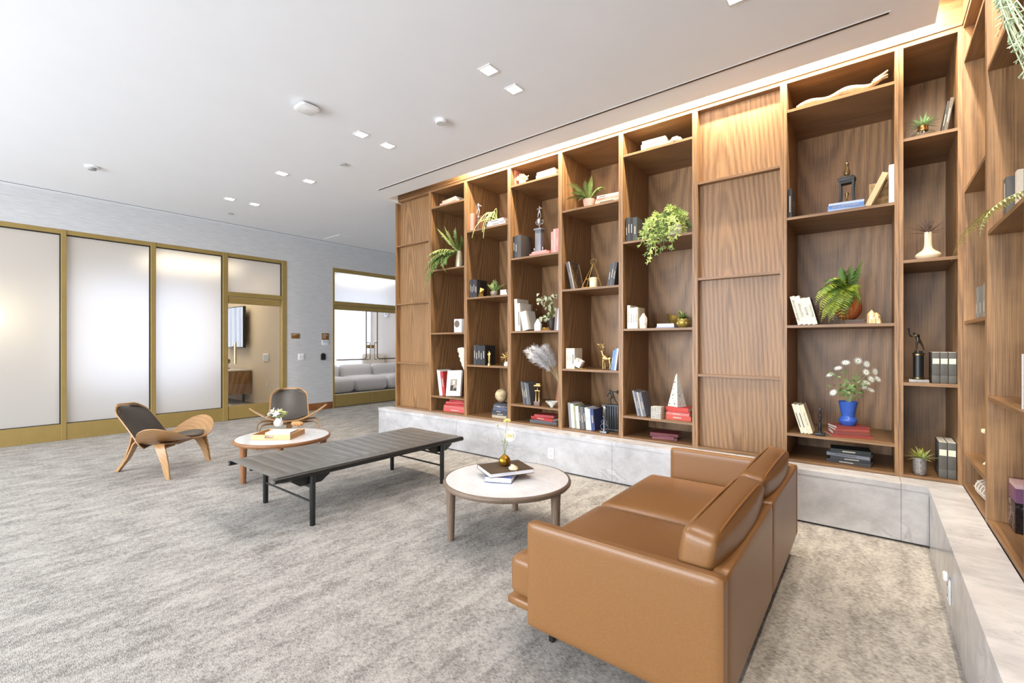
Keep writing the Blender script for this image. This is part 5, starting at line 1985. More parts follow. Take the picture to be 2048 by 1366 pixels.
prow('beside the white house block', 1030, 1041, 4.47, ZA[2], 0.40, 0.24, [(1.0, 1.0, (206, 200, 190), 'tall stone grey'), (0.9, 0.86, (224, 220, 212), 'off-white', SPD)], 2,
     labels=['tall stone grey book at the open end beside the white house block', 'off-white slim book with dark lettering beside the white house block'])
prow('leaning', 1046, 1058, 4.46, ZA[2], 0.235, 0.2, [(1, 1.0, (214, 212, 206), 'pale')], 12, labels=['thick pale book with grey cover leaning behind the white house block'])
upright('beige book with a printed square standing behind the leaning pale book', -3.518, 4.78, ZA[2], 0.03, 0.36, 0.06, (176, 164, 142))
base = (X_(1074.5, 4.46), 4.46, ZA[2])
s = thing('house_block', 'small white house-shaped block on the middle shelf', 'ornament', base, 0.15)
MB().prism([(-0.04, 0), (0.04, 0), (0.04, 0.075), (0.0, 0.145), (-0.04, 0.075)], 0, 0.05, 'Y').build('body', porcelain, s, bevel=0.002)
MB().box(0.0, 0.0505, 0.0, 0.001, 0.0506, 0.001).build('seam', porcelain, s)
base = (X_(1104, 4.66), 4.66, ZA[2])
s = thing('variegated_plant', 'variegated leafy plant spilling from a dark pot', 'potted plant', base)
MB().lathe([(0, 0), (0.05, 0), (0.062, 0.10), (0.064, 0.16), (0.056, 0.16), (0, 0.14)], 20).build('pot', M('dark_pot', (58, 44, 36), 0.5), s, smooth=50)
var1, var2 = M('variegated_leaf', (170, 176, 138), 0.5, var=0.35, scale=40), M('variegated_pale', (206, 204, 170), 0.5, var=0.2, scale=40)
rnd = random.Random(9)
for k in range(46):
    u, v = rnd.uniform(1080, 1118), rnd.uniform(588, 640)
    e = loc_of(u, v, base)
    e.y += rnd.uniform(-0.12, 0.05)
    d = Vector((rnd.uniform(-1, 1), rnd.uniform(-1, 0.2), rnd.uniform(-1.0, 0.4))).normalized()
    if k % 3 == 0:
        MB().tube(bez((0, 0, 0.15), (e.x * 0.3, e.y * 0.5, max(e.z, 0.15) + 0.1), e, 6), 0.002, 5).build('stem', STEM, s)
    blade(e, e + d * 0.03 + Vector((0, 0, 0.006)), e + d * 0.065, 0.036, s, var1 if k % 2 else var2, n=5, up=(0.2, -1, 0.3))
prow('right', 1108, 1117, 4.48, ZA[2], 0.25, 0.2, [(1, 1.0, (116, 112, 110), 'grey'), (1, 1.02, (198, 200, 222), 'lilac white')], -5,
     labels=['grey book leaning on the upright below the variegated plant', 'lilac white book against the upright below the variegated plant'])
base = (X_(1092, 4.47), 4.47, ZA[2])
s = thing('gold_branch', 'small gold branch ornament lying between house block and grey book', 'ornament', base)
m = MB()
rnd = random.Random(2)
for k in range(7):
    x0 = -0.045 + 0.014 * k
    m.tube([(x0, 0, 0.006), (x0 + 0.006, -0.01, 0.02), (x0 + rnd.uniform(-0.01, 0.02), -0.012, 0.034)], [0.006, 0.006, 0.008], 6)
m.tube([(-0.055, 0, 0.006), (0.055, 0, 0.006)], 0.006, 6)
m.build('branch', gold, s, smooth=60)
prow('lean', 1047, 1062, 4.47, ZA[3], 0.28, 0.21, [(0.8, 1.0, (92, 94, 98), 'grey', SPB), (1, 0.98, CHR, 'charcoal', SPB2), (0.9, 0.97, (108, 110, 112), 'mid grey', SPB), (1.2, 0.94, (84, 86, 90), 'slate')], 9,
     labels=['outermost grey book leaning beside the golden globe trophy', 'charcoal book leaning second beside the golden globe trophy', 'mid grey book leaning third beside the golden globe trophy', 'slate book showing its cover beside the golden globe trophy'])
base = (X_(1075, 4.47), 4.47, ZA[3])
s = thing('trophy', 'gold double-column trophy on a brown wooden block', 'trophy', base, 0.25)
MB().box(-0.036, -0.03, 0, 0.036, 0.03, 0.055).build('base', M('trophy_block', (112, 88, 82), 0.45), s, bevel=0.002)
for sg in (-1, 1):
    MB().lathe([(0.009, 0.055), (0.007, 0.065), (0.007, 0.17), (0.01, 0.178)], 12, (sg * 0.02, 0, 0)).build('column', gold, s)
MB().box(-0.034, -0.016, 0.178, 0.034, 0.016, 0.186).build('cap', gold, s, bevel=0.002)
MB().lathe([(0.012, 0.186), (0.006, 0.196), (0.008, 0.215), (0.0, 0.218)], 12).build('riser', gold, s)
MB().pillow(0, 0, 0.242, 0.046, 0.018, 0.011, 0.010, 5).build('winged_top', gold, s, smooth=80)
MB().pillow(0.01, 0, 0.262, 0.03, 0.014, 0.008, 0.007, 5).build('eagle_head', gold, s, smooth=80)
base = (X_(1112, 4.56), 4.56, ZA[3])
s = thing('bowl', 'shallow white bowl with dark marbled base', 'bowl', (base[0] - 0.005, 4.48, base[2]))
MB().lathe([(0, 0.0), (0.022, 0.0), (0.03, 0.012), (0.095, 0.062), (0.10, 0.07), (0.092, 0.068), (0.03, 0.02), (0, 0.016)], 32, squash=(0.82, 0.65)).build('body', M('marbled_bowl', (214, 212, 204), 0.4, var=0.35, scale=14), s, smooth=60)
base = (X_(1119, 4.78), 4.78, ZA[3])
s = thing('pampas_vase', 'white pampas plume standing in a brown cone vase', 'vase', (base[0] - 0.01, 4.78, base[2]))
base = tuple(s.location)
MB().lathe([(0, 0), (0.05, 0), (0.046, 0.04), (0.022, 0.20), (0.018, 0.27), (0.013, 0.27), (0, 0.25)], 24).build('cone_vase', M('brown_cone', (150, 98, 66), 0.5), s, smooth=60)
pw = M('pampas_white', (250, 250, 252), 0.9, var=0.01)
_nt = pw.node_tree
_tl = _nt.nodes.new('ShaderNodeBsdfTranslucent')
_tl.inputs['Color'].default_value = (0.98, 0.98, 0.99, 1)
_mx = _nt.nodes.new('ShaderNodeMixShader')
_mx.inputs[0].default_value = 0.6
_nt.links.new(_nt.nodes['Principled BSDF'].outputs[0], _mx.inputs[1])
_nt.links.new(_tl.outputs[0], _mx.inputs[2])
_nt.links.new(_mx.outputs[0], _nt.nodes['Material Output'].inputs['Surface'])
for (u, v), n_ in (((1077, 700), 330), ((1090, 694), 330), ((1112, 693), 300), ((1084, 712), 260), ((1101, 698), 260)):
    e = loc_of(u, v, base)
    e.y -= 0.24
    st = Vector((0, 0, 0.26))
    mid_ = Vector((e.x * 0.25, e.y * 0.25, st.z + (e.z - st.z) * 0.55))
    pts = bez(st, mid_, e, 24)
    MB().tube(pts, 0.0018, 5).build('stem', M('pampas_stem', (206, 196, 150), 0.8), s)
    m = MB()
    for k in range(n_):
        t_ = 0.42 + 0.58 * (k / n_)
        p = pts[min(23, int(t_ * 24))].lerp(pts[min(24, int(t_ * 24) + 1)], (t_ * 24) % 1)
        d = (pts[min(24, int(t_ * 24) + 1)] - pts[max(0, int(t_ * 24) - 1)]).normalized()
        a = random.uniform(0, 2 * PI)
        o1 = d.orthogonal().normalized()
        sd = o1 * math.cos(a) + d.cross(o1) * math.sin(a)
        L = 0.105 * (math.sin(PI * min(1, (t_ - 0.36) / 0.72)) ** 0.6) * random.uniform(0.6, 1.1)
        q = p + (d * 0.8 + sd * 0.8).normalized() * L - Vector((0, 0, 0.006))
        w = d.cross(sd) * 0.0032
        m.add([p - w, p + w, q + w * 0.4, q - w * 0.4], [(0, 1, 2, 3)])
    o = m.build('plume', pw, s, smooth=0)
pstack('beneath the gold double-column trophy', 1060, 1110, 4.52, Z0, [(0.036, 1.0, 0.21, (88, 90, 94), 'grey', 6), (0.034, 0.98, 0.2, RED, 'red', -10, SPB2), (0.03, 0.72, 0.18, (176, 62, 62), 'dark red', 8)])

# ---------------- unit with the gold deer
base = (X_(1178, 4.50), 4.50, ZB[0])
s = thing('potted_fern', 'sago palm fern in a pink clay pot on the upper shelf', 'potted plant', base)
MB().lathe([(0, 0), (0.05, 0), (0.062, 0.05), (0.066, 0.088), (0.058, 0.088), (0, 0.07)], 24).build('pot', clay, s, smooth=50)
for (u, v), (mu, mv), L in (((1136, 370), (1150, 365), 0.07), ((1128, 400), (1145, 385), 0.06), ((1186, 352), (1178, 372), 0.06), ((1213, 378), (1198, 368), 0.07), ((1232, 388), (1212, 380), 0.05), ((1160, 404), (1164, 388), 0.055),
                            ((1142, 388), (1155, 376), 0.07), ((1148, 368), (1160, 372), 0.07), ((1206, 385), (1195, 374), 0.07), ((1172, 362), (1174, 378), 0.06), ((1152, 396), (1160, 384), 0.06), ((1200, 372), (1190, 374), 0.06)):
    e, mm = loc_of(u, v, base), loc_of(mu, mv, base)
    e.y += random.uniform(-0.1, 0.06)
    frond((0, 0, 0.08), mm, e, L, s, random.choice([G_DARK, G_FERN, leaf_mat('sago', (150, 150, 92))]), 22, fold=0.1, wid=0.16)
pstack('beside the sago palm', 1190, 1239, 4.47, ZB[0], [(0.04, 1.0, 0.21, (222, 166, 148), 'salmon pink', 1, {'band': [(0.2, 0.75)], 'tmat': PRINT_D}), (0.026, 0.98, 0.2, (216, 142, 124), 'terracotta pink', -2), (0.03, 0.88, 0.2, (228, 190, 176), 'pale pink', 3, {'band': [(0.1, 0.4)], 'tmat': PRINT_D})])
bk = thing('picture_book', 'dark spined book with a floral photograph cover beside the wire lantern', 'book', (X_(1142.5, 4.47), 4.47, ZB[1]), rot=(0, math.radians(-13), 0))
book_mesh(bk, 0.035, 0.32, 0.24, cover_mat((92, 88, 92)), title='FLORALS', tmat=PRINT, tsize=0.018)
MB().box(0.0352, 0.02, 0.02, 0.0358, 0.22, 0.30).build('cover_photo', M('floral_photo', (112, 92, 70), 0.4, var=0.75, scale=22), bk, smooth=0)
MB().box(0.0352, 0.0, 0.0, 0.0355, 0.018, 0.32).box(0.0352, 0.222, 0, 0.0355, 0.24, 0.32).build('cover_border', M('white_cover', (232, 230, 230), 0.45), bk, smooth=0)
base = (X_(1187, 4.56), 4.56, ZB[1])
s = thing('wire_lantern', 'gold wire pyramid lantern holding a cream pillar candle', 'lantern', base, 0.3)
m = MB()
r1, apex = 0.155, Vector((0, 0, 0.29))
base_p = [Vector((r1 * math.cos(a), r1 * math.sin(a), 0.004)) for a in [PI / 4 + k * PI / 2 for k in range(4)]]
mid_p = [Vector((r1 * 0.66 * math.cos(a), r1 * 0.66 * math.sin(a), 0.10)) for a in [PI / 4 + k * PI / 2 for k in range(4)]]
for k in range(4):
    m.tube([base_p[k], base_p[(k + 1) % 4]], 0.003, 6).tube([base_p[k], apex], 0.003, 6).tube([mid_p[k], mid_p[(k + 1) % 4]], 0.0025, 6)
m.build('wire_frame', gold, s)
MB().tube([(0.032 * math.cos(a), 0, 0.30 + 0.032 * math.sin(a)) for a in [2 * PI * k / 24 for k in range(24)]], 0.003, 6, closed=True).build('top_ring', gold, s)
MB().lathe([(0, 0.0), (0.05, 0.001), (0.05, 0.003), (0, 0.004)], 24).build('candle_plate', gold, s)
MB().lathe([(0, 0.0042), (0.043, 0.0042), (0.044, 0.01), (0.044, 0.118), (0.04, 0.122), (0, 0.118)], 28).build('candle', M('candle_wax', (244, 232, 192), 0.5, Subsurface_Weight=0.15), s, smooth=50)
MB().tube([(0, 0, 0.118), (0.002, 0, 0.134)], 0.0012, 5).build('wick', black_mat, s)
prow('lean right', 1214, 1228, 4.47, ZB[1], 0.25, 0.20, [(1, 0.96, (70, 70, 72), 'dark grey', SPB2), (1, 1.0, (88, 88, 88), 'grey', SPB), (1, 1.0, CHR, 'charcoal', SPB2)], -9,
     labels=['dark grey book leaning nearest the wire lantern', 'grey book leaning between two darker ones beyond the wire lantern', 'charcoal book leaning on the upright beyond the wire lantern'])
prow('white cube', 1132, 1149, 4.47, ZB[2], 0.232, 0.18, [(1, 1.0, CRM, 'cream', {'title': 'home', 'tmat': PRINT_D}), (1, 1.0, (226, 214, 186), 'cream', {'title': 'travel', 'tmat': PRINT_D}), (1, 1.0, (234, 226, 204), 'cream', SPD)],
     labels=['cream book at the open end of three beside the white cube', 'middle cream book of three beside the white cube', 'cream book nearest the tilted white cube'])
base = (X_(1158, 4.45), 4.45, ZB[2])
s = thing('cube_ornament', 'white cube balanced on edge over a gold cross stand', 'ornament', base, 0.1)
rt = Matrix.Rotation(math.radians(28), 3, 'Y')
m = MB().box(-0.042, -0.042, -0.042, 0.042, 0.042, 0.042)
m.v = [tuple(rt @ Vector(p) + Vector((0, 0, 0.068))) for p in m.v]
m.build('cube', porcelain, s, bevel=0.002)
m = MB().tube([(-0.045, -0.05, 0.0045), (0.07, 0.05, 0.0045)], 0.004, 6).tube([(0.01, -0.048, 0.08), (0.03, -0.048, 0.135)], 0.003, 6).tube([(0.0, -0.048, 0.115), (0.045, -0.048, 0.095)], 0.003, 6).tube([(-0.03, -0.048, 0.118), (0.01, -0.048, 0.113)], 0.003, 6)
m.build('gold_cross', gold, s)
base = (X_(1211, 4.50), 4.50, ZB[2])
s = thing('deer_figurine', 'golden antlered deer figurine before the blue books', 'figurine', base, 0.0)
J = {'hip': (0.055, 0, 0.128, 0.019), 'belly': (0.02, 0, 0.125, 0.022), 'chest': (-0.02, 0, 0.135, 0.021), 'neck': (-0.034, 0, 0.172, 0.012), 'head': (-0.040, 0, 0.205, 0.013), 'nose': (-0.068, 0, 0.198, 0.007), 'rump': (0.068, 0, 0.13, 0.012), 'tail': (0.078, 0, 0.115, 0.004),
     'fl1': (-0.022, -0.012, 0.09, 0.009), 'fl2': (-0.024, -0.012, 0.045, 0.006), 'fl3': (-0.022, -0.012, 0.004, 0.006),
     'fr1': (-0.014, 0.012, 0.09, 0.009), 'fr2': (-0.012, 0.012, 0.045, 0.006), 'fr3': (-0.012, 0.012, 0.004, 0.006),
     'bl1': (0.054, -0.013, 0.09, 0.010), 'bl2': (0.064, -0.013, 0.05, 0.006), 'bl3': (0.054, -0.013, 0.004, 0.006),
     'br1': (0.062, 0.013, 0.09, 0.010), 'br2': (0.070, 0.013, 0.05, 0.006), 'br3': (0.062, 0.013, 0.004, 0.006)}
Bn = [('belly', 'hip'), ('belly', 'chest'), ('chest', 'neck'), ('neck', 'head'), ('head', 'nose'), ('hip', 'rump'), ('rump', 'tail')]
for k in ('fl', 'fr'):
    Bn += [('chest', k + '1'), (k + '1', k + '2'), (k + '2', k + '3')]
for k in ('bl', 'br'):
    Bn += [('hip', k + '1'), (k + '1', k + '2'), (k + '2', k + '3')]
J = dict([('belly', J.pop('belly'))] + list(J.items()))
figure(s, J, Bn, gold, 'deer_body')
m = MB()
for sg in (-1, 1):
    a0 = Vector((-0.038, 0.006 * sg, 0.215))
    a1, a2, a3 = a0 + Vector((-0.002, 0.018 * sg, 0.025)), a0 + Vector((-0.012, 0.032 * sg, 0.05)), a0 + Vector((-0.03, 0.034 * sg, 0.072))
    m.tube([a0, a1, a2, a3], [0.004, 0.0035, 0.003, 0.0015], 6)
    for q, d in ((a1, (-0.022, 0.002 * sg, 0.018)), (a2, (0.012, 0.008 * sg, 0.028)), (a1, (0.018, 0.01 * sg, 0.02)), (a2, (-0.03, 0.0, 0.014))):
        m.tube([q, q + Vector(d)], [0.003, 0.0013], 6)
m.build('antlers', gold, s)
m = MB()
for sg in (-1, 1):
    m.add([(-0.036, 0.008 * sg, 0.208), (-0.03, 0.030 * sg, 0.214), (-0.032, 0.012 * sg, 0.216), (-0.028, 0.010 * sg, 0.206)], [(0, 1, 2), (0, 3, 1), (3, 2, 1), (0, 2, 3)])
m.build('ears', gold, s)
prow('lean right', 1221, 1232, 4.47, ZB[2], 0.235, 0.2, [(1.3, 0.92, BLU, 'mid blue', SPB2), (1, 1.0, (112, 150, 200), 'light blue', SPB), (1, 1.0, (206, 210, 226), 'pale')], -8,
     labels=['mid blue book leaning nearest the golden deer', 'light blue book leaning in the middle beyond the golden deer', 'pale book leaning on the upright beyond the golden deer'])
prow('bottom row', 1139, 1190, 4.49, Z0, 0.275, 0.21, [(1.2, 1.04, (142, 140, 138), 'grey'), (1.5, 1.0, (226, 226, 222), 'white'), (0.9, 0.96, (150, 152, 112), 'olive', SPB), (1.5, 0.92, (222, 220, 214), 'ivory'), (0.9, 0.94, (82, 80, 76), 'dark brown', SPB), (1.2, 0.92, (104, 104, 102), 'grey green', SPB2), (0.9, 0.92, (62, 64, 66), 'charcoal', SPB), (1.4, 0.90, (212, 212, 214), 'white black lettered', {'title': 'CITY', 'tmat': PRINT_D}), (1.1, 0.86, (190, 200, 222), 'pale blue', SPB2), (1.6, 0.85, NAV, 'navy blue', SPB)], 5,
     labels=['grey book at the open end of the long bottom row', 'broad white book second in the long bottom row', 'olive book third in the long bottom row', 'broad ivory book fourth in the long bottom row', 'dark brown book between ivory and grey green in the bottom row', 'grey green book sixth in the long bottom row', 'charcoal book seventh in the long bottom row', 'white book with big dark letters in the long bottom row', 'pale blue book beside the navy one in the bottom row', 'navy blue book ending the long bottom row by the silver trophy'])
base = (X_(1208.5, 4.46), 4.46, Z0)
s = thing('trophy', 'silver scroll trophy with a small figure before the black one', 'trophy', base)
MB().box(-0.04, -0.035, 0, 0.04, 0.035, 0.022).build('base', M('pewter', (120, 124, 130), 0.35, 0.7), s, bevel=0.003)
MB().lathe([(0.016, 0.022), (0.011, 0.05), (0.013, 0.13), (0.009, 0.165), (0.02, 0.175), (0.02, 0.182), (0, 0.184)], 16).build('stem', MATS['pewter'], s, smooth=60)
m = MB()
for zc, r in ((0.065, 0.036), (0.118, 0.026)):
    for sg in (-1, 1):
        m.tube([(sg * (0.008 + r * math.sin(t_)), 0, zc - r * 0.8 * math.cos(t_)) for t_ in [PI * k / 10 for k in range(11)]], 0.004, 6)
m.build('scrolls', MATS['pewter'], s, smooth=60)
J, B = person({'hl': (-0.14, 0, 0.98), 'el': (-0.18, 0, 0.84), 'hr': (0.2, 0, 0.6)})
figure(s, J, B, silver, 'small_figure', (0, 0, 0.182), 0.125)
base = (X_(1226, 4.62), 4.62, Z0)
s = thing('trophy', 'tall black fluted trophy topped by a bowler figure', 'trophy', base)
dk = M('gunmetal', (70, 74, 80), 0.35, 0.5)
MB().box(-0.085, -0.05, 0, 0.085, 0.05, 0.03).build('base', black_mat, s, bevel=0.002)
MB().box(-0.075, -0.042, 0.03, 0.075, 0.042, 0.275).build('pillar', dk, s, bevel=0.002)
for k in range(5):
    x = -0.056 + 0.028 * k
    MB().lathe([(0.009, 0.032), (0.009, 0.272)], 10, (x, -0.043, 0)).build('flute', black_mat, s)
MB().box(-0.088, -0.05, 0.275, 0.088, 0.05, 0.29).build('cap', dk, s, bevel=0.002)
J, B = person({'chest': (0.10, -0.02, 0.70), 'waist': (0.04, 0, 0.60), 'neck': (0.15, -0.03, 0.79), 'head': (0.18, -0.04, 0.84), 'crown': (0.21, -0.05, 0.89), 'sl': (0.02, 0, 0.76), 'sr': (0.19, 0, 0.70), 'el': (-0.14, 0, 0.78), 'hl': (-0.30, 0, 0.76), 'er': (0.30, -0.05, 0.60), 'hr': (0.34, -0.05, 0.46), 'kr': (0.18, 0, 0.30), 'ar': (0.12, 0, 0.05), 'fr': (0.2, 0, 0.02), 'kl': (-0.12, 0, 0.27), 'al': (-0.30, 0, 0.10), 'fl': (-0.38, 0, 0.03)})
J = {k: (-v[0], v[1], v[2], v[3]) for k, v in J.items()}
figure(s, J, B, black_mat, 'bowler_figure', (0, 0, 0.288), 0.185)
MB().lathe([(0, -0.02), (0.014, -0.014), (0.02, 0), (0.014, 0.014), (0, 0.02)], 12, (0.058, 0, 0.43)).build('ball', black_mat, s, smooth=80)

# ---------------- unit with the white obelisk
pstack('beside the white carved flower', 1282, 1331, 4.445, ZA[0], [(0.030, 1.0, 0.21, (206, 204, 190), 'stone', 1, SPD), (0.032, 0.98, 0.21, (222, 220, 208), 'off-white', -2, SPD), (0.03, 0.94, 0.2, (198, 196, 176), 'sage grey', 2, SPD)])
base = (X_(1352, 4.49), 4.49, ZA[0])
s = thing('carved_flower', 'cream carved flower ornament on the top shelf', 'ornament', base)
cf = M('carved_cream', (226, 212, 172), 0.7)
m = MB()
for ring, (n_, r, z, tl) in enumerate(((9, 0.058, 0.012, 0.2), (8, 0.046, 0.03, 0.6), (6, 0.03, 0.046, 1.0), (4, 0.014, 0.055, 1.3))):
    for k in range(n_):
        a = 2 * PI * (k + 0.5 * (ring % 2)) / n_
        c = Vector((r * math.cos(a), r * math.sin(a), z))
        m.pillow(c.x, c.y, c.z, 0.016, 0.016, 0.010, 0.009, 2)
m.lathe([(0, 0), (0.04, 0), (0.03, 0.03), (0, 0.05)], 14)
m.build('petals', cf, s, smooth=80)
MB().tube([(-0.05, 0, 0.008), (-0.066, -0.03, 0.012), (-0.07, -0.034, 0.03)], [0.007, 0.007, 0.009], 8).build('bud', cf, s, smooth=80)
prow('bushy plant', 1251, 1274, 4.46, ZA[1], 0.25, 0.22, [(0.9, 1.0, (52, 50, 48), 'brown black', SPB2), (1, 1.02, (64, 62, 60), 'dark brown', SPB), (1.1, 1.0, BLK, 'black', SPB), (1.6, 0.98, (70, 70, 66), 'olive black', SPB2)],
     labels=['brown black book at the open end beside the bushy hanging plant', 'dark brown book second beside the bushy hanging plant', 'black lettered book third beside the bushy hanging plant', 'broad olive black book nearest the bushy hanging plant'])
base = (X_(1352, 4.62), 4.62, ZA[1])
s = thing('hanging_plant', 'bushy light green plant cascading over the shelf edge from a white pot', 'potted plant', base)
MB().lathe([(0, 0), (0.06, 0), (0.075, 0.06), (0.08, 0.13), (0.07, 0.13), (0, 0.11)], 22).build('pot', porcelain, s, smooth=60)
gl1, gl2, gl3 = leaf_mat('staghorn_light', (176, 194, 108)), leaf_mat('staghorn_mid', (140, 164, 84)), leaf_mat('staghorn_dark', (104, 128, 68))


def antler(m, p, d, L, depth, w):
    """forked flat leaf"""
    q = p + d * L
    side = d.cross(Vector((0.2, -1, 0.25))).normalized()
    m.add([p - side * w * 0.5, p + side * w * 0.5, q + side * w * 0.7, q - side * w * 0.7], [(0, 1, 2, 3)])
    if depth:
        for sg in (-1, 1):
            nd = (d + side * sg * random.uniform(0.4, 0.8) + Vector((0, random.uniform(-0.3, 0.1), -0.18))).normalized()
            antler(m, q, nd, L * random.uniform(0.6, 0.85), depth - 1, w * 0.82)
    else:
        m.add([q - side * w * 0.7, q + side * w * 0.7, q + d * L * 0.6], [(0, 1, 2)])


rnd = random.Random(21)
tips = [(1300, 470), (1296, 495), (1310, 452), (1316, 500), (1318, 520), (1326, 508), (1335, 490), (1345, 500), (1358, 485), (1366, 500), (1378, 480), (1330, 432), (1345, 424), (1360, 428), (1376, 436), (1382, 455), (1318, 440), (1322, 470), (1340, 460), (1355, 465), (1370, 462), (1308, 478), (1352, 445), (1334, 448), (1314, 486), (1342, 478), (1362, 450), (1328, 480), (1350, 425), (1368, 440), (1304, 460), (1338, 505), (1374, 470), (1323, 455), (1316, 527), (1310, 510)]
for k, (u, v) in enumerate(tips):
    e = loc_of(u, v, base)
    e.y -= (0.20 if v > 470 else (0.14 if u < 1325 else 0.06)) + rnd.uniform(-0.02, 0.05)
    if v > 470:
        e.y = min(e.y, -0.27)
    st = Vector((rnd.uniform(-0.04, 0.04), rnd.uniform(-0.04, 0.0), 0.12))
    mm = Vector((st.x + (e.x - st.x) * 0.7, st.y + (e.y - st.y) * (1.05 if v > 470 else 0.8), max(st.z, e.z) + (0.16 if v > 470 else 0.07)))
    pts = bez(st, mm, e, 10)
    m = MB()
    m.tube(pts, 0.0022, 5)
    for j in range(3, 11):
        for sg in range(4):
            d = (pts[j] - pts[j - 1]).normalized()
            dd = (d * 0.6 + Vector((rnd.uniform(-1, 1), rnd.uniform(-0.8, 0.2), rnd.uniform(-0.7, 0.7)))).normalized()
            antler(m, pts[j], dd, rnd.uniform(0.017, 0.030), 1, 0.0068)
    m.build('branch', (gl1, gl2, gl1, gl3)[k % 4], s, smooth=0)
ROW6 = [(1.1, 1.0, (236, 228, 206), '', {'title': '#inspiration', 'tmat': PRINT_D, 'tsize': 0.024, 'up': True}), (1, 0.88, (234, 228, 208), '', {'title': '#lifestyle', 'tmat': PRINT_D, 'tsize': 0.024, 'up': True}), (0.9, 0.89, (236, 232, 216), '', {'title': '#home', 'tmat': PRINT_D, 'tsize': 0.024, 'up': True}), (1.1, 0.90, (232, 226, 204), '', {'title': '#creative', 'tmat': PRINT_D, 'tsize': 0.024, 'up': True})]
prow('crystal', 1254.5, 1275.5, 4.46, ZA[2], 0.243, 0.19, ROW6,
     labels=['tallest cream lettered book at the open end beside the white crystal', 'cream lettered book second of four beside the white crystal', 'narrow cream lettered book third of four beside the white crystal', 'cream lettered book nearest the white crystal'])
base = (X_(1287, 4.45), 4.45, ZA[2])
s = thing('crystal', 'upright white speckled crystal stone beside the cream books', 'mineral', base)
st_m = M('speckled_stone', (222, 208, 188), 0.45, var=0.3, scale=34)
m = MB()
pr = [(0.0, 0.0), (0.036, 0.0), (0.042, 0.05), (0.040, 0.10), (0.018, 0.145), (0.0, 0.152)]
m.lathe(pr, 7, squash=(1, 0.75))
rnd = random.Random(8)
m.v = [(p[0] + rnd.uniform(-0.004, 0.004), p[1] + rnd.uniform(-0.004, 0.004), p[2] + (rnd.uniform(-0.006, 0.006) if p[2] > 0.02 else 0)) for p in m.v]
m.build('stone', st_m, s, smooth=0)
pz = pstack('before the gold bowl', 1312, 1348, 4.46, ZA[2], [(0.012, 1.0, 0.2, (150, 156, 184), 'slate blue', 0), (0.030, 0.92, 0.2, (240, 240, 240), 'thick white', 2)])
base = (X_(1349, 4.80), 4.80, ZA[2])
s = thing('bowl', 'gold bowl tipped against the plant behind the white book', 'bowl', (base[0] - 0.01, base[1] - 0.02, base[2] + 0.006))
rt = Matrix.Rotation(math.radians(14), 3, 'Y')
m = MB().lathe([(0, 0.0), (0.02, 0.0), (0.026, 0.004), (0.06, 0.06), (0.098, 0.135), (0.094, 0.135), (0.056, 0.064), (0.02, 0.01), (0, 0.008)], 32)
m.v = [tuple(rt @ Vector(p)) for p in m.v]
mz = min(p[2] for p in m.v)
m.v = [(p[0], p[1], p[2] - mz - 0.005) for p in m.v]
m.build('body', M('pale_gold', (206, 176, 96), 0.3, 0.8), s, smooth=60)
base = (X_(1366.5, 4.50), 4.50, ZA[2])
s = thing('potted_fern', 'dark green plant in a gold geometric wire pot', 'potted plant', base)
gpt = M('gold_pot', (158, 136, 66), 0.35, 0.5)
MB().lathe([(0, 0), (0.035, 0.0), (0.060, 0.025), (0.062, 0.055), (0.052, 0.085), (0.045, 0.085), (0, 0.07)], 24).build('pot', gpt, s, smooth=60)
m = MB()
for k in range(8):
    a0, a1 = k * PI / 4, (k + 1) * PI / 4
    A_ = Vector((0.036 * math.cos(a0), 0.036 * math.sin(a0), 0.002))
    B_ = Vector((0.064 * math.cos(a1), 0.064 * math.sin(a1), 0.042))
    C_ = Vector((0.054 * math.cos(a0), 0.054 * math.sin(a0), 0.085))
    D_ = Vector((0.064 * math.cos(a1 - PI / 2), 0.064 * math.sin(a1 - PI / 2), 0.042))
    m.tube([A_, B_], 0.002, 5).tube([B_, C_], 0.002, 5).tube([A_, D_], 0.002, 5).tube([D_, C_], 0.002, 5)
m.build('wire_net', M('pale_gold_wire', (232, 214, 150), 0.3, 0.6), s)
rnd = random.Random(31)
for k in range(40):
    a = rnd.uniform(0, 2 * PI)
    e = math.radians(rnd.uniform(5, 70))
    L = rnd.uniform(0.08, 0.15)
    d = Vector((math.cos(a) * math.cos(e), math.sin(a) * math.cos(e) * 0.8, math.sin(e)))
    st = Vector((0, 0, 0.08))
    if d.x > 0:
        L *= 0.75
    blade(st, st + d * L * 0.6 + Vector((0, 0, 0.03)), st + d * L - Vector((0, 0, 0.03)), 0.014, s, (leaf_mat('deep_green', (64, 96, 48)), G_LIME, leaf_mat('deep_green', (64, 96, 48)))[k % 3], n=5)
prow('striped box', 1275, 1293, 4.48, ZA[3], 0.265, 0.20, [(0.9, 1.0, (140, 144, 152), 'silver grey', SPB), (0.9, 0.97, (96, 98, 104), 'grey', SPB2), (0.9, 0.95, (168, 164, 160), 'light grey', SPB), (1.3, 0.93, (106, 108, 116), 'slate', SPB2)], 13,
     labels=['silver grey book leaning outermost beside the striped box', 'grey book leaning second beside the striped box', 'light grey book leaning third beside the striped box', 'slate covered book leaning nearest the striped box'])
pz = pstack('under the white obelisk', 1331, 1381, 4.50, ZA[3], [(0.042, 1.0, 0.19, CRI, 'orange red', 2, SPB2), (0.026, 0.94, 0.19, (206, 118, 108), 'salmon red', -2, SPB2), (0.014, 0.9, 0.18, (190, 62, 56), 'thin red', 3), (0.036, 0.94, 0.18, (196, 64, 52), 'bright red', -7)])
s0 = tag(thing('striped_box', 'black and white striped inlay box beside the red book stack', 'box', (X_(1311.5, 4.432), 4.432, ZA[3]), 0.0))
q = 0.052
bw, bh = 0.098, 0.118
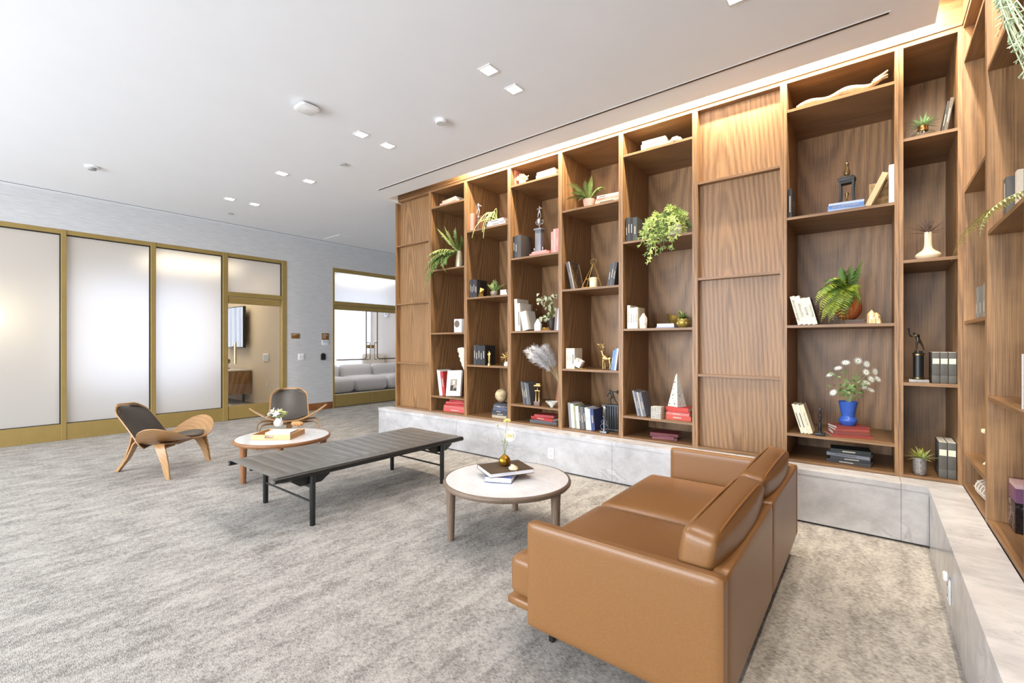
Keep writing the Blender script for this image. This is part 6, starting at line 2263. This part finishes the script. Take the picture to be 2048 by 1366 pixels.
MB().box(-bw / 2, 0, 0, bw / 2, 0.10, bh).build('body', M('bone_inlay', (216, 208, 192), 0.5), s0, smooth=0)
m = MB()
for i in range(2):
    for j in range(2):
        x0, z0 = -bw / 2 + i * bw / 2, j * bh / 2
        for k in range(4):
            if (i + j) % 2 == 0:
                m.box(x0 + 0.003, -0.0012, z0 + 0.006 + k * 0.0145, x0 + bw / 2 - 0.003, -0.0002, z0 + 0.011 + k * 0.0145)
            else:
                m.box(x0 + 0.004 + k * 0.0128, -0.0012, z0 + 0.003, x0 + 0.0085 + k * 0.0128, -0.0002, z0 + bh / 2 - 0.003)
m.build('stripes', M('dark_inlay', (70, 68, 68), 0.5), s0, smooth=0)
base = (X_(1354, 4.60), 4.60, pz)
s = thing('obelisk', 'white pitted stone obelisk standing on red books', 'obelisk', base, -0.42)
ob = M('pitted_stone', (214, 210, 200), 0.7, var=0.12, scale=50)
m = MB()
w0, w1, hh = 0.062, 0.010, 0.33
vs = [(-w0, -w0, 0), (w0, -w0, 0), (w0, w0, 0), (-w0, w0, 0), (-w1, -w1, hh * 0.93), (w1, -w1, hh * 0.93), (w1, w1, hh * 0.93), (-w1, w1, hh * 0.93), (0, 0, hh)]
m.add(vs, [(0, 3, 2, 1), (0, 1, 5, 4), (1, 2, 6, 5), (2, 3, 7, 6), (3, 0, 4, 7), (4, 5, 8), (5, 6, 8), (6, 7, 8), (7, 4, 8)])
m.build('shaft', ob, s, smooth=0)
rnd = random.Random(12)
m = MB()
for k in range(22):
    z = rnd.uniform(0.02, 0.26)
    w = w0 + (w1 - w0) * z / (hh * 0.93)
    f = rnd.uniform(-0.8, 0.8) * w
    r = rnd.uniform(0.002, 0.006)
    if k % 2:
        m.pillow(f, -w, z, r * rnd.uniform(0.6, 1), 0.0012, r * rnd.uniform(0.7, 1.6), 0.001, 1)
    else:
        m.pillow(w, f, z, 0.0012, r * rnd.uniform(0.6, 1), r * rnd.uniform(0.7, 1.6), 0.001, 1)
m.build('pits', M('pit_dark', (48, 44, 42), 0.9), s)
pstack('on the bottom board beneath the obelisk', 1299, 1352, 4.52, Z0, [(0.016, 0.90, 0.18, (150, 84, 92), 'rose', 10), (0.020, 0.94, 0.19, (118, 62, 72), 'plum', -6), (0.024, 1.0, 0.2, MAR, 'maroon', 8)])

# ---------------- wide unit with the blue vase
base = (X_(1686, 4.50), 4.50, ZA[0])
s = thing('driftwood', 'long pale driftwood branch lying on the top shelf', 'driftwood', base)
dw = M('bleached_wood', (192, 166, 130), 0.75, var=0.35, scale=22, bump=0.6)
xl, xr = X_(1596, 4.46) - base[0], X_(1776, 4.46) - base[0]
pts, rad = [], []
for k in range(40):
    t_ = k / 39
    pts.append((xl + (xr - xl) * t_, -0.03 + 0.012 * math.sin(t_ * 9), 0.026 + 0.018 * math.sin(t_ * 7.5 + 0.4) ** 2 + 0.028 * max(0, t_ - 0.62) * 2.2))
    rad.append((0.009 + 0.019 * math.sin(PI * min(1, t_ * 1.02)) ** 0.5 * (0.75 + 0.35 * math.sin(t_ * 11 + 1))) * (0.55 if t_ > 0.9 else 1))
pts = [(p[0], p[1], max(p[2], r * 1.02)) for p, r in zip(pts, rad)]
MB().tube(pts, rad, 14).build('branch', dw, s, smooth=70)
MB().tube([(xl + 0.03, -0.03, 0.03), (xl + 0.01, -0.045, 0.022), (xl - 0.01, -0.05, 0.018)], [0.014, 0.012, 0.006], 8).build('twig', dw, s, smooth=70)
MB().tube([(xr - 0.08, -0.03, 0.06), (xr - 0.03, -0.045, 0.085), (xr + 0.0, -0.05, 0.105)], [0.018, 0.012, 0.006], 8).build('twig', dw, s, smooth=70)
MB().tube([(xr - 0.09, -0.03, 0.05), (xr - 0.04, -0.06, 0.055), (xr - 0.0, -0.065, 0.068)], [0.015, 0.011, 0.005], 8).build('twig', dw, s, smooth=70)
bk = upright('black book with gilt lettering on its cover beside the framed lantern trophy', X_(1576, 4.45), 4.45, ZA[1], 0.028, 0.245, 0.20, (34, 34, 34), band=[(0.2, 0.75)])
m = MB()
for k, (w, z) in enumerate(((0.05, 0.155), (0.075, 0.142), (0.08, 0.129), (0.07, 0.116), (0.045, 0.09), (0.05, 0.078))):
    m.box(0.0283, 0.10 - w / 2, z, 0.0288, 0.10 + w / 2, z + 0.005)
m.build('gilt_lettering', M('gilt_print', (166, 146, 100), 0.4, 0.5), bk, smooth=0)
pz = pstack('under the framed lantern trophy', 1655, 1729, 4.46, ZA[1], [(0.022, 1.0, 0.18, (142, 166, 206), 'light blue', 1, {'title': 'HISTORY', 'tmat': PRINT}), (0.026, 0.98, 0.18, (96, 132, 190), 'blue lettered', -1, {'title': 'BIRTH OF THE NEW', 'tmat': PRINT, 'tsize': 0.019}), (0.018, 0.96, 0.18, (176, 190, 220), 'pale blue', 2)])
base = (X_(1694, 4.56), 4.56, pz)
s = thing('trophy', 'black frame trophy with a bowling pin on top', 'trophy', base, -0.1)
MB().box(-0.056, -0.042, 0, 0.056, 0.042, 0.016).build('base', black_mat, s, bevel=0.002)
m = MB()
for sx in (-1, 1):
    for sy in (-1, 1):
        m.ribbon([(sx * 0.047, sy * 0.033, 0.016), (sx * 0.041, sy * 0.029, 0.055), (sx * 0.040, sy * 0.028, 0.12), (sx * 0.045, sy * 0.032, 0.188)], [0.014] * 4, 0.012, (1, 0, 0))
m.build('frame_posts', black_mat, s, smooth=40)
MB().box(-0.048, -0.036, 0.165, 0.048, 0.036, 0.188).build('frame_head', black_mat, s, smooth=0)
MB().box(-0.056, -0.042, 0.188, 0.056, 0.042, 0.212).build('cap', black_mat, s, bevel=0.002)
MB().box(-0.044, -0.034, 0.212, 0.044, 0.034, 0.222).build('step', black_mat, s, bevel=0.002)
MB().lathe([(0.0, 0.222), (0.014, 0.222), (0.021, 0.245), (0.021, 0.262), (0.011, 0.295), (0.010, 0.305), (0.013, 0.32), (0.012, 0.332), (0.0, 0.338)], 20).build('bowling_pin', M('antique_brass_pin', (112, 94, 62), 0.3, 0.7), s, smooth=80)
MB().lathe([(0.008, 0.016), (0.012, 0.02), (0.004, 0.03), (0.006, 0.05), (0.014, 0.085), (0.0145, 0.09), (0.0, 0.088)], 14).build('inner_cup', M('antique_brass_pin', (112, 94, 62), 0.3, 0.7), s, smooth=60)
tan_p = M('botanical_photo', (206, 172, 120), 0.5, var=0.55, scale=24)
ta = math.radians(24)
bk = thing('picture_book', 'tan book with botanical cover leaning before the white one', 'book', (-0.019 - 0.036 * math.cos(ta), 4.47, ZA[1] + 0.036 * math.sin(ta)), rot=(0, ta, 0))
book_mesh(bk, 0.036, 0.262, 0.22, cover_mat((212, 186, 142)))
MB().box(-0.0008, 0.01, 0.01, -0.0002, 0.21, 0.252).build('cover_photo', tan_p, bk, smooth=0)
bk = thing('picture_book', 'patterned tan book standing behind the leaning botanical book', 'book', (X_(1738, 4.72), 4.72, ZA[1] + 0.005), rot=(math.radians(-8), 0, 0))
MB().box(0, 0, 0, 0.13, 0.025, 0.25).build('cover', cover_mat((206, 178, 132)), bk, smooth=0)
MB().box(0.008, -0.0012, 0.008, 0.122, -0.0002, 0.242).build('cover_photo', tan_p, bk, smooth=0)
upright('narrow white book against the upright beyond the botanical book', 0.0925, 4.45, ZA[1], 0.03, 0.29, 0.2, (236, 236, 236))
wl_t = [('#interiordesign', 1.0), ('#beautiful', 1.0), ('#style', 0.92), ('#success', 0.93)]
prow('fern', 1596, 1636, 4.45, ZA[2], 0.245, 0.19, [(1, hf, (240, 232, 206), '', {'title': t_, 'tmat': PRINT_D, 'tsize': 0.029, 'up': t_ in ('#style', '#success')}) for t_, hf in wl_t], 14,
     labels=['cream book lettered interiordesign leaning beside the large fern', 'cream book lettered beautiful leaning beside the large fern', 'cream book lettered style leaning beside the large fern', 'cream book lettered success leaning nearest the large fern'])
_sb = [o for o in bpy.data.objects if o.get('label') == 'cream book lettered success leaning nearest the large fern'][0]
_st = max(v.co.x for c_ in _sb.children if c_.name.startswith('cover') for v in c_.data.vertices)
tag(MB().box(_st + 0.0002, 0.0, 0.0, _st + 0.0012, 0.185, 0.227).build('cover_board', cover_mat((44, 38, 34)), _sb, smooth=0), 'dark cover board')
pz = pstack('under the large fern pot', 1690, 1732, 4.47, ZA[2], [(0.017, 1.0, 0.18, (92, 62, 48), 'brown', 1), (0.017, 0.96, 0.18, (74, 58, 50), 'dark brown', -2)])
base = (X_(1696, 4.58), 4.58, pz)
s = thing('potted_fern', 'large bright fern in a glossy rust red round pot', 'potted plant', base)
rust = M('rust_glaze', (142, 72, 40), 0.22, var=0.2, scale=20)
MB().lathe([(0, 0)] + fine([(0.035, 0.0), (0.062, 0.018), (0.086, 0.058), (0.093, 0.10), (0.084, 0.15), (0.064, 0.182)]) + [(0.056, 0.186), (0.0, 0.16)], 48).build('pot', rust, s, smooth=70)
fr = [((1727, 519), (1705, 550), 0.05), ((1700, 530), (1694, 555), 0.05), ((1683, 533), (1688, 555), 0.05), ((1714, 538), (1702, 556), 0.055), ((1634, 610), (1650, 555), 0.07), ((1637, 595), (1662, 560), 0.065), ((1666, 617), (1668, 556), 0.08),
      ((1685, 647), (1682, 556), 0.075), ((1692, 646), (1686, 566), 0.07), ((1704, 630), (1700, 548), 0.07), ((1722, 612), (1716, 555), 0.045), ((1708, 630), (1730, 575), 0.03), ((1645, 645), (1655, 598), 0.06), ((1660, 645), (1664, 605), 0.055), ((1652, 572), (1670, 548), 0.06),
      ((1648, 600), (1660, 548), 0.075), ((1676, 636), (1674, 562), 0.07), ((1710, 545), (1700, 560), 0.05), ((1690, 540), (1692, 560), 0.05), ((1664, 566), (1676, 550), 0.06), ((1656, 622), (1662, 552), 0.08), ((1641, 630), (1656, 560), 0.075), ((1668, 640), (1670, 562), 0.08), ((1698, 646), (1692, 560), 0.07), ((1712, 600), (1706, 556), 0.06), ((1720, 530), (1706, 556), 0.05)]
for k, ((u, v), (mu, mv), L) in enumerate(fr):
    e, mm = loc_of(u, v, base), loc_of(mu, mv - 8, base)
    if v > 560:
        e.y -= 0.115 + 0.01 * (k % 3)
        mm.y -= 0.11
    frond((0, 0, 0.185), mm, e, L * 1.05, s, (G_LIME, G_LIME, leaf_mat('fern_deep', (88, 122, 44)))[k % 3] if v > 545 else leaf_mat('fern_deep', (88, 122, 44)), 26, stem_r=0.0014, wid=0.24)
base = (X_(1747, 4.47), 4.47, ZA[2])
s = thing('crystal', 'amber clear quartz point standing beside the large fern', 'mineral', base)
am = M('amber_quartz', (206, 176, 128), 0.15, var=0.3, scale=40)
m = MB()
rnd = random.Random(3)
for k, (x, y, h, r) in enumerate(((-0.012, 0, 0.105, 0.028), (0.016, 0.0, 0.085, 0.026), (0.0, -0.018, 0.05, 0.02), (0.03, -0.01, 0.045, 0.016))):
    m.lathe([(0, 0), (r, 0), (r * 0.95, h * 0.68), (r * 0.3, h * 0.95), (0, h)], 6, (x, y, 0))
m.v = [(p[0] + rnd.uniform(-0.002, 0.002), p[1] + rnd.uniform(-0.002, 0.002), p[2]) for p in m.v]
m.build('points', am, s, smooth=0)
prow('small trophy', 1602, 1627, 4.47, ZA[3], 0.245, 0.18, [(1, 1.0, (232, 220, 190), '', SPD), (1.1, 0.99, (236, 226, 198), '', SPD), (1.5, 0.98, (228, 214, 180), '', {'title': 'THE COLLECTED', 'tmat': PRINT_D, 'tsize': 0.014})], 16,
     labels=['cream book leaning outermost beside the small dark trophy', 'middle cream book of three leaning beside the small dark trophy', 'thick cream book leaning nearest the small dark trophy'])
base = (X_(1640, 4.46), 4.46, ZA[3])
s = thing('trophy', 'small dark archer trophy on a turned stem', 'trophy', base)
MB().box(-0.034, -0.03, 0, 0.034, 0.03, 0.022).build('base', black_mat, s, bevel=0.002)
MB().lathe([(0.018, 0.022), (0.012, 0.03), (0.015, 0.04), (0.010, 0.10), (0.008, 0.125), (0.014, 0.13), (0.009, 0.137), (0.013, 0.15), (0, 0.152)], 16).build('stem', dark_metal, s, smooth=60)
J, B = person({'el': (-0.24, 0, 0.79), 'hl': (-0.40, 0, 0.80), 'er': (0.24, 0, 0.80), 'hr': (0.10, -0.05, 0.82), 'kl': (-0.12, 0, 0.27), 'al': (-0.18, 0, 0.05), 'kr': (0.12, 0, 0.27), 'ar': (0.18, 0, 0.05)})
figure(s, J, B, dark_metal, 'archer_figure', (0, 0, 0.15), 0.085)
MB().tube([(-0.034 + 0.012 * math.cos(t_), 0, 0.218 + 0.035 * math.sin(t_)) for t_ in [PI / 2 + PI * k / 10 for k in range(11)]], 0.0015, 5).build('bow', dark_metal, s)
pz = pstack('under the blue vase', 1655, 1736, 4.50, ZA[3], [(0.016, 1.08, 0.20, (150, 66, 58), 'brick red', 18), (0.030, 0.92, 0.19, (124, 62, 54), 'dark red', 14), (0.018, 0.88, 0.18, (158, 78, 66), 'faded brick', 20), (0.018, 0.88, 0.18, (134, 56, 54), 'wine red', 24)])
base = (X_(1696, 4.60), 4.60, pz)
s = thing('flower_vase', 'cobalt blue waisted vase of white daisies on red books', 'vase', base)
MB().lathe([(0, 0)] + fine([(0.045, 0), (0.056, 0.018), (0.064, 0.038), (0.059, 0.054), (0.046, 0.068), (0.045, 0.078), (0.053, 0.125), (0.066, 0.192)]) + [(0.060, 0.192), (0.048, 0.12), (0.0, 0.10)], 48).build('vase', M('cobalt_glaze', (52, 88, 172), 0.3, var=0.15, scale=26), s, smooth=60)
heads = [(1660, 750), (1667, 785), (1677, 736), (1692, 725), (1716, 722), (1733, 728), (1732, 744), (1750, 743), (1742, 758), (1755, 757), (1733, 765), (1741, 780), (1728, 772)]
dz = M('daisy_white', (244, 246, 240), 0.6, var=0.02)
for k, (u, v) in enumerate(heads):
    e = loc_of(u, v, base)
    e.y -= random.uniform(-0.03, 0.07)
    MB().tube(bez((0, 0, 0.16), (e.x * 0.35, e.y * 0.3, 0.16 + (e.z - 0.16) * 0.8 + 0.02), e, 8), 0.0014, 5).build('stem', G_MOSS, s)
    ax = Vector((e.x * 0.8, -0.12, 0.12 + random.uniform(-0.1, 0.1))).normalized()
    q = ax.to_track_quat('Z', 'Y')
    m = MB()
    for j in range(13):
        b2 = j * 2 * PI / 13
        o1 = q @ Vector((0.015 * math.cos(b2), 0.015 * math.sin(b2), 0.004))
        o2 = q @ Vector((0.034 * math.cos(b2), 0.034 * math.sin(b2), 0.001))
        blade(e, e + o1, e + o2, 0.008, None, None, join=m, up=ax, n=3)
    m.build('daisy', dz, s, smooth=60)
    cm_ = MB().lathe([(0.0065, 0.0), (0.006, 0.004), (0.0, 0.007)], 10)
    cm_.v = [tuple(e + q @ Vector(p)) for p in cm_.v]
    cm_.build('daisy_heart', G_PALE, s, smooth=80)
rnd = random.Random(44)
for k in range(70):
    u, v = rnd.gauss(1698, 15), rnd.gauss(773, 12)
    e = loc_of(u, min(v, 795), base)
    e.y += rnd.uniform(-0.07, 0.04)
    d = Vector((rnd.uniform(-1, 1), rnd.uniform(-0.8, 0.2), rnd.uniform(-0.2, 1))).normalized()
    blade(e, e + d * 0.018, e + d * 0.036 - Vector((0, 0, 0.004)), 0.017, s, (leaf_mat('daisy_leaf', (92, 124, 62)), G_MOSS, G_DARK)[k % 3], n=4, up=(0.3, -1, 0.4))
pstack('beneath the blue vase', 1656, 1744, 4.50, Z0, [(0.026, 1.02, 0.19, (58, 58, 58), 'dark grey', -6, SPB2), (0.026, 0.92, 0.19, (52, 54, 60), 'black lettered', 2, SPB), (0.026, 1.0, 0.19, (112, 118, 128), 'blue grey', -7, SPD), (0.034, 0.92, 0.18, (38, 46, 46), 'dark green', 4, SPB2)])

# ---------------- corner unit
base = (X_(1846, 4.503), 4.503, ZB[0])
s = thing('potted_succulent', 'spiky green aloe in a squat glass bottle with brass collar', 'potted plant', base)
MB().lathe([(0, 0), (0.062, 0.0), (0.072, 0.008), (0.074, 0.02), (0.066, 0.036), (0.036, 0.05), (0.029, 0.054), (0.026, 0.052), (0.06, 0.034), (0.068, 0.02), (0.066, 0.008), (0, 0.006)], 36).build('glass_bottle', glass_mat, s, smooth=60)
MB().lathe([(0.030, 0.052), (0.031, 0.055), (0.031, 0.07), (0.027, 0.074), (0.030, 0.09), (0.027, 0.091), (0.024, 0.07), (0.026, 0.052)], 28).build('collar', M('copper_brass', (170, 122, 72), 0.3, 0.8), s, smooth=40)
rosette(s, (0, 0, 0.085), 42, 0.106, 0.015, M('aloe_green', (160, 190, 140), 0.4, var=0.15, scale=30), (4, 62), 0.16)
prow('aloe', 1880, 1893, 4.55, ZB[0], 0.27, 0.2, [(0.9, 0.93, (56, 54, 52), 'slim dark', SPB2), (1.4, 1.0, (92, 84, 74), 'thick brown', SPB)], -9,
     labels=['slim dark book leaning beside the spiky aloe', 'thick brown book leaning on the corner upright beyond the aloe'])
base = (X_(1856, 4.50), 4.50, ZB[1])
s = thing('bottle_vase', 'cream narrow-necked bottle vase with a spiky dark plant', 'vase', base)
MB().lathe([(0, 0), (0.04, 0)] + fine([(0.060, 0.008), (0.073, 0.026), (0.066, 0.044), (0.038, 0.066), (0.026, 0.085), (0.022, 0.12), (0.0225, 0.20)]) + [(0.019, 0.20), (0.017, 0.12), (0.0, 0.10)], 48).build('vase', M('cream_glaze', (232, 218, 188), 0.3, var=0.04, scale=12), s, smooth=70)
rosette(s, (0, 0, 0.19), 26, 0.115, 0.012, M('plum_leaf', (104, 84, 76), 0.45, var=0.35, scale=30), (5, 85), 0.0)
base = (X_(1837, 4.50), 4.50, ZB[2])
s = thing('trophy', 'black column trophy topped by a batter figure', 'trophy', base)
MB().box(-0.056, -0.05, 0, 0.056, 0.05, 0.022).build('base', M('smoky_marble', (150, 146, 140), 0.3, var=0.2), s, bevel=0.002)
MB().lathe([(0.034, 0.022), (0.034, 0.030), (0.030, 0.034), (0.030, 0.20), (0.034, 0.204), (0.034, 0.214), (0.022, 0.222), (0.022, 0.23), (0, 0.232)], 28).build('column', black_mat, s)
MB().lathe([(0.0345, 0.030), (0.0345, 0.036), (0.031, 0.036)], 28).build('lower_ring', M('trophy_brass', (150, 122, 74), 0.3, 0.9), s)
MB().lathe([(0.0345, 0.200), (0.0345, 0.208), (0.031, 0.208)], 28).build('upper_ring', MATS['trophy_brass'], s)
J, B = person({'chest': (-0.08, -0.02, 0.73), 'waist': (-0.02, 0, 0.63), 'neck': (-0.14, -0.03, 0.82), 'head': (-0.17, -0.04, 0.87), 'crown': (-0.20, -0.04, 0.93), 'sl': (-0.17, 0, 0.78), 'sr': (0.02, 0, 0.80), 'el': (-0.30, -0.02, 0.70), 'hl': (-0.34, -0.04, 0.84), 'er': (-0.10, -0.12, 0.70), 'hr': (-0.30, -0.08, 0.80), 'kl': (-0.07, 0, 0.28), 'al': (-0.08, 0, 0.05), 'fl': (-0.14, 0, 0.02), 'kr': (0.14, 0, 0.28), 'ar': (0.20, 0, 0.05), 'fr': (0.14, -0.02, 0.02)})
figure(s, J, B, M('dark_bronze', (70, 60, 50), 0.3, 0.8), 'batter_figure', (0, 0, 0.23), 0.15)
MB().tube([(-0.05, -0.008, 0.345), (-0.056, -0.006, 0.40)], [0.003, 0.005], 8).build('bat', dark_metal, s)


def binder(label, x, y, z, t, h, d, turn=0.0):
    """box file with pale label band"""
    b = thing('box_file', label, 'box file', (x, y, z), turn, group='dark box files with pale labels')
    MB().box(0, 0, 0, t, d, h * 0.26).build('tray', M('box_file_grey', (88, 86, 80), 0.6, var=0.15, scale=150), b, bevel=0.002)
    MB().box(0, 0, h * 0.262, t, d, h).build('lid', MATS['box_file_grey'], b, bevel=0.002)
    MB().box(0.003, -0.0015, h * 0.63, t - 0.003, -0.0002, h * 0.80).build('label', M('cream_label', (226, 218, 196), 0.7), b, smooth=0)
    MB().box(0.002, 0.002, h, t - 0.002, d - 0.002, h + 0.0012).build('page_tops', pages_mat, b, smooth=0)
    return b


ORDB = ['nearest the batter trophy', 'in the middle of three beside the batter trophy', 'against the corner upright beyond the batter trophy']
xa, xb = X_(1864, 4.46), X_(1914, 4.46)
for k in range(3):
    binder('grey box file with pale label, ' + ORDB[k], xa + (xb - xa) * k / 3, 4.46, ZB[2], (xb - xa) / 3 - 0.002, 0.222, 0.24)
xa, xb = X_(1877.5, 4.46), X_(1913.5, 4.46)
for k in range(2):
    binder('grey box file with pale label, ' + ['nearest the speckled pot', 'on the bottom board by the corner upright'][k], xa + (xb - xa) * k / 2, 4.46, Z0, (xb - xa) / 2 - 0.002, 0.255, 0.24)
base = (X_(1839.5, 4.47), 4.47, Z0)
s = thing('potted_succulent', 'yellow green spiky plant in a speckled silver pot', 'potted plant', base)
MB().lathe([(0, 0), (0.028, 0.0), (0.036, 0.012), (0.040, 0.05), (0.041, 0.10), (0.040, 0.128), (0.034, 0.128), (0, 0.11)], 28).build('pot', M('silver_sequin', (152, 148, 146), 0.35, 0.5, var=0.6, scale=160), s, smooth=50)
rosette(s, (0, 0, 0.12), 34, 0.088, 0.011, leaf_mat('yellow_green', (176, 180, 84)), (0, 80), 0.12)
rosette(s, (0.02, -0.01, 0.12), 14, 0.085, 0.012, G_PALE, (20, 70), 0.1)

# ---------------- side bookcase


def at_side(u, v, depth=0.0):
    return at_x(u, v, BX + depth)


for k in range(7):
    t = 0.036 + 0.004 * (k % 2)
    b = thing('book', 'thin grey book, %s from the corner on the side shelf' % ORD[k], 'book', (0.53 + 0.010 * (k % 3), 4.25 - 0.043 * k, ZA[2]), -PI / 2, group='thin grey books on the side shelf')
    book_mesh(b, t, 0.215 - 0.006 * (k % 2), 0.17, cover_mat([(120, 116, 108), (100, 96, 90), (146, 142, 134), (112, 104, 92), (132, 128, 120), (104, 100, 96), (126, 120, 110)][k]), band=[(0.2, 0.5)])
base = (BX + 0.10, 4.03, ZA[3])
s = thing('shell_ornament', 'tiny cream ornament at the edge of the low side shelf', 'ornament', (0.55, 0.55 / X_(1974, 1.0), ZA[3]))
m = MB().pillow(0, 0, 0.205, 0.026, 0.024, 0.014, 0.012, 4)
m.lathe([(0, 0), (0.02, 0), (0.006, 0.02), (0.005, 0.19), (0.012, 0.198)], 12)
m.build('ornament_body', M('carved_cream', (226, 212, 172), 0.7), s, smooth=60)
base = (BX + 0.13, 3.83, Z0)
s = thing('woven_basket_roll', 'grey woven roll lying on the low board of the side bookcase', 'ornament', (0.565, 3.94, Z0 + 0.0545), 0.06)
wv = M('woven_grey', (150, 138, 124), 0.7, var=0.2)
MB().tube([(0, 0.17, 0), (0, -0.17, 0)], 0.05, 20).build('roll', wv, s, smooth=60)
m = MB()
for k in range(6):
    y = 0.14 - 0.056 * k
    m.tube([(0.0515 * math.cos(a), y, 0.0515 * math.sin(a)) for a in [2 * PI * j / 20 for j in range(20)]], 0.003, 5, closed=True)
for j in range(8):
    a = j * PI / 4
    m.tube([(0.0515 * math.cos(a), 0.17, 0.0515 * math.sin(a)), (0.0515 * math.cos(a), -0.17, 0.0515 * math.sin(a))], 0.003, 5)
m.build('ribs', M('pale_rib', (216, 208, 198), 0.6), s)
s.name = 'woven_roll'
# second bay: books, tall art book, hanging succulent, trailing fern
b = thing('book', 'dark grey book standing on the side shelf behind the trailing frond', 'book', (0.547, 3.560, ZB[1]), -PI / 2)
book_mesh(b, 0.072, 0.262, 0.17, cover_mat((84, 82, 80)), band=[(0.55, 0.9)])
xw = X_(2031, 3.47)
b = thing('book', 'cream white book beside the dark grey one on the side shelf', 'book', (xw, 3.478, ZB[1]), -PI / 2)
book_mesh(b, 0.05, 0.275, 0.17, cover_mat((232, 216, 196)), pages=cover_mat((232, 216, 196)))
b = thing('book', 'white book standing at the edge of the lower side shelf', 'book', (0.508, 2.945, ZB[2]), rot=(0, 0, -PI / 2))
book_mesh(b, 0.06, 0.24, 0.16, cover_mat((240, 238, 238)))
s = thing('art_book', 'large art book with black marble and mauve blocks in a clear case', 'book', (0.560, 3.392, Z0))
MB().box(0, 0, 0, 0.26, 0.16, 0.252).build('clear_case', clear_glass('acrylic', (0.96, 0.92, 0.95), 0.04), s, smooth=0)
bmk = marble('black_marble', (22, 22, 24), (214, 210, 206), 5.0, 0.2, 0.9, 0.05)
MB().box(0.004, 0.003, 0.004, 0.255, 0.15, 0.150).build('marble_block', bmk, s, smooth=0)
for k, c in enumerate(((122, 84, 112), (176, 112, 146), (146, 96, 128), (196, 136, 160))):
    MB().box(0.006 + 0.062 * k, 0.004, 0.152, 0.067 + 0.062 * k, 0.15, 0.222).build('colour_block', cover_mat(c), s, smooth=0)
MB().box(0.006, 0.004, 0.224, 0.254, 0.15, 0.246).build('top_block', cover_mat((206, 180, 176)), s, smooth=0)
base = (BX + 0.16, 3.04, ZB[1])
s = thing('trailing_fern', 'potted fern whose yellow green frond trails off the side shelf', 'potted plant', base)
MB().lathe([(0, 0), (0.05, 0), (0.06, 0.05), (0.062, 0.10), (0.055, 0.10), (0, 0.08)], 20).build('pot', porcelain, s, smooth=60)
tips = [((1903, 522), (1990, 432)), ((1960, 472), (2020, 420))]
for k, ((u, v), (mu, mv)) in enumerate(tips):
    e = at_x(u, v, BX - 0.10) - Vector(base)
    mm = at_x(mu, mv - 14, BX - 0.02) - Vector(base)
    st = Vector((0, 0.02, 0.10))
    mm.x = e.x * 1.05
    mm.z += 0.05
    if k == 0:
        frond(st, mm, e, 0.042, s, leaf_mat('yellow_green', (176, 180, 84)), 40, stem_r=0.002, wid=0.3, taper=True)
    else:
        frond(st, mm, e, 0.03, s, G_PALE, 20, wid=0.3)
for k in range(8):
    a = k * 0.8
    frond((0, 0, 0.09), (0.05 * math.cos(a), 0.05 * math.sin(a), 0.22), (0.12 * math.cos(a), 0.12 * math.sin(a), 0.16), 0.03, s, G_PALE, 14, wid=0.3)
base = (BX + 0.10, 2.93, ZB[0])
s = thing('hanging_succulent', 'pale blue green staghorn succulent hanging over the top side shelf', 'potted plant', base)
MB().lathe([(0, 0), (0.06, 0), (0.07, 0.06), (0.072, 0.12), (0.064, 0.12), (0, 0.1)], 20).build('pot', clay, s, smooth=60)
sg1, sg2 = M('sage_succulent', (168, 188, 156), 0.5, var=0.12), M('dry_succulent', (222, 196, 150), 0.6, var=0.12)


def fleshy(m, p, d, L, depth, r):
    q = p + d * L
    m.tube([p, p + d * L * 0.5, q], [r * 0.7, r, r * (0.8 if depth else 0.45)], 6)
    if depth:
        for sg in (-1, 1):
            nd = (d + d.orthogonal().normalized() * 0.55 * sg + Vector((random.uniform(-0.2, 0.2), random.uniform(-0.25, 0.25), -0.15))).normalized()
            fleshy(m, q, nd, L * 0.72, depth - 1, r * 0.8)


for k, (u, v, dx) in enumerate(((2046, 34, -0.02), (2042, 62, -0.025), (2050, 96, -0.03), (2044, 112, -0.03), (2049, 142, -0.035), (2053, 75, -0.02), (2054, 120, -0.04), (2058, 60, -0.03), (2064, 100, -0.03), (2048, 20, -0.02), (2043, 88, -0.03))):
    e = at_x(u, v, BX + dx) - Vector(base)
    st = Vector((-0.02, 0.0, 0.11))
    mm = Vector((e.x * 1.9, e.y * 0.15, 0.26))
    pts = bez(st, mm, e, 14)
    m = MB().tube(pts, 0.0024, 6)
    for j in range(5, 15):
        for w in range(2):
            d = Vector((random.uniform(-0.7, 0.3), random.uniform(-0.5, 0.7), random.uniform(-1.0, 0.35))).normalized()
            fleshy(m, pts[j], d, random.uniform(0.012, 0.02), 1, 0.0036)
    m.build('branch', sg1, s, smooth=70)
for k, (u, v) in enumerate(((2022, 4), (2014, 20), (2008, 36), (2000, 60), (2018, 12), (2005, 45))):
    e = at_x(u, v, BX + 0.035) - Vector(base)
    d = Vector((-0.3, 0.5, -0.6)).normalized()
    m = MB()
    st = Vector((0.0, 0.05, 0.09))
    pts = bez(st, Vector((e.x, e.y * 0.6, e.z + 0.05)), e, 8)
    m.tube(pts, 0.003, 5)
    for j in (5, 7, 8):
        fleshy(m, pts[j], Vector((random.uniform(-0.7, 0), random.uniform(0, 0.8), random.uniform(-0.6, 0.2))).normalized(), 0.02, 1, 0.0045)
    m.build('dry_branch', sg2, s, smooth=70)
